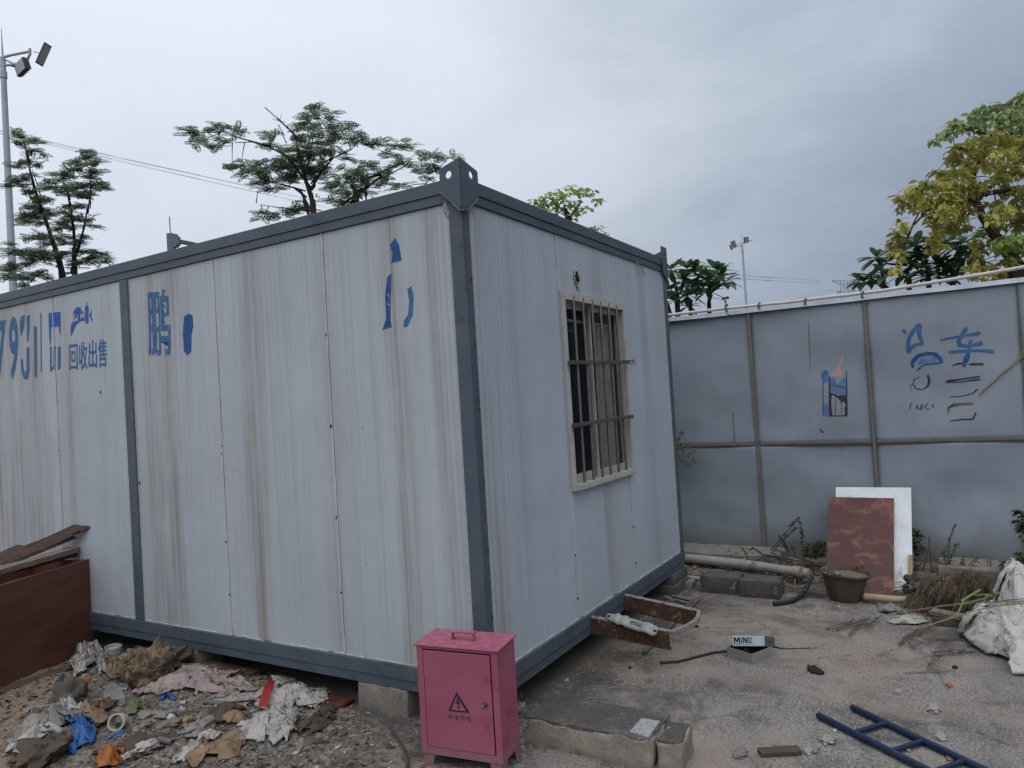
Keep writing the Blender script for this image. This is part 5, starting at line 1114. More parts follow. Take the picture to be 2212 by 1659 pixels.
feather_tree('twin-stemmed feather-leaved tree just right of the thin leaning tree at the left edge', 17.5,
 [([(710, 1450), (705, 1400), (695, 1200), (700, 1000), (670, 760), (640, 640), (620, 560), (590, 500)], .10, .012), ([(700, 1330), (740, 1150), (800, 960), (830, 800), (860, 600), (855, 450), (830, 290)], .05, .012), ([(715, 1365), (800, 1350), (960, 1362)], .02, .008), ([(835, 850), (940, 852), (1000, 828)], .012, .005), ([(960, 1260), (1020, 1210), (1034, 1165)], .012, .005)], LB, kl, .36, 1.25, 6, spread=.4, group='thin trees at the left edge')

def leaf_tree(name, label, dist, stems, clusters, K, L_, W_, mats, seed, dens, droop, spread, partname='foliage'):
    random.seed(seed); base = to_ground(D(*K(*stems[0][0][0]), dist)); t = thing(name, base, label, 'tree'); skel = []; mb = MB()
    for i, (pts, ra, rb) in enumerate(stems):
        P = [D(*K(*q), dist + .12 * math.sin(i * 1.7) * min(1, j)) for j, q in enumerate(pts)]
        if i == 0: P = [to_ground(P[0])] + P
        limb(mb, P, ra, rb)
        for a, b in zip(P[1:] if i == 0 else P, P[2:] if i == 0 else P[1:]):
            for k in range(4): skel.append(a.lerp(b, k / 4))
    px = (D(*K(100, 0), dist) - D(*K(0, 0), dist)).length / 100; tw = mb; mbs = {}
    for cl_ in clusters:
        cx_, cy_, rx, ry = cl_[:4]; mt = cl_[4] if len(cl_) > 4 else random.choice(mats); dd = dist + random.uniform(-spread, spread)
        c = D(*K(cx_, cy_), dd); q = nearest(c, skel); tw.tube([q, q.lerp(c, .5) + Vector((0, 0, .02)), c], [.008, .006, .003], 4)
        fo = mbs.setdefault(mt, MB())
        for k in range(max(5, int(dens * rx * ry / 100))):
            a = random.uniform(0, 2 * math.pi); r_ = math.sqrt(random.random()); o_ = D(*K(cx_ + rx * r_ * math.cos(a), cy_ + ry * r_ * math.sin(a)), dd + random.uniform(-1, 1) * rx * px)
            az = random.uniform(0, 2 * math.pi); d = Vector((math.cos(az), math.sin(az), random.uniform(-1.1, .2) * droop)).normalized()
            nrm = (Vector((0, 0, 1)) + Vector((random.uniform(-.7, .7), random.uniform(-.7, .7), 0))).normalized(); s_ = random.uniform(.75, 1.2)
            oval(fo, o_, d, nrm, L_ * s_, W_ * s_)
    mb.build('trunk', 'bark_b', t, smooth=True)
    for m_, fo in mbs.items(): fo.build(partname, m_, t)
    return t
O1, O2, LG, GN = 'leaf_olive', 'leaf_olive2', 'leaf_lime', 'leaf_green'
YT = [(720,440,30,20,GN),(780,400,50,25,GN),(850,345,60,35,GN),(880,310,40,25,GN),(960,340,60,28,GN),(1000,265,60,30,GN),(1060,220,60,25,GN),(1010,340,50,25,GN),(1050,310,30,35,GN),(1160,210,70,30,GN),(1240,180,40,28,GN),(1200,260,80,40,GN),(1180,310,70,30,GN),(1280,260,60,30,GN),(1290,330,50,30,GN),(1310,130,30,30,GN),(1340,200,60,50,GN),
 (840,520,30,30,O2),(880,480,40,30,O2),(940,470,50,30,O2),(1000,440,70,40),(1050,430,60,30,O2),(1100,380,60,30,GN),(1150,400,80,40,O1),(1200,440,90,50),(1290,420,60,60,GN),(860,570,50,40,O2),(950,530,60,40),(1000,520,60,40),(1080,500,80,40),(1180,520,90,50),(1280,520,70,60),(740,640,40,25,O2),(800,650,50,40,O2),(880,640,60,40),(960,600,60,40),(1060,590,60,40),(1130,600,50,30),(1200,640,70,50),(1290,640,60,50),(640,720,30,25,O2),(700,720,50,30),(780,720,60,40),(860,740,70,40),(940,700,60,40),(1000,740,60,50),(1150,690,60,30),
 (560,770,50,30,O1),(500,830,36,40,O2),(490,890,26,30,O2),(488,950,16,18,O2),(590,790,50,35,O1),(640,770,50,35,O1),(680,830,50,45,O1),(590,870,26,45,O2),(760,800,60,40,O1),(840,810,70,50,O1),(920,820,60,50,O1),(980,800,40,35,O1),(1200,760,60,50),(1280,780,60,60),(720,900,60,50,O1),(700,950,40,40,O1),(800,900,70,50,O1),(880,920,60,50,O1),(950,880,50,40,O2),(1130,860,60,36,O2),(1180,900,60,45),(1270,880,60,60,O1),(730,1000,40,50,O1),(830,1000,60,40,O2),(900,1000,60,40,O2),(720,1080,46,50,O1),(760,1120,40,30,O1),(700,1160,26,26,O1),(1100,940,60,40,O1),(1150,960,50,36,O1),(1280,960,60,60,O2),
 (530,1000,50,26,O1),(460,1060,40,40,O2),(430,1100,26,30,O2),(440,1160,26,40,O1),(490,1120,40,45,O2),(500,1200,26,40,O1),(470,1270,22,40,O1),(455,1310,14,20,O1),
 (1030,1040,50,26,LG),(1080,1030,60,28,LG),(1150,1010,60,28,LG),(1110,1090,60,30,LG),(1170,1120,70,30,LG),(1240,1090,60,30,LG),(1290,1080,50,40,LG),(1200,1150,70,28,LG),(1290,1150,40,36,LG),(1280,1010,40,28,LG),
 (1010,1120,50,40,O1),(1020,1180,40,50,O2),(1030,1270,50,28,O1),(980,1270,40,28,O1),(1100,1260,50,28,O2),(980,1330,40,20,O1),(1060,1330,50,24,O1),(1140,1320,50,26,O1),(1210,1230,50,40,O2),(1190,1310,40,28,O1),(1240,1270,40,36,O1),(1400,500,80,150,O1),(1400,800,80,150,O2),(1400,1100,80,120,LG)]
YS = [([(1290, 1400), (1270, 1300), (1230, 1200), (1160, 1100), (1060, 960), (1000, 850), (1000, 790)], .10, .035), ([(1000, 840), (1080, 760), (1160, 690), (1300, 560)], .04, .012), ([(1000, 860), (965, 720), (1010, 600), (1060, 500)], .03, .01), ([(1000, 790), (960, 640), (900, 520), (850, 530)], .02, .006),
 ([(1000, 870), (900, 860), (760, 860), (660, 905), (585, 1000), (550, 1060), (540, 1140)], .02, .007), ([(1180, 480), (1080, 400), (930, 355), (830, 380), (720, 450)], .018, .005), ([(1250, 400), (1150, 250), (1240, 180)], .02, .006), ([(1060, 800), (1190, 760), (1330, 760)], .025, .01), ([(760, 860), (640, 790), (500, 840)], .014, .005), ([(1240, 1230), (1200, 1120), (1080, 1050)], .03, .01), ([(1060, 1390), (1050, 1250), (1000, 1130)], .04, .012)]
leaf_tree('olive_leaf_tree', 'big olive and yellow leaved tree with lime tips overhanging the fence at the right edge', 9.0, YS, YT, ky, .098, .025, [O1, O2, O1], 11, 1.75, 1.2, .5)
ks = lambda x, y: (x, y)
ST = [(1165,436,18,9),(1195,425,28,11),(1230,412,26,13),(1262,415,24,9),(1290,434,16,6),(1220,440,34,12),(1255,452,26,8),(1205,455,20,8),(1235,466,16,8),(1180,446,18,6),(1290,491,18,4),(1310,505,10,3)]
leaf_tree('small_leaf_tree', 'small bright yellow-green tree top peeping over the roof of the window end', 20, [([(1228, 500), (1225, 460), (1215, 430)], .07, .03), ([(1228, 480), (1250, 440), (1270, 420)], .03, .01), ([(1225, 470), (1195, 440), (1170, 436)], .03, .01), ([(1240, 500), (1280, 495), (1305, 500)], .02, .01)], ST, ks, .16, .045, [LG, GN, LG], 12, 17.0, .5, .5)

def whorl_tree(label, dist, stems, whorls, K, L_, seed, n_leaf=11):
    random.seed(seed); base = to_ground(D(*K(*stems[0][0]), dist)); t = thing('broad_leaf_tree', base, label, 'tree'); mb = MB(); skel = []
    for i, pts in enumerate(stems):
        P = [D(*K(*q), dist + .1 * math.sin(i * 2 + j)) for j, q in enumerate(pts)]
        if pts[0][1] > pts[-1][1] and i < 3 : P = [to_ground(P[0])] + P
        limb(mb, P, .045 if i < 3 else .03, .018); skel += [a.lerp(b, k / 4) for a, b in zip(P, P[1:]) for k in range(4)]
    fo = MB()
    for wx, wy, s_ in whorls:
        c = D(*K(wx, wy), dist + random.uniform(-.35, .35)); q = nearest(c, [p for p in skel if p.z < c.z - .04] or skel); mb.tube([q, q.lerp(c, .5) - Vector((0, 0, .01)), c], [.018, .016, .012], 6)
        a0_ = random.uniform(0, 6.28)
        for k in range(n_leaf):
            az = a0_ + k * 2.399; el = random.uniform(.05, .9) if k < n_leaf * .65 else random.uniform(-.5, .1); d = Vector((math.cos(az), math.sin(az), math.tan(el * .9))).normalized(); side = Vector((-math.sin(az), math.cos(az), 0))
            nrm = side.cross(d); nrm = nrm if nrm.z > 0 else -nrm
            l_ = L_ * s_ * random.uniform(.8, 1.15); oval(fo, c + d * .02, d, nrm, l_, l_ * .185, .15)
    mb.build('trunk', 'bark_b', t, smooth=True); fo.build('crown', 'leaf_plum', t); return t
whorl_tree('broad-leaved shrubby tree above the fence between the cabin corner and the far lamp post', 11.5,
 [[(748, 900), (745, 780), (742, 700)], [(582, 900), (580, 800), (580, 700)], [(462, 900), (470, 780), (485, 690)], [(470, 780), (440, 600), (420, 540)], [(745, 720), (820, 650), (880, 630)], [(485, 690), (540, 560), (550, 490)], [(410, 900), (370, 820), (360, 720)]],
 [(400,510,.9),(550,500,1.),(640,500,1.),(820,520,1.05),(730,610,1.1),(590,640,1.1),(880,620,1.1),(560,740,.95),(740,700,1.),(680,560,.9),(560,830,.8),(440,790,.9),(850,570,1.),(375,690,1.),(510,600,.9),(640,660,.9)], kp, .27, 21, 15)
whorl_tree('dark broad-leaved tree behind the fence, below the olive leaves at the right', 10.5,
 [[(560, 1420), (550, 1330), (540, 1240)], [(690, 1400), (680, 1300), (660, 1200)], [(850, 1390), (850, 1290), (830, 1190)], [(390, 1420), (360, 1370), (300, 1350)], [(850, 1290), (900, 1200), (910, 1130)], [(390, 1400), (380, 1320), (370, 1250)]],
 [(255,1375,.95),(345,1215,.9),(400,1250,.9),(310,1340,1.),(410,1330,1.),(600,1130,1.1),(560,1230,1.),(700,1180,1.1),(820,1110,1.1),(760,1260,1.),(900,1130,1.1),(640,1290,1.),(850,1240,1.),(520,1330,1.),(700,1340,1.),(960,1200,1.),(500,1180,1.),(620,1200,1.),(740,1120,1.),(800,1340,1.),(900,1310,1.)], ky, .29, 22, 15)

# lamp posts
def lamp_post(label, d, top, foot_, sp_top, r0, r1, arms, heads, K=ks):
    P0, P1 = D(*K(*foot_), d), D(*K(*top), d); base = Vector((P1.x, P1.y, 0)); t = thing('lamp_post', base, label, 'lamp post')
    P1 = Vector((base.x, base.y, P1.z))
    MB().tube([base, P1], [r0, r1], 14).build('pole', 'pole', t)
    MB().tube([P1 + Vector((0, 0, .02)), P1 + Vector((0, 0, (D(*K(*sp_top), d).z - P1.z)))], [r1 * .4, r1 * .12], 6).build('lightning_rod', 'pole', t)
    MB().tube([P1 - Vector((0, 0, .45 * r0 / .1)), P1 - Vector((0, 0, .3 * r0 / .1))], r1 * 1.35, 14).build('collar', 'pole', t)
    for pts, r_ in arms:
        P = [D(*K(*q), d) for q in pts]; MB().tube(P, r_, 8).build('arm', 'pole', t)
    for (hx, hy), w_, h_, rot, yaw_, (ax, ay), glass in heads:
        c = D(*K(hx, hy), d); X_ = Matrix.Translation(c) @ ROT.to_4x4() @ Matrix.Rotation(rot, 4, 'Z') @ Matrix.Rotation(yaw_, 4, 'Y')
        mb = MB(); mb.box((-w_ / 2, -h_ / 2, -.0), (w_ / 2, h_ / 2, w_ * .22), X_)
        for k in range(5): xx = -w_ * .4 + k * w_ * .2; mb.box((xx - w_ * .03, -h_ * .42, -w_ * .14), (xx + w_ * .03, h_ * .42, 0.0), X_)
        hd = mb.build('floodlight', 'lamp_dark', t, bevel=w_ * .03)
        MB().tube([c, D(*K(ax, ay), d)], w_ * .05, 6).build('bracket', 'lamp_dark', hd)
        if glass:
            for i in range(2):
                for j in range(3): mb = MB(); x_ = (-.5 + i) * w_ * .42; y_ = (-1 + j) * h_ * .29; mb.box((x_ - w_ * .14, y_ - h_ * .09, w_ * .22 + .002), (x_ + w_ * .14, y_ + h_ * .09, w_ * .235), X_); mb.build('lens', 'lamp_glass', hd)
        else: mb = MB(); mb.box((-w_ * .44, -h_ * .44, w_ * .22 + .002), (w_ * .44, h_ * .44, w_ * .24), X_); mb.build('lens', 'lamp_glass', hd)
q1 = k1
lamp_post('tall white lamp post with two dark floodlights at the left edge', 25, (15, 325), (90, 1590), (31, 155), .15, .085,
 [([(12, 318), (60, 305), (120, 293), (165, 285)], .045), ([(165, 268), (166, 300), (150, 330), (120, 348), (70, 358), (12, 362)], .045), ([(25, 328), (60, 345), (80, 352)], .03), ([(12, 318), (-60, 330)], .045), ([(12, 362), (-50, 366)], .045)],
 [((238, 300), .26, 1.0 * .48 * 1.6, R(-24), R(70), (185, 285), False), ((132, 374), .62, .42, R(18), R(-30), (65, 365), False)], q1)
lamp_post('slim distant lamp post with three dark floodlights above the fence', 60, (1036, 285), (1080, 820), (1035, 165), .14, .075,
 [([(950, 318), (985, 290), (1010, 275), (1050, 262), (1125, 245)], .045), ([(960, 315), (1000, 300), (1036, 290)], .04), ([(1036, 290), (1070, 262)], .035)],
 [((1070, 243), .42, .46, R(8), R(10), (1095, 250), True), ((960, 278), .36, .50, R(18), R(-25), (990, 290), True), ((935, 310), .34, .46, R(20), R(68), (960, 315), False)], kp)
# grey gantry post with its arm
gd = 22; gt = D(368, 505, gd); gb = Vector((gt.x, gt.y, 0)); gan = thing('gantry_post', gb, 'grey square post with a side arm and thin spike behind the cabin roof', 'post')
rt = Vector((.513, -.856, 0)); 
def gbox(mb, u0, u1, z0_, z1_, v=.09):
    n_ = Vector((.856, .513, 0)); f = lambda u, w_, z: gb + rt * u + n_ * w_ + Vector((0, 0, z))
    return mb.hexa([f(u0, -v, z0_), f(u1, -v, z0_), f(u1, v, z0_), f(u0, v, z0_)], [f(u0, -v, z1_), f(u1, -v, z1_), f(u1, v, z1_), f(u0, v, z1_)])
zt = gt.z
gbox(MB(), -.08, .10, 0, zt).build('post', 'gantry', gan); MB().tube([gb + Vector((0, 0, zt + .01)), gb + Vector((0, 0, zt + .52))], .016, 6).build('spike', 'gantry', gan)
gbox(MB(), .105, .20, zt - .42, zt - .03).build('flange', 'gantry', gan); gbox(MB(), .205, .26, zt - .36, zt - .10).build('flange', 'gantry', gan)
a, b = D(384, 521, gd), D(470, 538, gd + 1.5); MB().tube([a, b], .075, 4, sm=False).build('arm', 'gantry', gan)
# wires
def wire(label, pts, d0, d1, r_, group=None):
    P = [D(*q, d0 + (d1 - d0) * i / (len(pts) - 1)) for i, q in enumerate(pts)]; mb = MB(); m_ = len(P) * 6
    mb.tube([cat_(P, i / m_) for i in range(m_ + 1)], r_, 4); return solo(mb, 'power_line', 'wire', P[0], label, 'wire', group)
wire('upper of the two thin wires sagging behind the left trees', [(-60, 268), (0, 281), (100, 306), (200, 328), (400, 371), (560, 408), (740, 446), (900, 480)], 45, 45, .006)
wire('lower of the two thin wires sagging behind the left trees', [(-60, 276), (0, 287), (100, 311), (200, 334), (400, 379), (560, 417), (740, 456), (900, 490)], 46, 46, .005)
wire('low thin wire crossing behind the foot of the left trees', [(-60, 590), (0, 600), (120, 618), (300, 650)], 40, 40, .006)
wire('upper faint wire between the far lamp post and the pylon', [(1590, 591), (1650, 598), (1740, 605), (1822, 608)], 90, 235, .018)
wire('lower faint wire between the far lamp post and the pylon', [(1590, 600), (1650, 605), (1740, 611), (1824, 615)], 90, 235, .018)
wire('steep faint wire rising from the fence to the pylon', [(1700, 650), (1760, 636), (1800, 626), (1826, 619)], 160, 235, .022)
# pylon
pd = 240; pc = D(1829, 640, pd); py = thing('pylon', (pc.x, pc.y, 0), 'tiny far lattice power pylon above the fence near the dark leaves', 'pylon')
mb = MB(); z_top = D(1829, 606, pd).z; ax_ = Vector((.513, -.856, 0)); ay_ = Vector((.856, .513, 0)); c0_ = Vector((pc.x, pc.y, 0))
hw = lambda z: 1.1 + 2.6 * (1 - z / z_top) ** 1.2
lv = [z_top * k / 12 for k in range(13)]
for sx in (-1, 1):
    for sy in (-1, 1): mb.tube([c0_ + ax_ * hw(z) * sx + ay_ * hw(z) * sy + Z * z for z in lv], .11, 4)
for za, zb in zip(lv, lv[1:]):
    for sy in (-1, 1):
        mb.tube([c0_ + ax_ * hw(za) + ay_ * hw(za) * sy + Z * za, c0_ - ax_ * hw(zb) + ay_ * hw(zb) * sy + Z * zb], .07, 3); mb.tube([c0_ - ax_ * hw(za) + ay_ * hw(za) * sy + Z * za, c0_ + ax_ * hw(zb) + ay_ * hw(zb) * sy + Z * zb], .07, 3)
mb.build('tower', 'pylon', py)
mb = MB()
for z_, w_ in ((z_top, 4.6), (z_top - 3.6, 3.2)):
    for s_ in (-1, 1):
        tip = c0_ + ax_ * w_ * s_ + Z * (z_ + .3)
        for o_ in (-1, 1): mb.tube([c0_ + ax_ * 1.1 * s_ + ay_ * o_ + Z * z_, tip], .08, 3); mb.tube([c0_ + ax_ * 1.1 * s_ + ay_ * o_ + Z * (z_ - 1.6), tip], .08, 3)
mb.build('crossarms', 'pylon', py)

# ================================================================== rubbish on the ground at the left
def gz(x, y): return max(0, soil_h(x, y)) if (-1.45 < x < .1 and .2 < y < 3.8) else 0
def GS(x, y):
    p = G(x, y)
    for _ in range(4): p = G(x, y, gz(p.x, p.y))
    return p
def crumple(name, m, pts, K, label, cat, amp=.03, lift=.012, seed=1, res=42, crease=9, thick=.004, curl=0, ragged=.06, dome=1.0):
    """a torn sheet: its outline follows pts on the ground, its surface is creased and partly lifted"""
    P = [GS(*K(*q)) for q in pts]; c = sum(P, Vector()) / len(P); n_ = len(P); mb = MB(); vs = []; fs = []; rings = max(6, res // 2); seg = res * 2
    per = []
    for k in range(seg):
        t = k / seg * n_; i = int(t); f = t - i; p0, p1, p2, p3 = P[(i - 1) % n_], P[i % n_], P[(i + 1) % n_], P[(i + 2) % n_]
        b = p1.lerp(p2, f) * .55 + .45 * (.5 * ((2 * p1) + (p2 - p0) * f + (2 * p0 - 5 * p1 + 4 * p2 - p3) * f * f + (3 * p1 - 3 * p2 + p0 - p3) * f ** 3))
        b = c + (b - c) * (1 + ragged * noise.noise(Vector((b.x * 38, b.y * 38, seed))) * 2.2); per.append(b)
    size = max((p - c).length for p in P)
    def hgt(x, y, e):
        q = Vector((x * crease, y * crease, seed * 3.1)); r1 = 1 - abs(noise.noise(q)) * 2.2; r2 = 1 - abs(noise.noise(q * 2.3 + Vector((5, 1, 0)))) * 2; r3 = noise.noise(q * 5.5) + .8 * (1 - abs(noise.noise(q * 4.1 + Vector((2, 2, 2)))) * 2.5)
        h = amp * (.55 * max(0, r1) ** 2 + .3 * max(0, r2) ** 2 + .18 * r3 + .1) * (1 - .45 * e) + lift * (1 - e ** dome) + curl * e ** 3 * max(0, noise.noise(Vector((x * 5, y * 5, seed + 7))) * 2 + .2)
        return max(.003, h)
    for j in range(rings + 1):
        e = j / rings
        for k in range(seg):
            p = c.lerp(per[k], e ** .8); wob = Vector((noise.noise(p * 25), noise.noise(p * 25 + Vector((7, 0, 0))), 0)) * amp * .35 * e; p = p + wob
            vs.append((p.x, p.y, gz(p.x, p.y) + hgt(p.x, p.y, e)))
    for j in range(rings):
        for k in range(seg): a = j * seg + k; b = j * seg + (k + 1) % seg; fs.append((a, b, b + seg, a + seg))
    mb.add(vs, fs); return solo(mb, name, m, (c.x, c.y, gz(c.x, c.y)), label, cat, smooth=True, solid=thick)
def lump(name, m, q, K, r_, flat, label, cat, seed=1, amp=.5, n=22, fr=1.8, up=.5, yaw_=0):
    c = GS(*K(*q)); mb = MB(); vs = MB(); blob(vs, (0, 0, 0), r_, seed, amp, n * 2, (1, 1, 1), fr)
    X = Matrix.Translation((c.x, c.y, c.z + r_ * flat[2] * up)) @ Matrix.Rotation(yaw_, 4, 'Z')
    for v in vs.v:
        w_ = Vector(v); rd = 1 + .34 * (abs(noise.noise(w_ / r_ * 2.6 + Vector((seed, 0, 0)))) - .25) + (.26 if n >= 18 else 0) * (abs(noise.noise(w_ / r_ * 6.3 + Vector((seed, 3, 0)))) - .25) ; w_ = w_ * rd
        p = X @ Vector((w_.x * flat[0], w_.y * flat[1], w_.z * flat[2])); mb.v.append((p.x, p.y, max(p.z, c.z - .004)))
    mb.f = vs.f; return solo(mb, name, m, c, label, cat, smooth=True)
def pipe_bit(name, m, qa, qb, K, r_, label, hollow=True, up=None, cat='pipe'):
    a, b = GS(*K(*qa)), GS(*K(*qb)); up = r_ if up is None else up; a = a + Z * up; b = b + Z * up; mb = MB(); d = (b - a).normalized()
    if hollow:
        mb.tube([a, b], r_, 16, caps=False); mb.tube([b, a], r_ * .84, 16, caps=False)
        n = len(mb.v)
        for e_, off_ in ((0, 0), (1, 16)):
            for k in range(16):
                pass
        # end rings join outer and inner walls
        o0 = 0; i0_ = 32
        out_a = [mb.v[k] for k in range(16)]; out_b = [mb.v[16 + k] for k in range(16)]
        for cen_, outer in ((a, out_a), (b, out_b)):
            inner = [tuple(Vector(cen_) + (Vector(v) - Vector(cen_)) * .84) for v in outer]; base = len(mb.v); mb.v += outer + inner
            for k in range(16): mb.f.append((base + k, base + (k + 1) % 16, base + 16 + (k + 1) % 16, base + 16 + k))
    else: mb.tube([a, b], r_, 12)
    return solo(mb, name, m, a - Z * r_, label, cat)
crumple('cloth_sheet', 'paper_dirty', [(60,1440),(180,1350),(330,1268),(520,1290),(690,1350),(640,1400),(520,1340),(430,1380),(330,1420),(200,1450),(120,1520),(40,1530)], k3, 'long muddy torn sheet sprawling at the far lower left of the rubbish', 'torn sheet', .07, .05, 2, 40, 9, .005, .05, .1)
crumple('sack_cloth', 'paper', [(100,1640),(60,1560),(160,1470),(300,1430),(400,1460),(440,1500),(300,1500),(220,1560),(150,1640)], k3, 'white crumpled sheet with dark folds in the bottom left corner', 'torn sheet', .07, .05, 3, 36, 10, .004, .06, .1)
lump('dirt_clump', 'card_dark', (290, 1590), k3, .13, (1.2, .8, .5), 'dark dirt clump below the white sheet in the bottom left corner', 'dirt clump', 5, .6, yaw_=.5)
crumple('plastic_bag', 'blue_bag', [(440,1350),(520,1345),(620,1370),(635,1450),(600,1520),(520,1540),(440,1530),(470,1440)], k3, 'bright blue crumpled plastic bag in front of the brown torn sheet', 'plastic bag', .06, .04, 4, 36, 14, .003, .02, .09)
crumple('plastic_strip', 'blue_bag', [(680,1478),(780,1430),(835,1400),(800,1440),(700,1480)], k3, 'thin blue plastic strip beside the white pipe ring', 'plastic strip', .012, .003, 5, 14, 14, .002)
crumple('plastic_bag', 'blue_bag', [(1030,1220),(1080,1200),(1150,1208),(1140,1232),(1060,1245)], k3, 'small blue plastic scrap lying near the middle of the pink rag', 'plastic bag', .035, .015, 6, 18, 16, .003)
crumple('orange_bag', 'orange_bag', [(615,1640),(650,1590),(740,1562),(800,1580),(800,1640),(740,1670),(640,1680)], k3, 'crumpled orange bag at the bottom edge of the rubbish', 'bag', .06, .05, 7, 30, 15, .003, .0, .09)
crumple('pink_rag', 'rag_pink', [(860,1180),(960,1120),(1100,1070),(1300,1000),(1450,1010),(1560,1060),(1640,1150),(1600,1180),(1500,1130),(1400,1180),(1300,1180),(1200,1150),(1050,1180),(960,1200)], k3, 'long faded pink and white rag spread below the cabin edge', 'rag', .06, .03, 8, 44, 12, .005, .03, .1)
crumple('paper_sheet', 'paper', [(110,830),(330,740),(500,690),(560,720),(640,780),(700,770),(770,770),(750,830),(680,900),(560,900),(400,870),(250,900),(170,870)], k4, 'upper white crumpled sheet beside the dark brown board', 'torn sheet', .05, .03, 9, 40, 11, .004, .04, .1)
crumple('paper_sheet', 'paper', [(90,1080),(200,1010),(330,930),(430,880),(540,890),(560,960),(520,1060),(480,1140),(380,1170),(250,1130),(170,1160)], k4, 'lower greyish white crumpled sheet with ragged edge, nearest the bare concrete', 'torn sheet', .06, .05, 10, 40, 13, .004, .05, .1)
crumple('cardboard', 'card', [(1200,1620),(1310,1540),(1430,1470),(1520,1455),(1600,1500),(1560,1570),(1470,1620),(1330,1630)], k3, 'torn tan corrugated cardboard sheet at the bottom of the rubbish', 'cardboard', .03, .03, 11, 34, 8, .006, .04, .08)
crumple('paper_strip', 'paper', [(1080,1650),(1170,1590),(1300,1500),(1420,1440),(1440,1460),(1330,1530),(1200,1620)], k3, 'white paper strip along the upper edge of the tan cardboard sheet', 'torn sheet', .04, .03, 12, 30, 14, .004, .02, .1)
crumple('cardboard', 'card', [(1440,1350),(1500,1320),(1620,1310),(1600,1360),(1560,1400),(1480,1390)], k3, 'small folded tan cardboard flap left of the red tape', 'cardboard', .04, .03, 13, 24, 9, .006, .06)
crumple('cardboard', 'card_dark', [(1350,1330),(1420,1290),(1540,1260),(1600,1290),(1520,1330),(1450,1370),(1380,1380)], k3, 'dark wet cardboard piece above the folded tan flap', 'cardboard', .035, .02, 14, 24, 9, .006, .03)
crumple('dirt_clump', 'card_dark', [(540,1060),(600,1000),(700,930),(800,900),(810,980),(760,1030),(650,1070),(580,1080)], k4, 'dark mouldy mat of scraps at the right edge of the lower white sheet', 'dirt clump', .05, .02, 15, 34, 16, .006, .0, .12)
crumple('dark_mat', 'card_dark', [(360,750),(450,725),(540,740),(590,790),(520,830),(430,820)], k4, 'brown dirt patch lying on the upper white sheet right of the red tape', 'dirt clump', .035, .062, 16, 26, 16, .005)
rs = [GS(*k4(*q)) for q in ((250,975),(320,770),(382,770),(320,960))]
mb = MB(); vs = []; fs = []
for i in range(9):
    t = i / 8
    for j in range(5): v = j / 4; p = rs[0].lerp(rs[1], t).lerp(rs[3].lerp(rs[2], t), v); vs.append((p.x, p.y, p.z + .068 + .022 * math.sin(t * 3) + .006 * noise.noise(Vector((t * 6, v * 4, 0)))))
for i in range(8):
    for j in range(4): a = i * 5 + j; fs.append((a, a + 5, a + 6, a + 1))
mb.add(vs, fs); solo(mb, 'red_tape', 'red_strip', rs[0], 'bright red tape strip lying across the white crumpled sheets', 'tape', solid=.002)
bp = [GS(*k4(*q)) for q in ((700, 870), (790, 925), (962, 845), (800, 785))]
mb = MB(); mb.hexa([p + Z * .008 for p in bp], [p + Z * .02 for p in bp]); solo(mb, 'plywood_scrap', 'red_board', bp[0], 'flat dark red board scrap right of the upper white sheet', 'board', bevel=.001)
crumple('dark_tarp', 'card_dark', [(540,715),(640,735),(760,750),(860,790),(760,790),(640,770)], k4, 'dark maroon sheet strip behind the dark red board scrap', 'torn sheet', .02, .01, 17, 24, 12, .004)
# the brown crumpled bag and its neighbours
lump('crumpled_bag', 'bag', (990, 1090), k3, .12, (1.35, .9, 1.15), 'big brown crumpled paper bag standing before the middle support block', 'bag', 21, .5, 34, 1.9, .6, .4)
lump('dirt_clump', 'card_dark', (1110, 1030), k3, .12, (1.3, .8, .8), 'dark mouldy clump right behind the brown crumpled bag', 'dirt clump', 22, .7, 28, 2.4, .6, .2)
lump('dirt_clump', 'card_dark', (870, 1070), k3, .08, (1.4, .9, .7), 'dark clump of scraps left of the brown crumpled bag', 'dirt clump', 23, .7, 26, 2.6, .6, .2)
crumple('paper_twist', 'card', [(745,1050),(800,1010),(850,950),(910,938),(900,970),(850,1000),(790,1040)], k3, 'pale brown paper twist left of the brown crumpled bag', 'torn sheet', .05, .03, 24, 24, 14, .004, .02)
crumple('white_bag', 'paper', [(470,1050),(460,990),(500,930),(560,900),(620,890),(660,920),(610,990),(560,1040),(500,1080)], k3, 'dirty white crumpled bag beside the foot of the brown crate', 'bag', .10, .08, 25, 34, 12, .004, .04, .12)
crumple('white_bag', 'paper', [(630,1050),(640,960),(680,960),(700,1020),(690,1060),(650,1065)], k3, 'small upright white paper crumple between crate bag and paint tin', 'bag', .08, .06, 26, 24, 14, .004, .03, .12)
crumple('rag', 'paper_dirty', [(750,960),(830,920),(890,920),(920,950),(850,970),(790,990)], k3, 'grey rag lying right of the paint tin', 'rag', .06, .03, 27, 24, 14, .005)
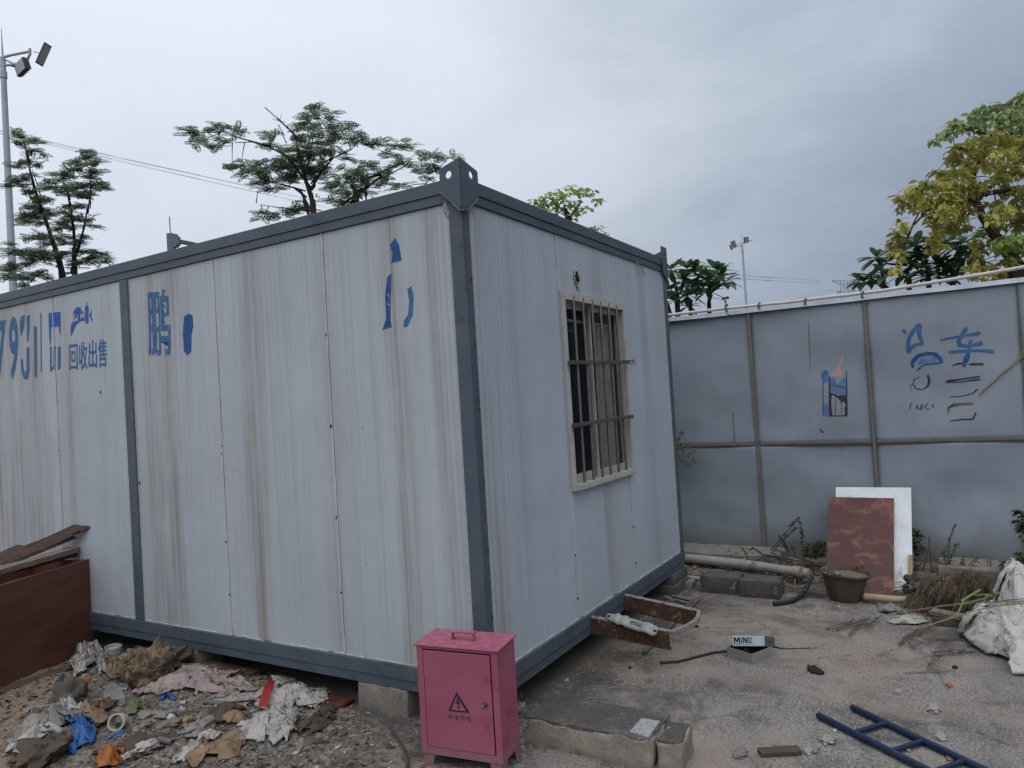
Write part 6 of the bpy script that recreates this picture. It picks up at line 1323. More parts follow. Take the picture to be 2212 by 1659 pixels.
# paint tin
tp_ = GS(*k3(735, 955)); tin = thing('paint_tin', tp_, 'dented white paint tin with a faded red and grey label under the cabin edge', 'tin')
Tt = Matrix.Translation(tp_) @ Matrix.Rotation(R(6), 4, 'X'); rr = sz(50 * .3326, tp_); ht = sz(88 * .3326, tp_)
mb = MB(); mb.lathe([(rr * .94, 0), (rr, .006), (rr * .98, ht * .3), (rr, ht * .32), (rr * .97, ht * .6), (rr, ht * .62), (rr, ht), (rr * .93, ht), (rr * .92, ht * .75), (0, ht * .72)], Tt, 28, False); mb.build('can', 'tin_white', tin)
mb = MB(); mb.lathe([(rr * 1.005, ht * .56), (rr * 1.01, ht * .70), (rr * .99, ht * .70)], Tt, 28, False)
mb.build('label_band', mat('faded_red_print', (.34, .30, .29), (.40, .10, .07), 55, .6, 0, spot=(.42, .42, .42), ss=50, st=.47), tin)
mb = MB(); mb.lathe([(rr * 1.003, ht * .08), (rr * 1.01, ht * .44), (rr * .99, ht * .44)], Tt, 28, False); mb.build('label_band', mat('grey_print', (.34, .36, .38), (.16, .18, .2), 45, .6, 0), tin)
a = GS(*k3(915, 925)); d_ = (G(*k3(955, 890)) - a).normalized()
mb = MB(); X = Matrix.Translation(a + Z * .035) @ Vector((-1.0, .1, .35)).to_track_quat('Z', 'Y').to_matrix().to_4x4(); mb.lathe([(.026, -.04), (.031, .035), (.029, .035), (.024, -.036), (0, -.036)], X, 20, False)
solo(mb, 'paper_cup', 'tin_white', a, 'small white cup tipped over near the middle support block', 'cup')
# plastic pipe ring with lug
a = GS(*k3(775, 1410)); X = Matrix.Translation(a + Z * .042) @ Vector((-.75, -.5, .35)).to_track_quat('Z', 'Y').to_matrix().to_4x4(); r_ = sz(52 * .3326, a)
mb = MB(); mb.lathe([(r_ * .82, -.03), (r_, -.03), (r_, .024), (r_ * 1.06, .026), (r_ * 1.06, .034), (r_ * .84, .034), (r_ * .82, -.03)], X, 28, False); ring = solo(mb, 'pipe_ring', 'cream', a, 'cream white plastic pipe socket lying on its side by the blue bag', 'pipe fitting')
pipe_bit('pipe_bit', 'cream', (1180, 1250), (1215, 1250), k3, .012, 'short cream tube bit between the blue scrap and grey tube')
pipe_bit('pipe_bit', 'pipe_dark', (1325, 1245), (1465, 1258), k3, .014, 'grey plastic tube right of the short cream tube bit')
pipe_bit('pipe_bit', 'pipe_dark', (1030, 1490), (1120, 1512), k3, .015, 'dark grey tube stub in the lower middle of the rubbish')
pipe_bit('pipe_bit', 'cream', (1258, 1195), (1285, 1175), k3, .010, 'tiny cream tube stub below the pink rag')
pipe_bit('pipe_bit', 'cream', (785, 1155), (830, 1158), k3, .009, 'thin cream tube stub above the grey stone slab')
a = GS(*k3(1105, 1368)); mb = MB(); mb.lathe([(0, 0), (.026, 0), (.027, .03), (.024, .03), (.023, .006), (0, .006)], Matrix.Translation(a + Z * .012) @ Matrix.Rotation(R(50), 4, 'Y'), 20, False); solo(mb, 'bottle_cap', 'tin_white', a, 'white screw cap left of the yellow curl', 'cap')
q = [GS(*k3(*p)) + Z * .02 for p in ((1170, 1380), (1200, 1378), (1235, 1368), (1250, 1350))]
solo(MB().tube(q, [.012, .019, .019, .010], 8), 'yellow_curl', 'yellowish', q[0] - Z * .02, 'yellow curled peel right of the white screw cap', 'peel')
lump('dirt_clump', 'soil', (1110, 1400), k3, .055, (1.5, .8, .5), 'dark grit heap holding the white screw cap', 'dirt clump', 31, .6)
# stones, slabs, greens
def slab(name, m, pts, K, z0_, t_, label, cat='stone', tilt=0):
    P = [GS(*K(*q)) for q in pts]; mb = MB(); c = sum(P, Vector()) / len(P); n_ = len(P); lo = [p + Z * z0_ for p in P]; hi = [c + (p - c) * .94 + Z * (z0_ + t_ + tilt * ((p - c).x + (p - c).y)) for p in P]
    mb.add([tuple(p) for p in lo + hi], [tuple(range(n_))[::-1], tuple(range(n_, 2 * n_))] + [(i, (i + 1) % n_, (i + 1) % n_ + n_, i + n_) for i in range(n_)]); return solo(mb, name, m, c, label, cat, bevel=.003)
slab('stone_slab', 'stone', [(670,1250),(680,1160),(740,1130),(800,1180),(820,1235),(760,1260)], k3, .0, .035, 'flat grey stone slab in the middle of the rubbish')
a, b = GS(*k3(335, 1255)), GS(*k3(385, 1225)); mb = MB(); tv = Z * .155 + (b - a).normalized() * .02; nv_ = Vector((.03, .02, 0))
mb.hexa([a, b, b + nv_, a + nv_], [a + tv * .75, b + tv, b + tv + nv_, a + tv * .75 + nv_]); solo(mb, 'stone_shard', 'stone', a, 'upright grey slate shard at the left of the rubbish', 'stone', bevel=.003)
lump('dark_rock', 'block_dark', (450, 1250), k3, .085, (1.1, .8, 1.1), 'dark rock leaning behind the upright slate shard', 'stone', 33, .5, 16, 1.5, .6)
slab('brick_chip', 'orange_bit', [(465,1120),(520,1098),(590,1090),(585,1105),(520,1125)], k3, .0, .03, 'flat orange brick chip in front of the dirty white bag', 'brick chip')
crumple('orange_scrap', 'orange_bit', [(630,1285),(670,1275),(690,1305),(665,1310)], k3, 'little orange scrap between slab and muddy sheet', 'scrap', .03, .01, 35, 12)
lump('dirt_clump', 'card_dark', (620, 1300), k3, .075, (1.5, .8, .5), 'dark mouldy scrap heap behind the little orange scrap', 'dirt clump', 36, .6)
crumple('green_cloth', 'green_cloth', [(800,1320),(820,1260),(850,1230),(900,1240),(925,1290),(890,1320),(840,1330)], k3, 'faded green cloth crumpled beside the grey stone slab', 'cloth', .06, .03, 37, 26, 14, .004, .02, .12)
random.seed(31); mb = MB()
for k in range(60):
    c = GS(*k3(random.uniform(490, 700), random.uniform(1140, 1260))); az = random.uniform(0, 6.28); d = Vector((math.cos(az), math.sin(az), random.uniform(0, .5))).normalized(); L_ = random.uniform(.05, .12); s_ = Vector((-d.y, d.x, 0)) * .004
    mb.add([c + Z * .02 - s_, c + Z * .02 + s_, c + d * L_ + Z * .015], [(0, 1, 2)])
solo(mb, 'withered_greens', 'green_cloth', GS(*k3(600, 1200)), 'loose heap of withered green stalks left of the grey slab', 'cut plants')
q = [GS(*k4(*p)) + Z * .012 for p in ((1225, 1052), (1260, 1110), (1300, 1165), (1325, 1220), (1340, 1280), (1352, 1340))]
solo(MB().tube(q, [.006, .008, .008, .009, .009, .009], 7), 'stick', 'timber_dark', q[0], 'thin curved brown stick on the concrete left of the pink cabinet', 'stick')
for i, (qx, qy, r_, lab, m_) in enumerate((((1640), 870, .05, 'small dark stone heap under the cabin right of the brown timber', 'block_dark'), (1320, 1160, .035, 'brown lump half under the pink rag', 'card_dark'), (930, 1400, .035, 'flat pale scrap lump right of the pipe socket', 'paper_dirty'), (1300, 1410, .06, 'grey fold of fabric above the tan cardboard sheet', 'paper_dirty'), (820, 1600, .04, 'pale blue-grey scrap right of the orange bag', 'paper'), (950, 1530, .045, 'tall pale paper scrap left of the dark tube stub', 'paper'), (1480, 1190, .05, 'beige crumpled scrap below the right end of the pink rag', 'paper_dirty'))):
    lump('scrap', m_, (qx, qy), k3, r_, (1.4, .8, .45), lab, 'scrap', 40 + i, .7, 18)
# thousands of grit and chips: one countless mass
def scatter(name, m, n, region, rmin, rmax, seed, flat=.6, clump=0):
    random.seed(seed); mb = MB()
    for k in range(n):
        p = region()
        if p is None: continue
        r_ = rmin + (rmax - rmin) * random.random() ** 3; a = random.uniform(0, 6.28); ca, sa_ = math.cos(a), math.sin(a); ex = random.uniform(.7, 1.5)
        base = [(1, 0, 0), (.3, .9, .1), (-.8, .5, 0), (-.7, -.6, .05), (.4, -.9, 0), (.1, .05, .9), (.45, -.1, .6)]
        vs = [(p[0] + r_ * (x * ca * ex - y * sa_) * random.uniform(.7, 1.2), p[1] + r_ * (x * sa_ * ex + y * ca) * random.uniform(.7, 1.2), p[2] + r_ * flat * z - .0005) for x, y, z in base]
        mb.add(vs, [(0, 1, 5, 6), (1, 2, 5), (2, 3, 5), (3, 4, 5), (4, 0, 6), (4, 6, 5)])
    return tag(mb.build(name, m), None, None, None, 'stuff')
def reg_left():
    x, y = random.uniform(-1.4, .1), random.uniform(.25, 3.7)
    e = 1 - ((x + .62) / .8) ** 2 - ((y - 2.0) / 1.8) ** 2
    return (x, y, gz(x, y)) if e > random.random() * .5 else None
scatter('rubble', 'rubble', 7000, reg_left, .002, .012, 50); scatter('dark_grit', 'soil', 5000, reg_left, .003, .016, 51); scatter('pale_chips', 'paper', 700, reg_left, .004, .016, 52, .3)
def reg_yard():
    q = G(random.uniform(-50, 2300), 1270 + 420 * random.random())
    if q.x > 0 and q.y > 0: return None
    if noise.noise(Vector((q.x * 2.2, q.y * 2.2, 4))) + random.random() * .9 < .35: return None
    z_ = .004
    if .0 < q.x < .24 and -1.0 < q.y < -.2: return None
    return (q.x, q.y, .0)
scatter('gravel', 'stone', 2600, reg_yard, .0025, .012, 53); scatter('dark_gravel', 'soil', 2600, reg_yard, .0025, .010, 54)
def reg_foot():
    t_ = random.random(); x = 3.0 * t_ + .0; y = -abs(random.gauss(0, .16)) - .0
    return (x, y, 0) if random.random() < .75 else (-abs(random.gauss(0, .12)), random.uniform(-.1, .5), 0)
scatter('damp_grit', 'soil', 2600, reg_foot, .003, .012, 55)
def reg_fence():
    x, y = random.uniform(3.15, 4.0), random.uniform(-2.9, .3); return (x, y, .0 if x < 3.5 else min(.07, (x - 3.5) * .17))
scatter('fence_rubble', 'rubble', 3500, reg_fence, .005, .030, 56)
def reg_cab():
    return (random.gauss(.08, .12), random.gauss(-.12, .06), 0)
scatter('chips', 'concrete', 160, reg_cab, .008, .028, 57)
for i, (K, x, y, r_, m_, lab) in enumerate((
    (k5, 790, 905, .012, 'paper', 'small white crumb cluster on the ground left of the rack shadow'), (k5, 1618, 865, .010, 'paper', 'round white pebble alone on the concrete below the cable end'), (k6, 422, 822, .018, 'paper', 'white crumb at the foot of the dark block row'),
    (k7, 612, 1190, .026, 'stone', 'grey stone with a twig on the open concrete above the ladder'), (k7, 830, 1300, .045, 'stone', 'largest flat pale concrete chunk right of the ladder top'), (k7, 875, 1475, .033, 'stone', 'round grey lump between ladder rail and right edge'), (k7, 925, 1150, .022, 'orange_bit', 'brown leaf-like chip on the concrete at the right'),
    (k7, 175, 1492, .038, 'stone', 'dark flat stone left of the lower ladder rail'), (k7, 50, 1560, .032, 'stone', 'pale gravel clump at the bottom left of the ladder'), (k7, 960, 1040, .02, 'void', 'small black chunk on the concrete below the sacks'), (k7, 930, 1600, .022, 'card', 'brown scrap caught between the ladder rungs'), (k7, 665, 1548, .02, 'stone', 'small grey stone inside the second ladder gap'), (k7, 215, 1430, .014, 'paper', 'tiny pale stone beside the first ladder rung'),
    (k5, 1330, 800, .014, 'void', 'black crumb on the concrete right of the cabinet and rack'), (k5, 1755, 855, .012, 'soil', 'dark crumb below the thick black cable'), (k7, 240, 662, .016, 'paper', 'small white stone before the rusty bucket'))):
    lump('stone', 'chunk' if m_ == 'stone' else m_, (x, y), K, r_ * .72, (1.7, 1.0, .55), lab, 'stone', 60 + i, .5, 12)
lump('stone', 'stone', (398, 1180), k5, .035, (1., 1., 1.1), 'rough stone wedged between the pink cabinet and the kerb slab', 'stone', 80, .5, 12); lump('stone', 'block_dark', (385, 1075), k5, .025, (1., 1., 1.2), 'small dark stone just behind the wedged rough stone', 'stone', 81, .5, 12)

# ================================================================== weeds, sticks, sacks and grass along the fence
def weed(label, base, stems, leaf, m_leaf='leaf_weed', seed=1, ls=.03, name='weed', mstem='dry'):
    random.seed(seed); b = Vector(base); t = thing(name, b, label, 'weed'); mb = MB(); lf = MB()
    for pts in stems:
        P = [cat_(pts, i / 10) for i in range(11)] if len(pts) > 2 else pts
        mb.tube(P, [.0055 - .0035 * i / (len(P) - 1) for i in range(len(P))], 5)
        for k in range(int(leaf * len(P) / 3)):
            u = random.uniform(.25, 1); i = min(int(u * (len(P) - 1)), len(P) - 2); p = P[i].lerp(P[i + 1], random.random()); az = random.uniform(0, 6.28)
            oval(lf, p, Vector((math.cos(az), math.sin(az), random.uniform(-.8, .3))), Vector((random.uniform(-.4, .4), random.uniform(-.4, .4), 1)), ls * random.uniform(.6, 1.3), ls * .22)
    mb.build('stem', mstem, t, smooth=True)
    if lf.v: lf.build('leaves', m_leaf, t)
    return t
def stemsX(K, X, lst): return [[PX(*K(*q), X) for q in l] for l in lst]
W = lambda *l: list(l)
st_ = stemsX(k6, 3.95, [[(860,430),(960,310),(1040,220),(1090,150),(1105,170)],[(880,440),(980,330),(1060,250),(1085,230)],[(1125,490),(1120,380),(1120,280),(1110,200),(1090,150)]])
weed('tall dead weed with a drooping tip against the fence left of the red board', (st_[2][0].x, st_[2][0].y, .06), st_, 16, seed=1)
st_ = stemsX(k6, 3.9, [[(1000,470),(970,380),(930,320),(890,285)],[(980,440),(950,340),(920,300)],[(1060,490),(1045,420),(1040,395)]]); weed('leafy half-dead weed leaning left beside the tall dead weed', (st_[0][0].x, st_[0][0].y, .06), st_, 12, seed=2)
st_ = stemsX(k6, 3.85, [[(1180,500),(1175,400),(1165,340)],[(1220,500),(1235,400),(1230,330)],[(1270,500),(1280,380),(1275,310)],[(1300,500),(1310,390),(1320,330)],[(1150,500),(1150,430),(1140,380)],[(1250,500),(1255,430),(1262,370)]]); weed('dense dark dead weed clump touching the left edge of the red board', (st_[2][0].x, st_[2][0].y, .06), st_, 26, seed=3, ls=.035)
st_ = stemsX(k6, 3.7, [[(640,540),(630,470),(600,430),(570,390)],[(610,430),(590,395)],[(700,600),(690,560),(670,530)]]); weed('small green sprouting weed growing over the long drain pipe', (st_[0][0].x, st_[0][0].y, .06), st_, 9, 'leaf_green', 4, .035)
st_ = stemsX(k6, 3.62, [[(700,610),(690,580),(650,550)],[(700,610),(720,570),(740,560)],[(705,610),(700,560),(700,540)],[(930,650),(920,610),(900,580)],[(930,650),(940,600),(935,590)]]); weed('low leafy weed sprouting in front of the drain pipe joint', (st_[0][0].x, st_[0][0].y, .02), st_, 10, 'leaf_weed', 5, .035)
st_ = stemsX(k6, 3.95, [[(488,500),(480,460),(478,430),(490,420)]]); weed('single bent bare stem above the drain pipe near the cabin', (st_[0][0].x, st_[0][0].y, .1), st_, 1, seed=6)
st_ = stemsX(k7, 3.9, [[(820,460),(810,370),(798,250),(795,130)],[(745,440),(780,380),(800,280),(832,125)],[(700,440),(740,400),(770,390)]]); weed('pair of straight dark bare sticks right of the white board', (st_[0][0].x, st_[0][0].y, .08), st_, 1, seed=7)
st_ = stemsX(k7, 3.9, [[(915,455),(918,350),(930,240),(950,160),(990,105)],[(925,450),(935,350),(960,280),(995,240)],[(915,440),(890,330),(880,280)],[(700,250),(760,310),(840,350),(920,450)]]); weed('thin dead weed with drooping leaves in the middle of the right fence panel', (st_[0][0].x, st_[0][0].y, .08), st_, 9, seed=8)
st_ = stemsX(k7, 3.9, [[(1000,470),(1005,380),(1030,270)],[(1010,470),(1060,390),(1180,290)],[(970,490),(990,400),(1010,360)],[(1150,480),(1180,380),(1150,350)],[(1310,490),(1290,410),(1255,370)],[(1300,480),(1290,430),(1310,380)]]); weed('thin grassy dead stems fanning out behind the sacks', (st_[0][0].x, st_[0][0].y, .08), st_, 3, seed=9)
st_ = stemsX(k7, 3.9, [[(1290,420),(1285,390),(1275,365)],[(1290,420),(1300,390),(1310,370)]]); weed('small leafy weed above the right end of the sacks', (st_[0][0].x, st_[0][0].y, .3), st_, 9, 'leaf_weed', 12, .06)
st_ = stemsX(k7, 3.75, [[(1400,480),(1390,350),(1370,200),(1380,20)],[(1400,400),(1350,330),(1330,310)],[(1400,200),(1350,130),(1330,125)],[(1400,120),(1360,80),(1350,30)]]); weed('green leafy shrub cut by the right edge against the fence', (st_[0][0].x, st_[0][0].y, .06), st_, 12, 'leaf_weed', 10, .06)
st_ = stemsX(k7, 3.95, [[(720,430),(712,300),(715,200),(708,140)],[(715,300),(725,230),(718,180)]]); weed('dark leafy weed peeping from behind the white board', (st_[0][0].x, st_[0][0].y, .06), st_, 16, 'leaf_weed', 11, .07)
# dry sprig on the cabin's far corner post
sp_ = [[PY(*kw(*q), -.03) for q in l] for l in ([(962,1090),(985,1050),(1010,1010),(1022,990)],[(975,1060),(1000,1000),(1005,985)],[(970,1085),(1020,1075),(1090,1065)],[(975,1100),(1010,1110),(1030,1170),(1020,1230)],[(975,1100),(1050,1115),(1080,1160),(1085,1210)],[(975,1095),(1070,1100),(1100,1140),(1100,1190)],[(975,1110),(1000,1150),(1000,1200)],[(975,1105),(1030,1130),(1050,1180),(1048,1220)])]
for l in sp_:
    for i, p in enumerate(l): l[i] = PX(*[(ROT.transposed() @ (p - CAM))[k] for k in (0, 1)] and (1106 + (ROT.transposed() @ (p - CAM)).x / -(ROT.transposed() @ (p - CAM)).z * FPX, 829.5 - (ROT.transposed() @ (p - CAM)).y / -(ROT.transposed() @ (p - CAM)).z * FPX), 4.12)
weed('dry feathery sprig on the fence beside the far cabin corner', sp_[0][0], sp_, 5, seed=13, ls=.03, mstem='straw')
# tangle of twigs on the soil: countless
random.seed(77); mb = MB()
for k in range(420):
    x, y = random.uniform(3.05, 3.95), random.choice((random.uniform(-1.25, -.55), random.uniform(-1.95, -1.0), random.uniform(-3.0, -1.8)))
    if 3.2 < x < 3.9 and -1.68 < y < -1.05: continue
    z_ = (.0 if x < 3.5 else min(.07, (x - 3.5) * .17)) + random.uniform(.003, .06) * random.random(); az = random.gauss(1.7, .7); L_ = random.uniform(.08, .34); d = Vector((math.cos(az), math.sin(az), random.gauss(0, .12)))
    p = Vector((x, y, z_)); mb.tube([p, p + d * L_ * .5 + Z * random.uniform(0, .02), p + d * L_], [.0035, .003, .0015], 4)
tag(mb.build('dry_twigs', 'dry'), None, None, None, 'stuff')
for i, (pts, lab) in enumerate((([(1310,575),(1200,550),(1080,500),(900,440),(790,395)], 'longest dark branch slanting over the drain pipe to the red board'), ([(870,600),(760,470),(690,420),(660,430),(670,460)], 'hooked branch curling above the drain pipe joint'), ([(1000,560),(900,500),(800,480),(700,500)], 'low branch lying behind the drain pipe'))):
    P = [PX(*k6(*q), 3.7 + .05 * i) for q in pts]; solo(MB().tube([cat_(P, j / 14) for j in range(15)], [.011 - .0005 * j for j in range(15)], 6), 'branch', 'dry', P[0], lab, 'branch')
for i, (pts, lab) in enumerate((([(1050,800),(1060,720),(1075,650)], 'upright pale stalk in front of the block row end'), ([(940,690),(980,760),(1040,780)], 'bent pale stalk beside the black hose'), ([(1130,590),(1100,640),(1120,670)], 'short pale stalk lying on the drain pipe end'), ([(1200,640),(1260,760),(1330,830)], 'pale stalk slanting between hose and bucket'), ([(1730,800),(1640,840),(1600,900)], 'pale straw stalk right of the bucket'), ([(1760,960),(1730,880),(1745,820)], 'broken straw standing before the yellowed pipe'))):
    P = [PX(*k6(*q), 3.3) for q in pts]; solo(MB().tube([cat_(P, j / 8) for j in range(9)], .005, 5), 'stalk', 'straw', P[0], lab, 'stalk')
# sacks
def sack(name, q, K, dims, label, seed, z0_=0, yaw_=0, dx=0, dy=0):
    c = G(*K(*q), z0_); c.x += dx; c.y += dy; mb = MB(); n = 44; vs = []; fs = []; m_ = 24
    X = Matrix.Translation(c + Z * (dims[2] * .42)) @ Matrix.Rotation(yaw_, 4, 'Z')
    for i in range(m_ + 1):
        th = math.pi * i / m_
        for k in range(n):
            ph = 2 * math.pi * k / n; d = Vector((math.sin(th) * math.cos(ph), math.sin(th) * math.sin(ph), math.cos(th)))
            e = Vector([abs(v) ** .72 * (1 if v >= 0 else -1) for v in d]); pq = d * 2.1 + Vector((seed * 2.3, 0, 0))
            cr = (1 - abs(noise.noise(pq * 1.3)) * 2) * .16 + (1 - abs(noise.noise(pq * 2.9)) * 2) * .075 + noise.noise(pq * 6) * .04; e = e * (.86 + cr)
            p = X @ Vector((e.x * dims[0], e.y * dims[1], e.z * dims[2] * .5)); vs.append((p.x, p.y, max(p.z, z0_ + .002)))
    for i in range(m_):
        for k in range(n): fs.append((i * n + k, i * n + (k + 1) % n, (i + 1) * n + (k + 1) % n, (i + 1) * n + k))
    mb.add(vs, [f[::-1] for f in fs]); return solo(mb, name, 'sack', (c.x, c.y, z0_), label, 'sack', smooth=True)
crumple('woven_sack', 'sack', [(1160,760),(1230,840),(1340,900),(1520,960),(1640,820),(1500,690),(1330,640),(1220,660)], k7, 'higher crumpled white sack at the right edge behind the slumped one', 'sack', .10, .36, 72, 60, 3.2, .006, .0, .05, 1.7)
crumple('woven_sack', 'sack', [(975,850),(1060,912),(1180,965),(1330,1020),(1480,1090),(1580,960),(1480,820),(1300,770),(1150,755),(1050,800)], k7, 'slumped grimy white sack with a pointed end lying on the concrete at the right', 'sack', .10, .17, 71, 60, 4.2, .006, .0, .04, 2.2)
# dry grass mound, timber, plastic, grasses
gm = G(*k7(1060, 720)); random.seed(5); mb = MB()
for k in range(2600):
    a = random.uniform(0, 6.28); r_ = math.sqrt(random.random()); x, y = gm.x + .12 + .22 * r_ * math.cos(a), gm.y + .36 * r_ * math.sin(a) - .02; h = .30 * math.sqrt(max(0, 1 - r_ * r_)) * random.uniform(.6, 1)
    az = random.gauss(-2.6, .8); d = Vector((math.cos(az), math.sin(az), 0)); L_ = random.uniform(.08, .2); p = Vector((x, y, h)); s_ = Vector((-d.y, d.x, 0)) * .0016
    mb.add([p - s_, p + s_, p + d * L_ * .6 + Z * .01 + s_ * .6, p + d * L_ - Z * L_ * .5], [(0, 1, 2), (0, 2, 3)])
gmt = solo(mb, 'grass_mound', 'mound', (gm.x + .12, gm.y, 0), 'brown mound of matted dry grass left of the white sacks', 'dead grass')
mb = MB(); blob(mb, (gm.x + .14, gm.y, .06), .2, 7, .3, 24, (1.0, 1.55, 1.05)); core = solo(mb, 'earth_heap', 'soil', (gm.x + .14, gm.y, 0), 'dark earth heap under the matted dry grass', 'earth', smooth=True)
pa, pb = G(*k7(815, 690), .07), G(*k7(1040, 730), .07); plank('timber_block', 'timber', pa, pb, .09, .03, 'short tan board on top of the dark block before the dry grass', cat='timber')
rough_block('timber_block', 'block_dark', (min(pa.x, pb.x) - .02, min(pa.y, pb.y), 0), (max(pa.x, pb.x) + .03, max(pa.y, pb.y), .05), 'dark block under the short tan board', 'timber', seed=44)  # dark-coloured block filling the space below the tan board
crumple('plastic_film', 'paper', [(540,760),(600,735),(680,722),(780,735),(800,760),(740,780),(640,778)], k7, 'crumpled translucent white plastic film on the concrete left of the sacks', 'plastic film', .035, .02, 45, 34, 14, .002, .02, .1)
crumple('plastic_film', 'paper_dirty', [(480,660),(540,650),(600,660),(640,700),(560,705),(500,700)], k7, 'grey torn plastic under the yellowed pipe', 'plastic film', .035, .02, 46, 26, 14, .002, .02, .1)
crumple('black_scrap', 'black', [(600,705),(640,702),(655,718),(615,722)], k7, 'black scrap just above the translucent white film', 'scrap', .03, .02, 47, 12)
lump('charred_heap', 'block_dark', (800, 590), k7, .13, (1., 1.5, .7), 'charred black heap between the white board and the kerb chunk', 'heap', 48, .6, 22)
def blade(mb, pts, w_):
    P = [cat_(pts, i / 9) for i in range(10)]; vs = []
    for i, p in enumerate(P):
        d = P[min(i + 1, 9)] - P[max(i - 1, 0)]; s_ = d.cross(CAM.lerp(Vector((0, -2, 3)), .5) - p).normalized() * w_ * (math.sin(math.pi * (i / 9 * .85 + .12))); vs += [tuple(p - s_), tuple(p + s_ )]
    mb.add(vs, [(2 * i, 2 * i + 1, 2 * i + 3, 2 * i + 2) for i in range(9)])
gd_ = 5.0
def grass(label, blades, w_, m_, seed, dd=5.0, K=k7, nm='grass_tuft'):
    random.seed(seed); mb = MB(); b0_ = D(*K(*blades[0][0]), dd)
    for l in blades: blade(mb, [D(*K(*q), dd + .06 * math.sin(j + seed)) for j, q in enumerate(l)], w_)
    return solo(mb, nm, m_, (b0_.x, b0_.y, min(v[2] for v in mb.v)), label, 'grass', solid=.001)
grass('bright green grass blades arching over the front of the sacks', [[(1170,600),(1090,590),(1010,610),(975,700),(965,790)],[(1165,605),(1155,700),(1150,800),(1152,880)],[(1160,600),(1135,640),(1115,730),(1120,800)],[(1170,595),(1200,580),(1180,520),(1165,460)],[(1175,600),(1240,570),(1330,560),(1420,540)],[(1170,600),(1060,630),(1000,640),(930,650)]], .006, 'grass', 1, 4.9)
grass('green grass blades crossing the topmost sack at the right edge', [[(1400,560),(1370,620),(1345,700),(1325,770)],[(1420,480),(1360,500),(1330,540),(1320,580)],[(1250,610),(1240,650),(1232,690)],[(1330,640),(1325,700),(1335,600),(1345,540)]], .007, 'grass', 2, 4.8)
for i, (pts, heads, lab) in enumerate((
    ([(1400,625),(1200,635),(900,655),(600,695),(395,745)], [[(395,745),(330,760),(240,790),(210,850)],[(395,745),(300,770),(180,790),(110,830)],[(420,740),(360,780),(310,820),(300,880)],[(480,728),(430,770),(370,810)]], 'longest dry grass stalk reaching left over the concrete with drooping plumes'),
    ([(1400,640),(1150,670),(950,720),(790,780),(700,810)], [[(720,805),(660,850),(620,880),(605,920)],[(740,800),(700,840),(640,870)],[(800,780),(760,820),(700,850)]], 'second dry grass stalk ending in a plume below the plastic film'),
    ([(1380,1010),(1200,940),(1000,940),(860,960),(700,990)], [[(860,960),(820,1010),(740,1045)],[(1000,940),(940,930),(840,945),(780,940)]], 'lowest dry stalk spread across the concrete below the sacks'),
    ([(1000,860),(900,862),(780,860),(720,862)], [[(720,862),(680,890),(690,910),(760,940)],[(740,870),(730,890),(690,880)]], 'thin reddish looped stem on the concrete left of the sacks'),
    ([(860,1050),(700,1064),(520,1068)], [[(860,1050),(780,1046)]], 'thin pale straw lying flat on the concrete above the ladder'),
    ([(1270,1495),(1150,1450),(1030,1405)], [[(1150,1450),(1100,1440)]], 'thin straw on the concrete near the right edge above the ladder'))):
    def gp_(q): 
        p = G(*k7(*q), .012); return p
    if i < 2: f_ = lambda q: G(*k7(*q), max(.012, .05 + (q[0] - 600) * .00035))
    else: f_ = gp_
    P = [f_(q) for q in pts]; t = thing('dry_stalk', P[-1], lab, 'stalk'); MB().tube([cat_(P, j / 20) for j in range(21)], [.004 - .0001 * j for j in range(21)], 5).build('stem', 'straw' if i in (0, 1, 4, 5) else 'dry', t)
    mb = MB()
    for h in heads:
        Q = [G(*k7(*q), .012 + .02 * (1 - j / 3)) for j, q in enumerate(h)]; mb2 = [cat_(Q, j / 12) for j in range(13)] if len(Q) > 2 else Q; mb.tube(mb2, .003, 4)
        random.seed(i)
        if i < 3:
            for p in mb2:
                for _ in range(4): d = Vector((random.uniform(-1, 1), random.uniform(-1, 1), random.uniform(-.2, .4))).normalized() * .018; mb.tube([p, p + d], [.0015, .0008], 3)
    mb.build('plume', 'dry', t)
# thick loop of white hose/stalk on the ground behind the ladder omitted detail: brown shells near the drain pipe
lump('brown_cup', 'orange_bit', (1110, 555), k6, .03, (1.3, 1., .6), 'small rust-red round scrap on the drain pipe before the weeds', 'scrap', 90, .4, 14)

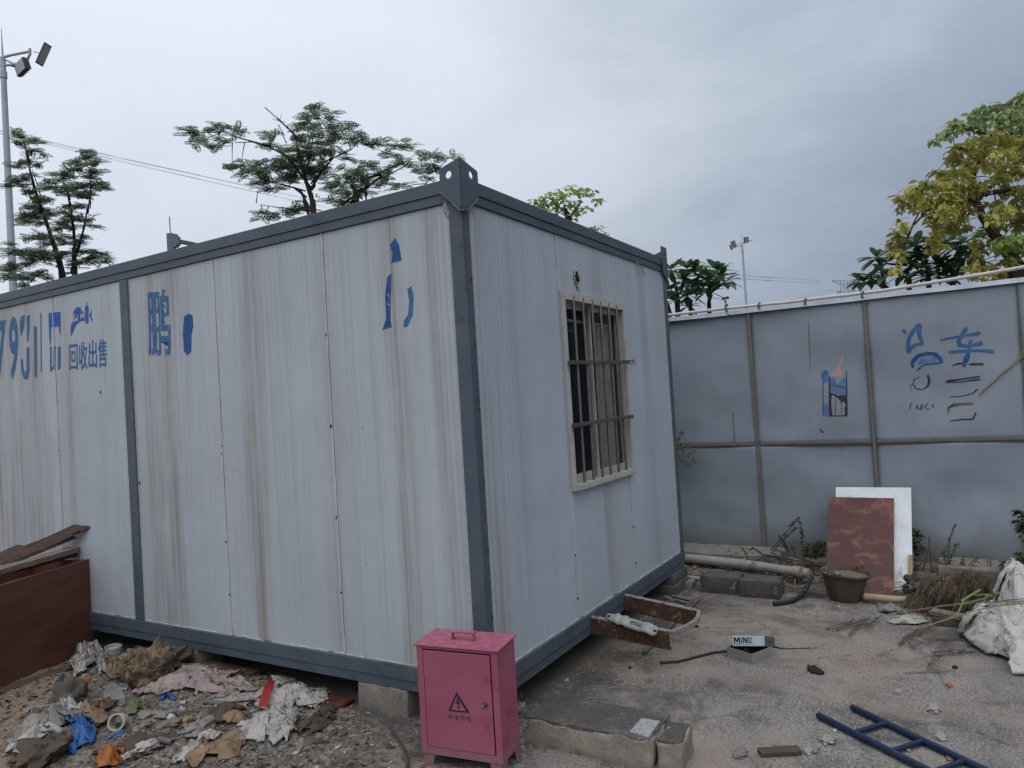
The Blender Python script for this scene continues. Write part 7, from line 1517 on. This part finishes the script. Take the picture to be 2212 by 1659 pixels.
# rotten board and chunks at the bottom middle of the yard, and countless flat litter in the rubbish
a_, b_ = G(1640, 1626, .012), G(1728, 1620, .012); plank('rotten_board', 'card_dark', a_, b_, .06, .022, 'short dark rotten board lying flat at the bottom edge left of the ladder')
lump('stone', 'stone', (1600, 1632), lambda x, y: (x, y), .03, (1.7, .9, .55), 'pale flat chunk touching the left end of the rotten board', 'stone', 95, .6, 12); lump('stone', 'concrete', (1760, 1622), lambda x, y: (x, y), .022, (1.5, .9, .6), 'rough grey chunk right of the rotten board', 'stone', 96, .6, 12)
def litter(name, m, n, smin, smax, seed):
    random.seed(seed); mb = MB()
    for k in range(n):
        p = reg_left()
        if p is None: continue
        r_ = random.uniform(smin, smax) * random.random() ** .6 + .004; m_ = random.randint(4, 7); a0 = random.random() * 6; ex = random.uniform(.4, 1); tx, ty = random.gauss(0, .35), random.gauss(0, .35); vs = [(p[0], p[1], p[2] + .006 + r_ * .3)]
        for i in range(m_):
            a = a0 + 6.283 * i / m_; q = r_ * random.uniform(.6, 1.3); x, y = q * math.cos(a), q * math.sin(a) * ex; vs.append((p[0] + x, p[1] + y, max(p[2] + .001, p[2] + .006 + x * tx + y * ty + random.uniform(0, r_ * .3))))
        mb.add(vs, [(0, i + 1, (i + 1) % m_ + 1) for i in range(m_)])
    tag(mb.build(name, m, solid=.0012), None, None, None, 'stuff')
litter('paper_litter', 'paper', 380, .004, .020, 61); litter('muddy_litter', 'paper_dirty', 600, .004, .026, 62); litter('cardboard_litter', 'card', 260, .004, .020, 63); litter('dark_litter', 'card_dark', 900, .004, .026, 64); litter('rag_litter', 'rag_pink', 140, .004, .018, 65)

crumple('matted_cloth', 'paper_dirty', [(900,1330),(1000,1290),(1100,1300),(1200,1290),(1280,1330),(1200,1350),(1060,1340),(960,1370)], k3, 'thin muddy cloth strip running across the middle of the rubbish', 'torn sheet', .03, .01, 101, 30, 14, .004, .01, .12)
crumple('matted_cloth', 'rag_pink', [(1380,1240),(1500,1180),(1640,1190),(1700,1230),(1600,1270),(1480,1280)], k3, 'pinkish matted cloth between the pink rag and the white sheets', 'rag', .035, .015, 102, 30, 12, .004, .02, .12)
crumple('matted_cloth', 'paper', [(600,1330),(560,1290),(400,1262),(300,1262),(330,1290),(450,1310),(540,1345)], k3, 'pale streak of torn cloth on top of the long muddy sheet', 'torn sheet', .05, .06, 103, 30, 14, .004, .02, .12)
crumple('matted_cloth', 'card_dark', [(760,1530),(900,1450),(1050,1440),(1120,1480),(1000,1560),(860,1600)], k3, 'brown muddy mat in the lower middle beside the dark tube stub', 'torn sheet', .03, .01, 104, 30, 12, .004, .01, .12)
crumple('matted_cloth', 'paper_dirty', [(1180,1440),(1260,1400),(1400,1400),(1400,1430),(1290,1460),(1200,1480)], k3, 'grey fabric ribbon above the white paper strip', 'torn sheet', .04, .015, 105, 30, 14, .004, .02, .12)
crumple('matted_cloth', 'card', [(680,1000),(740,960),(820,1010),(800,1080),(720,1110),(670,1060)], k3, 'brown paper crumple between paint tin and brown bag', 'torn sheet', .06, .03, 106, 30, 14, .004, .02, .12)
crumple('matted_cloth', 'card', [(640,1310),(700,1340),(680,1400),(560,1390),(420,1340),(480,1310)], k3, 'torn brown cardboard strip lying over the blue bag', 'cardboard', .05, .05, 107, 30, 10, .005, .03, .1)
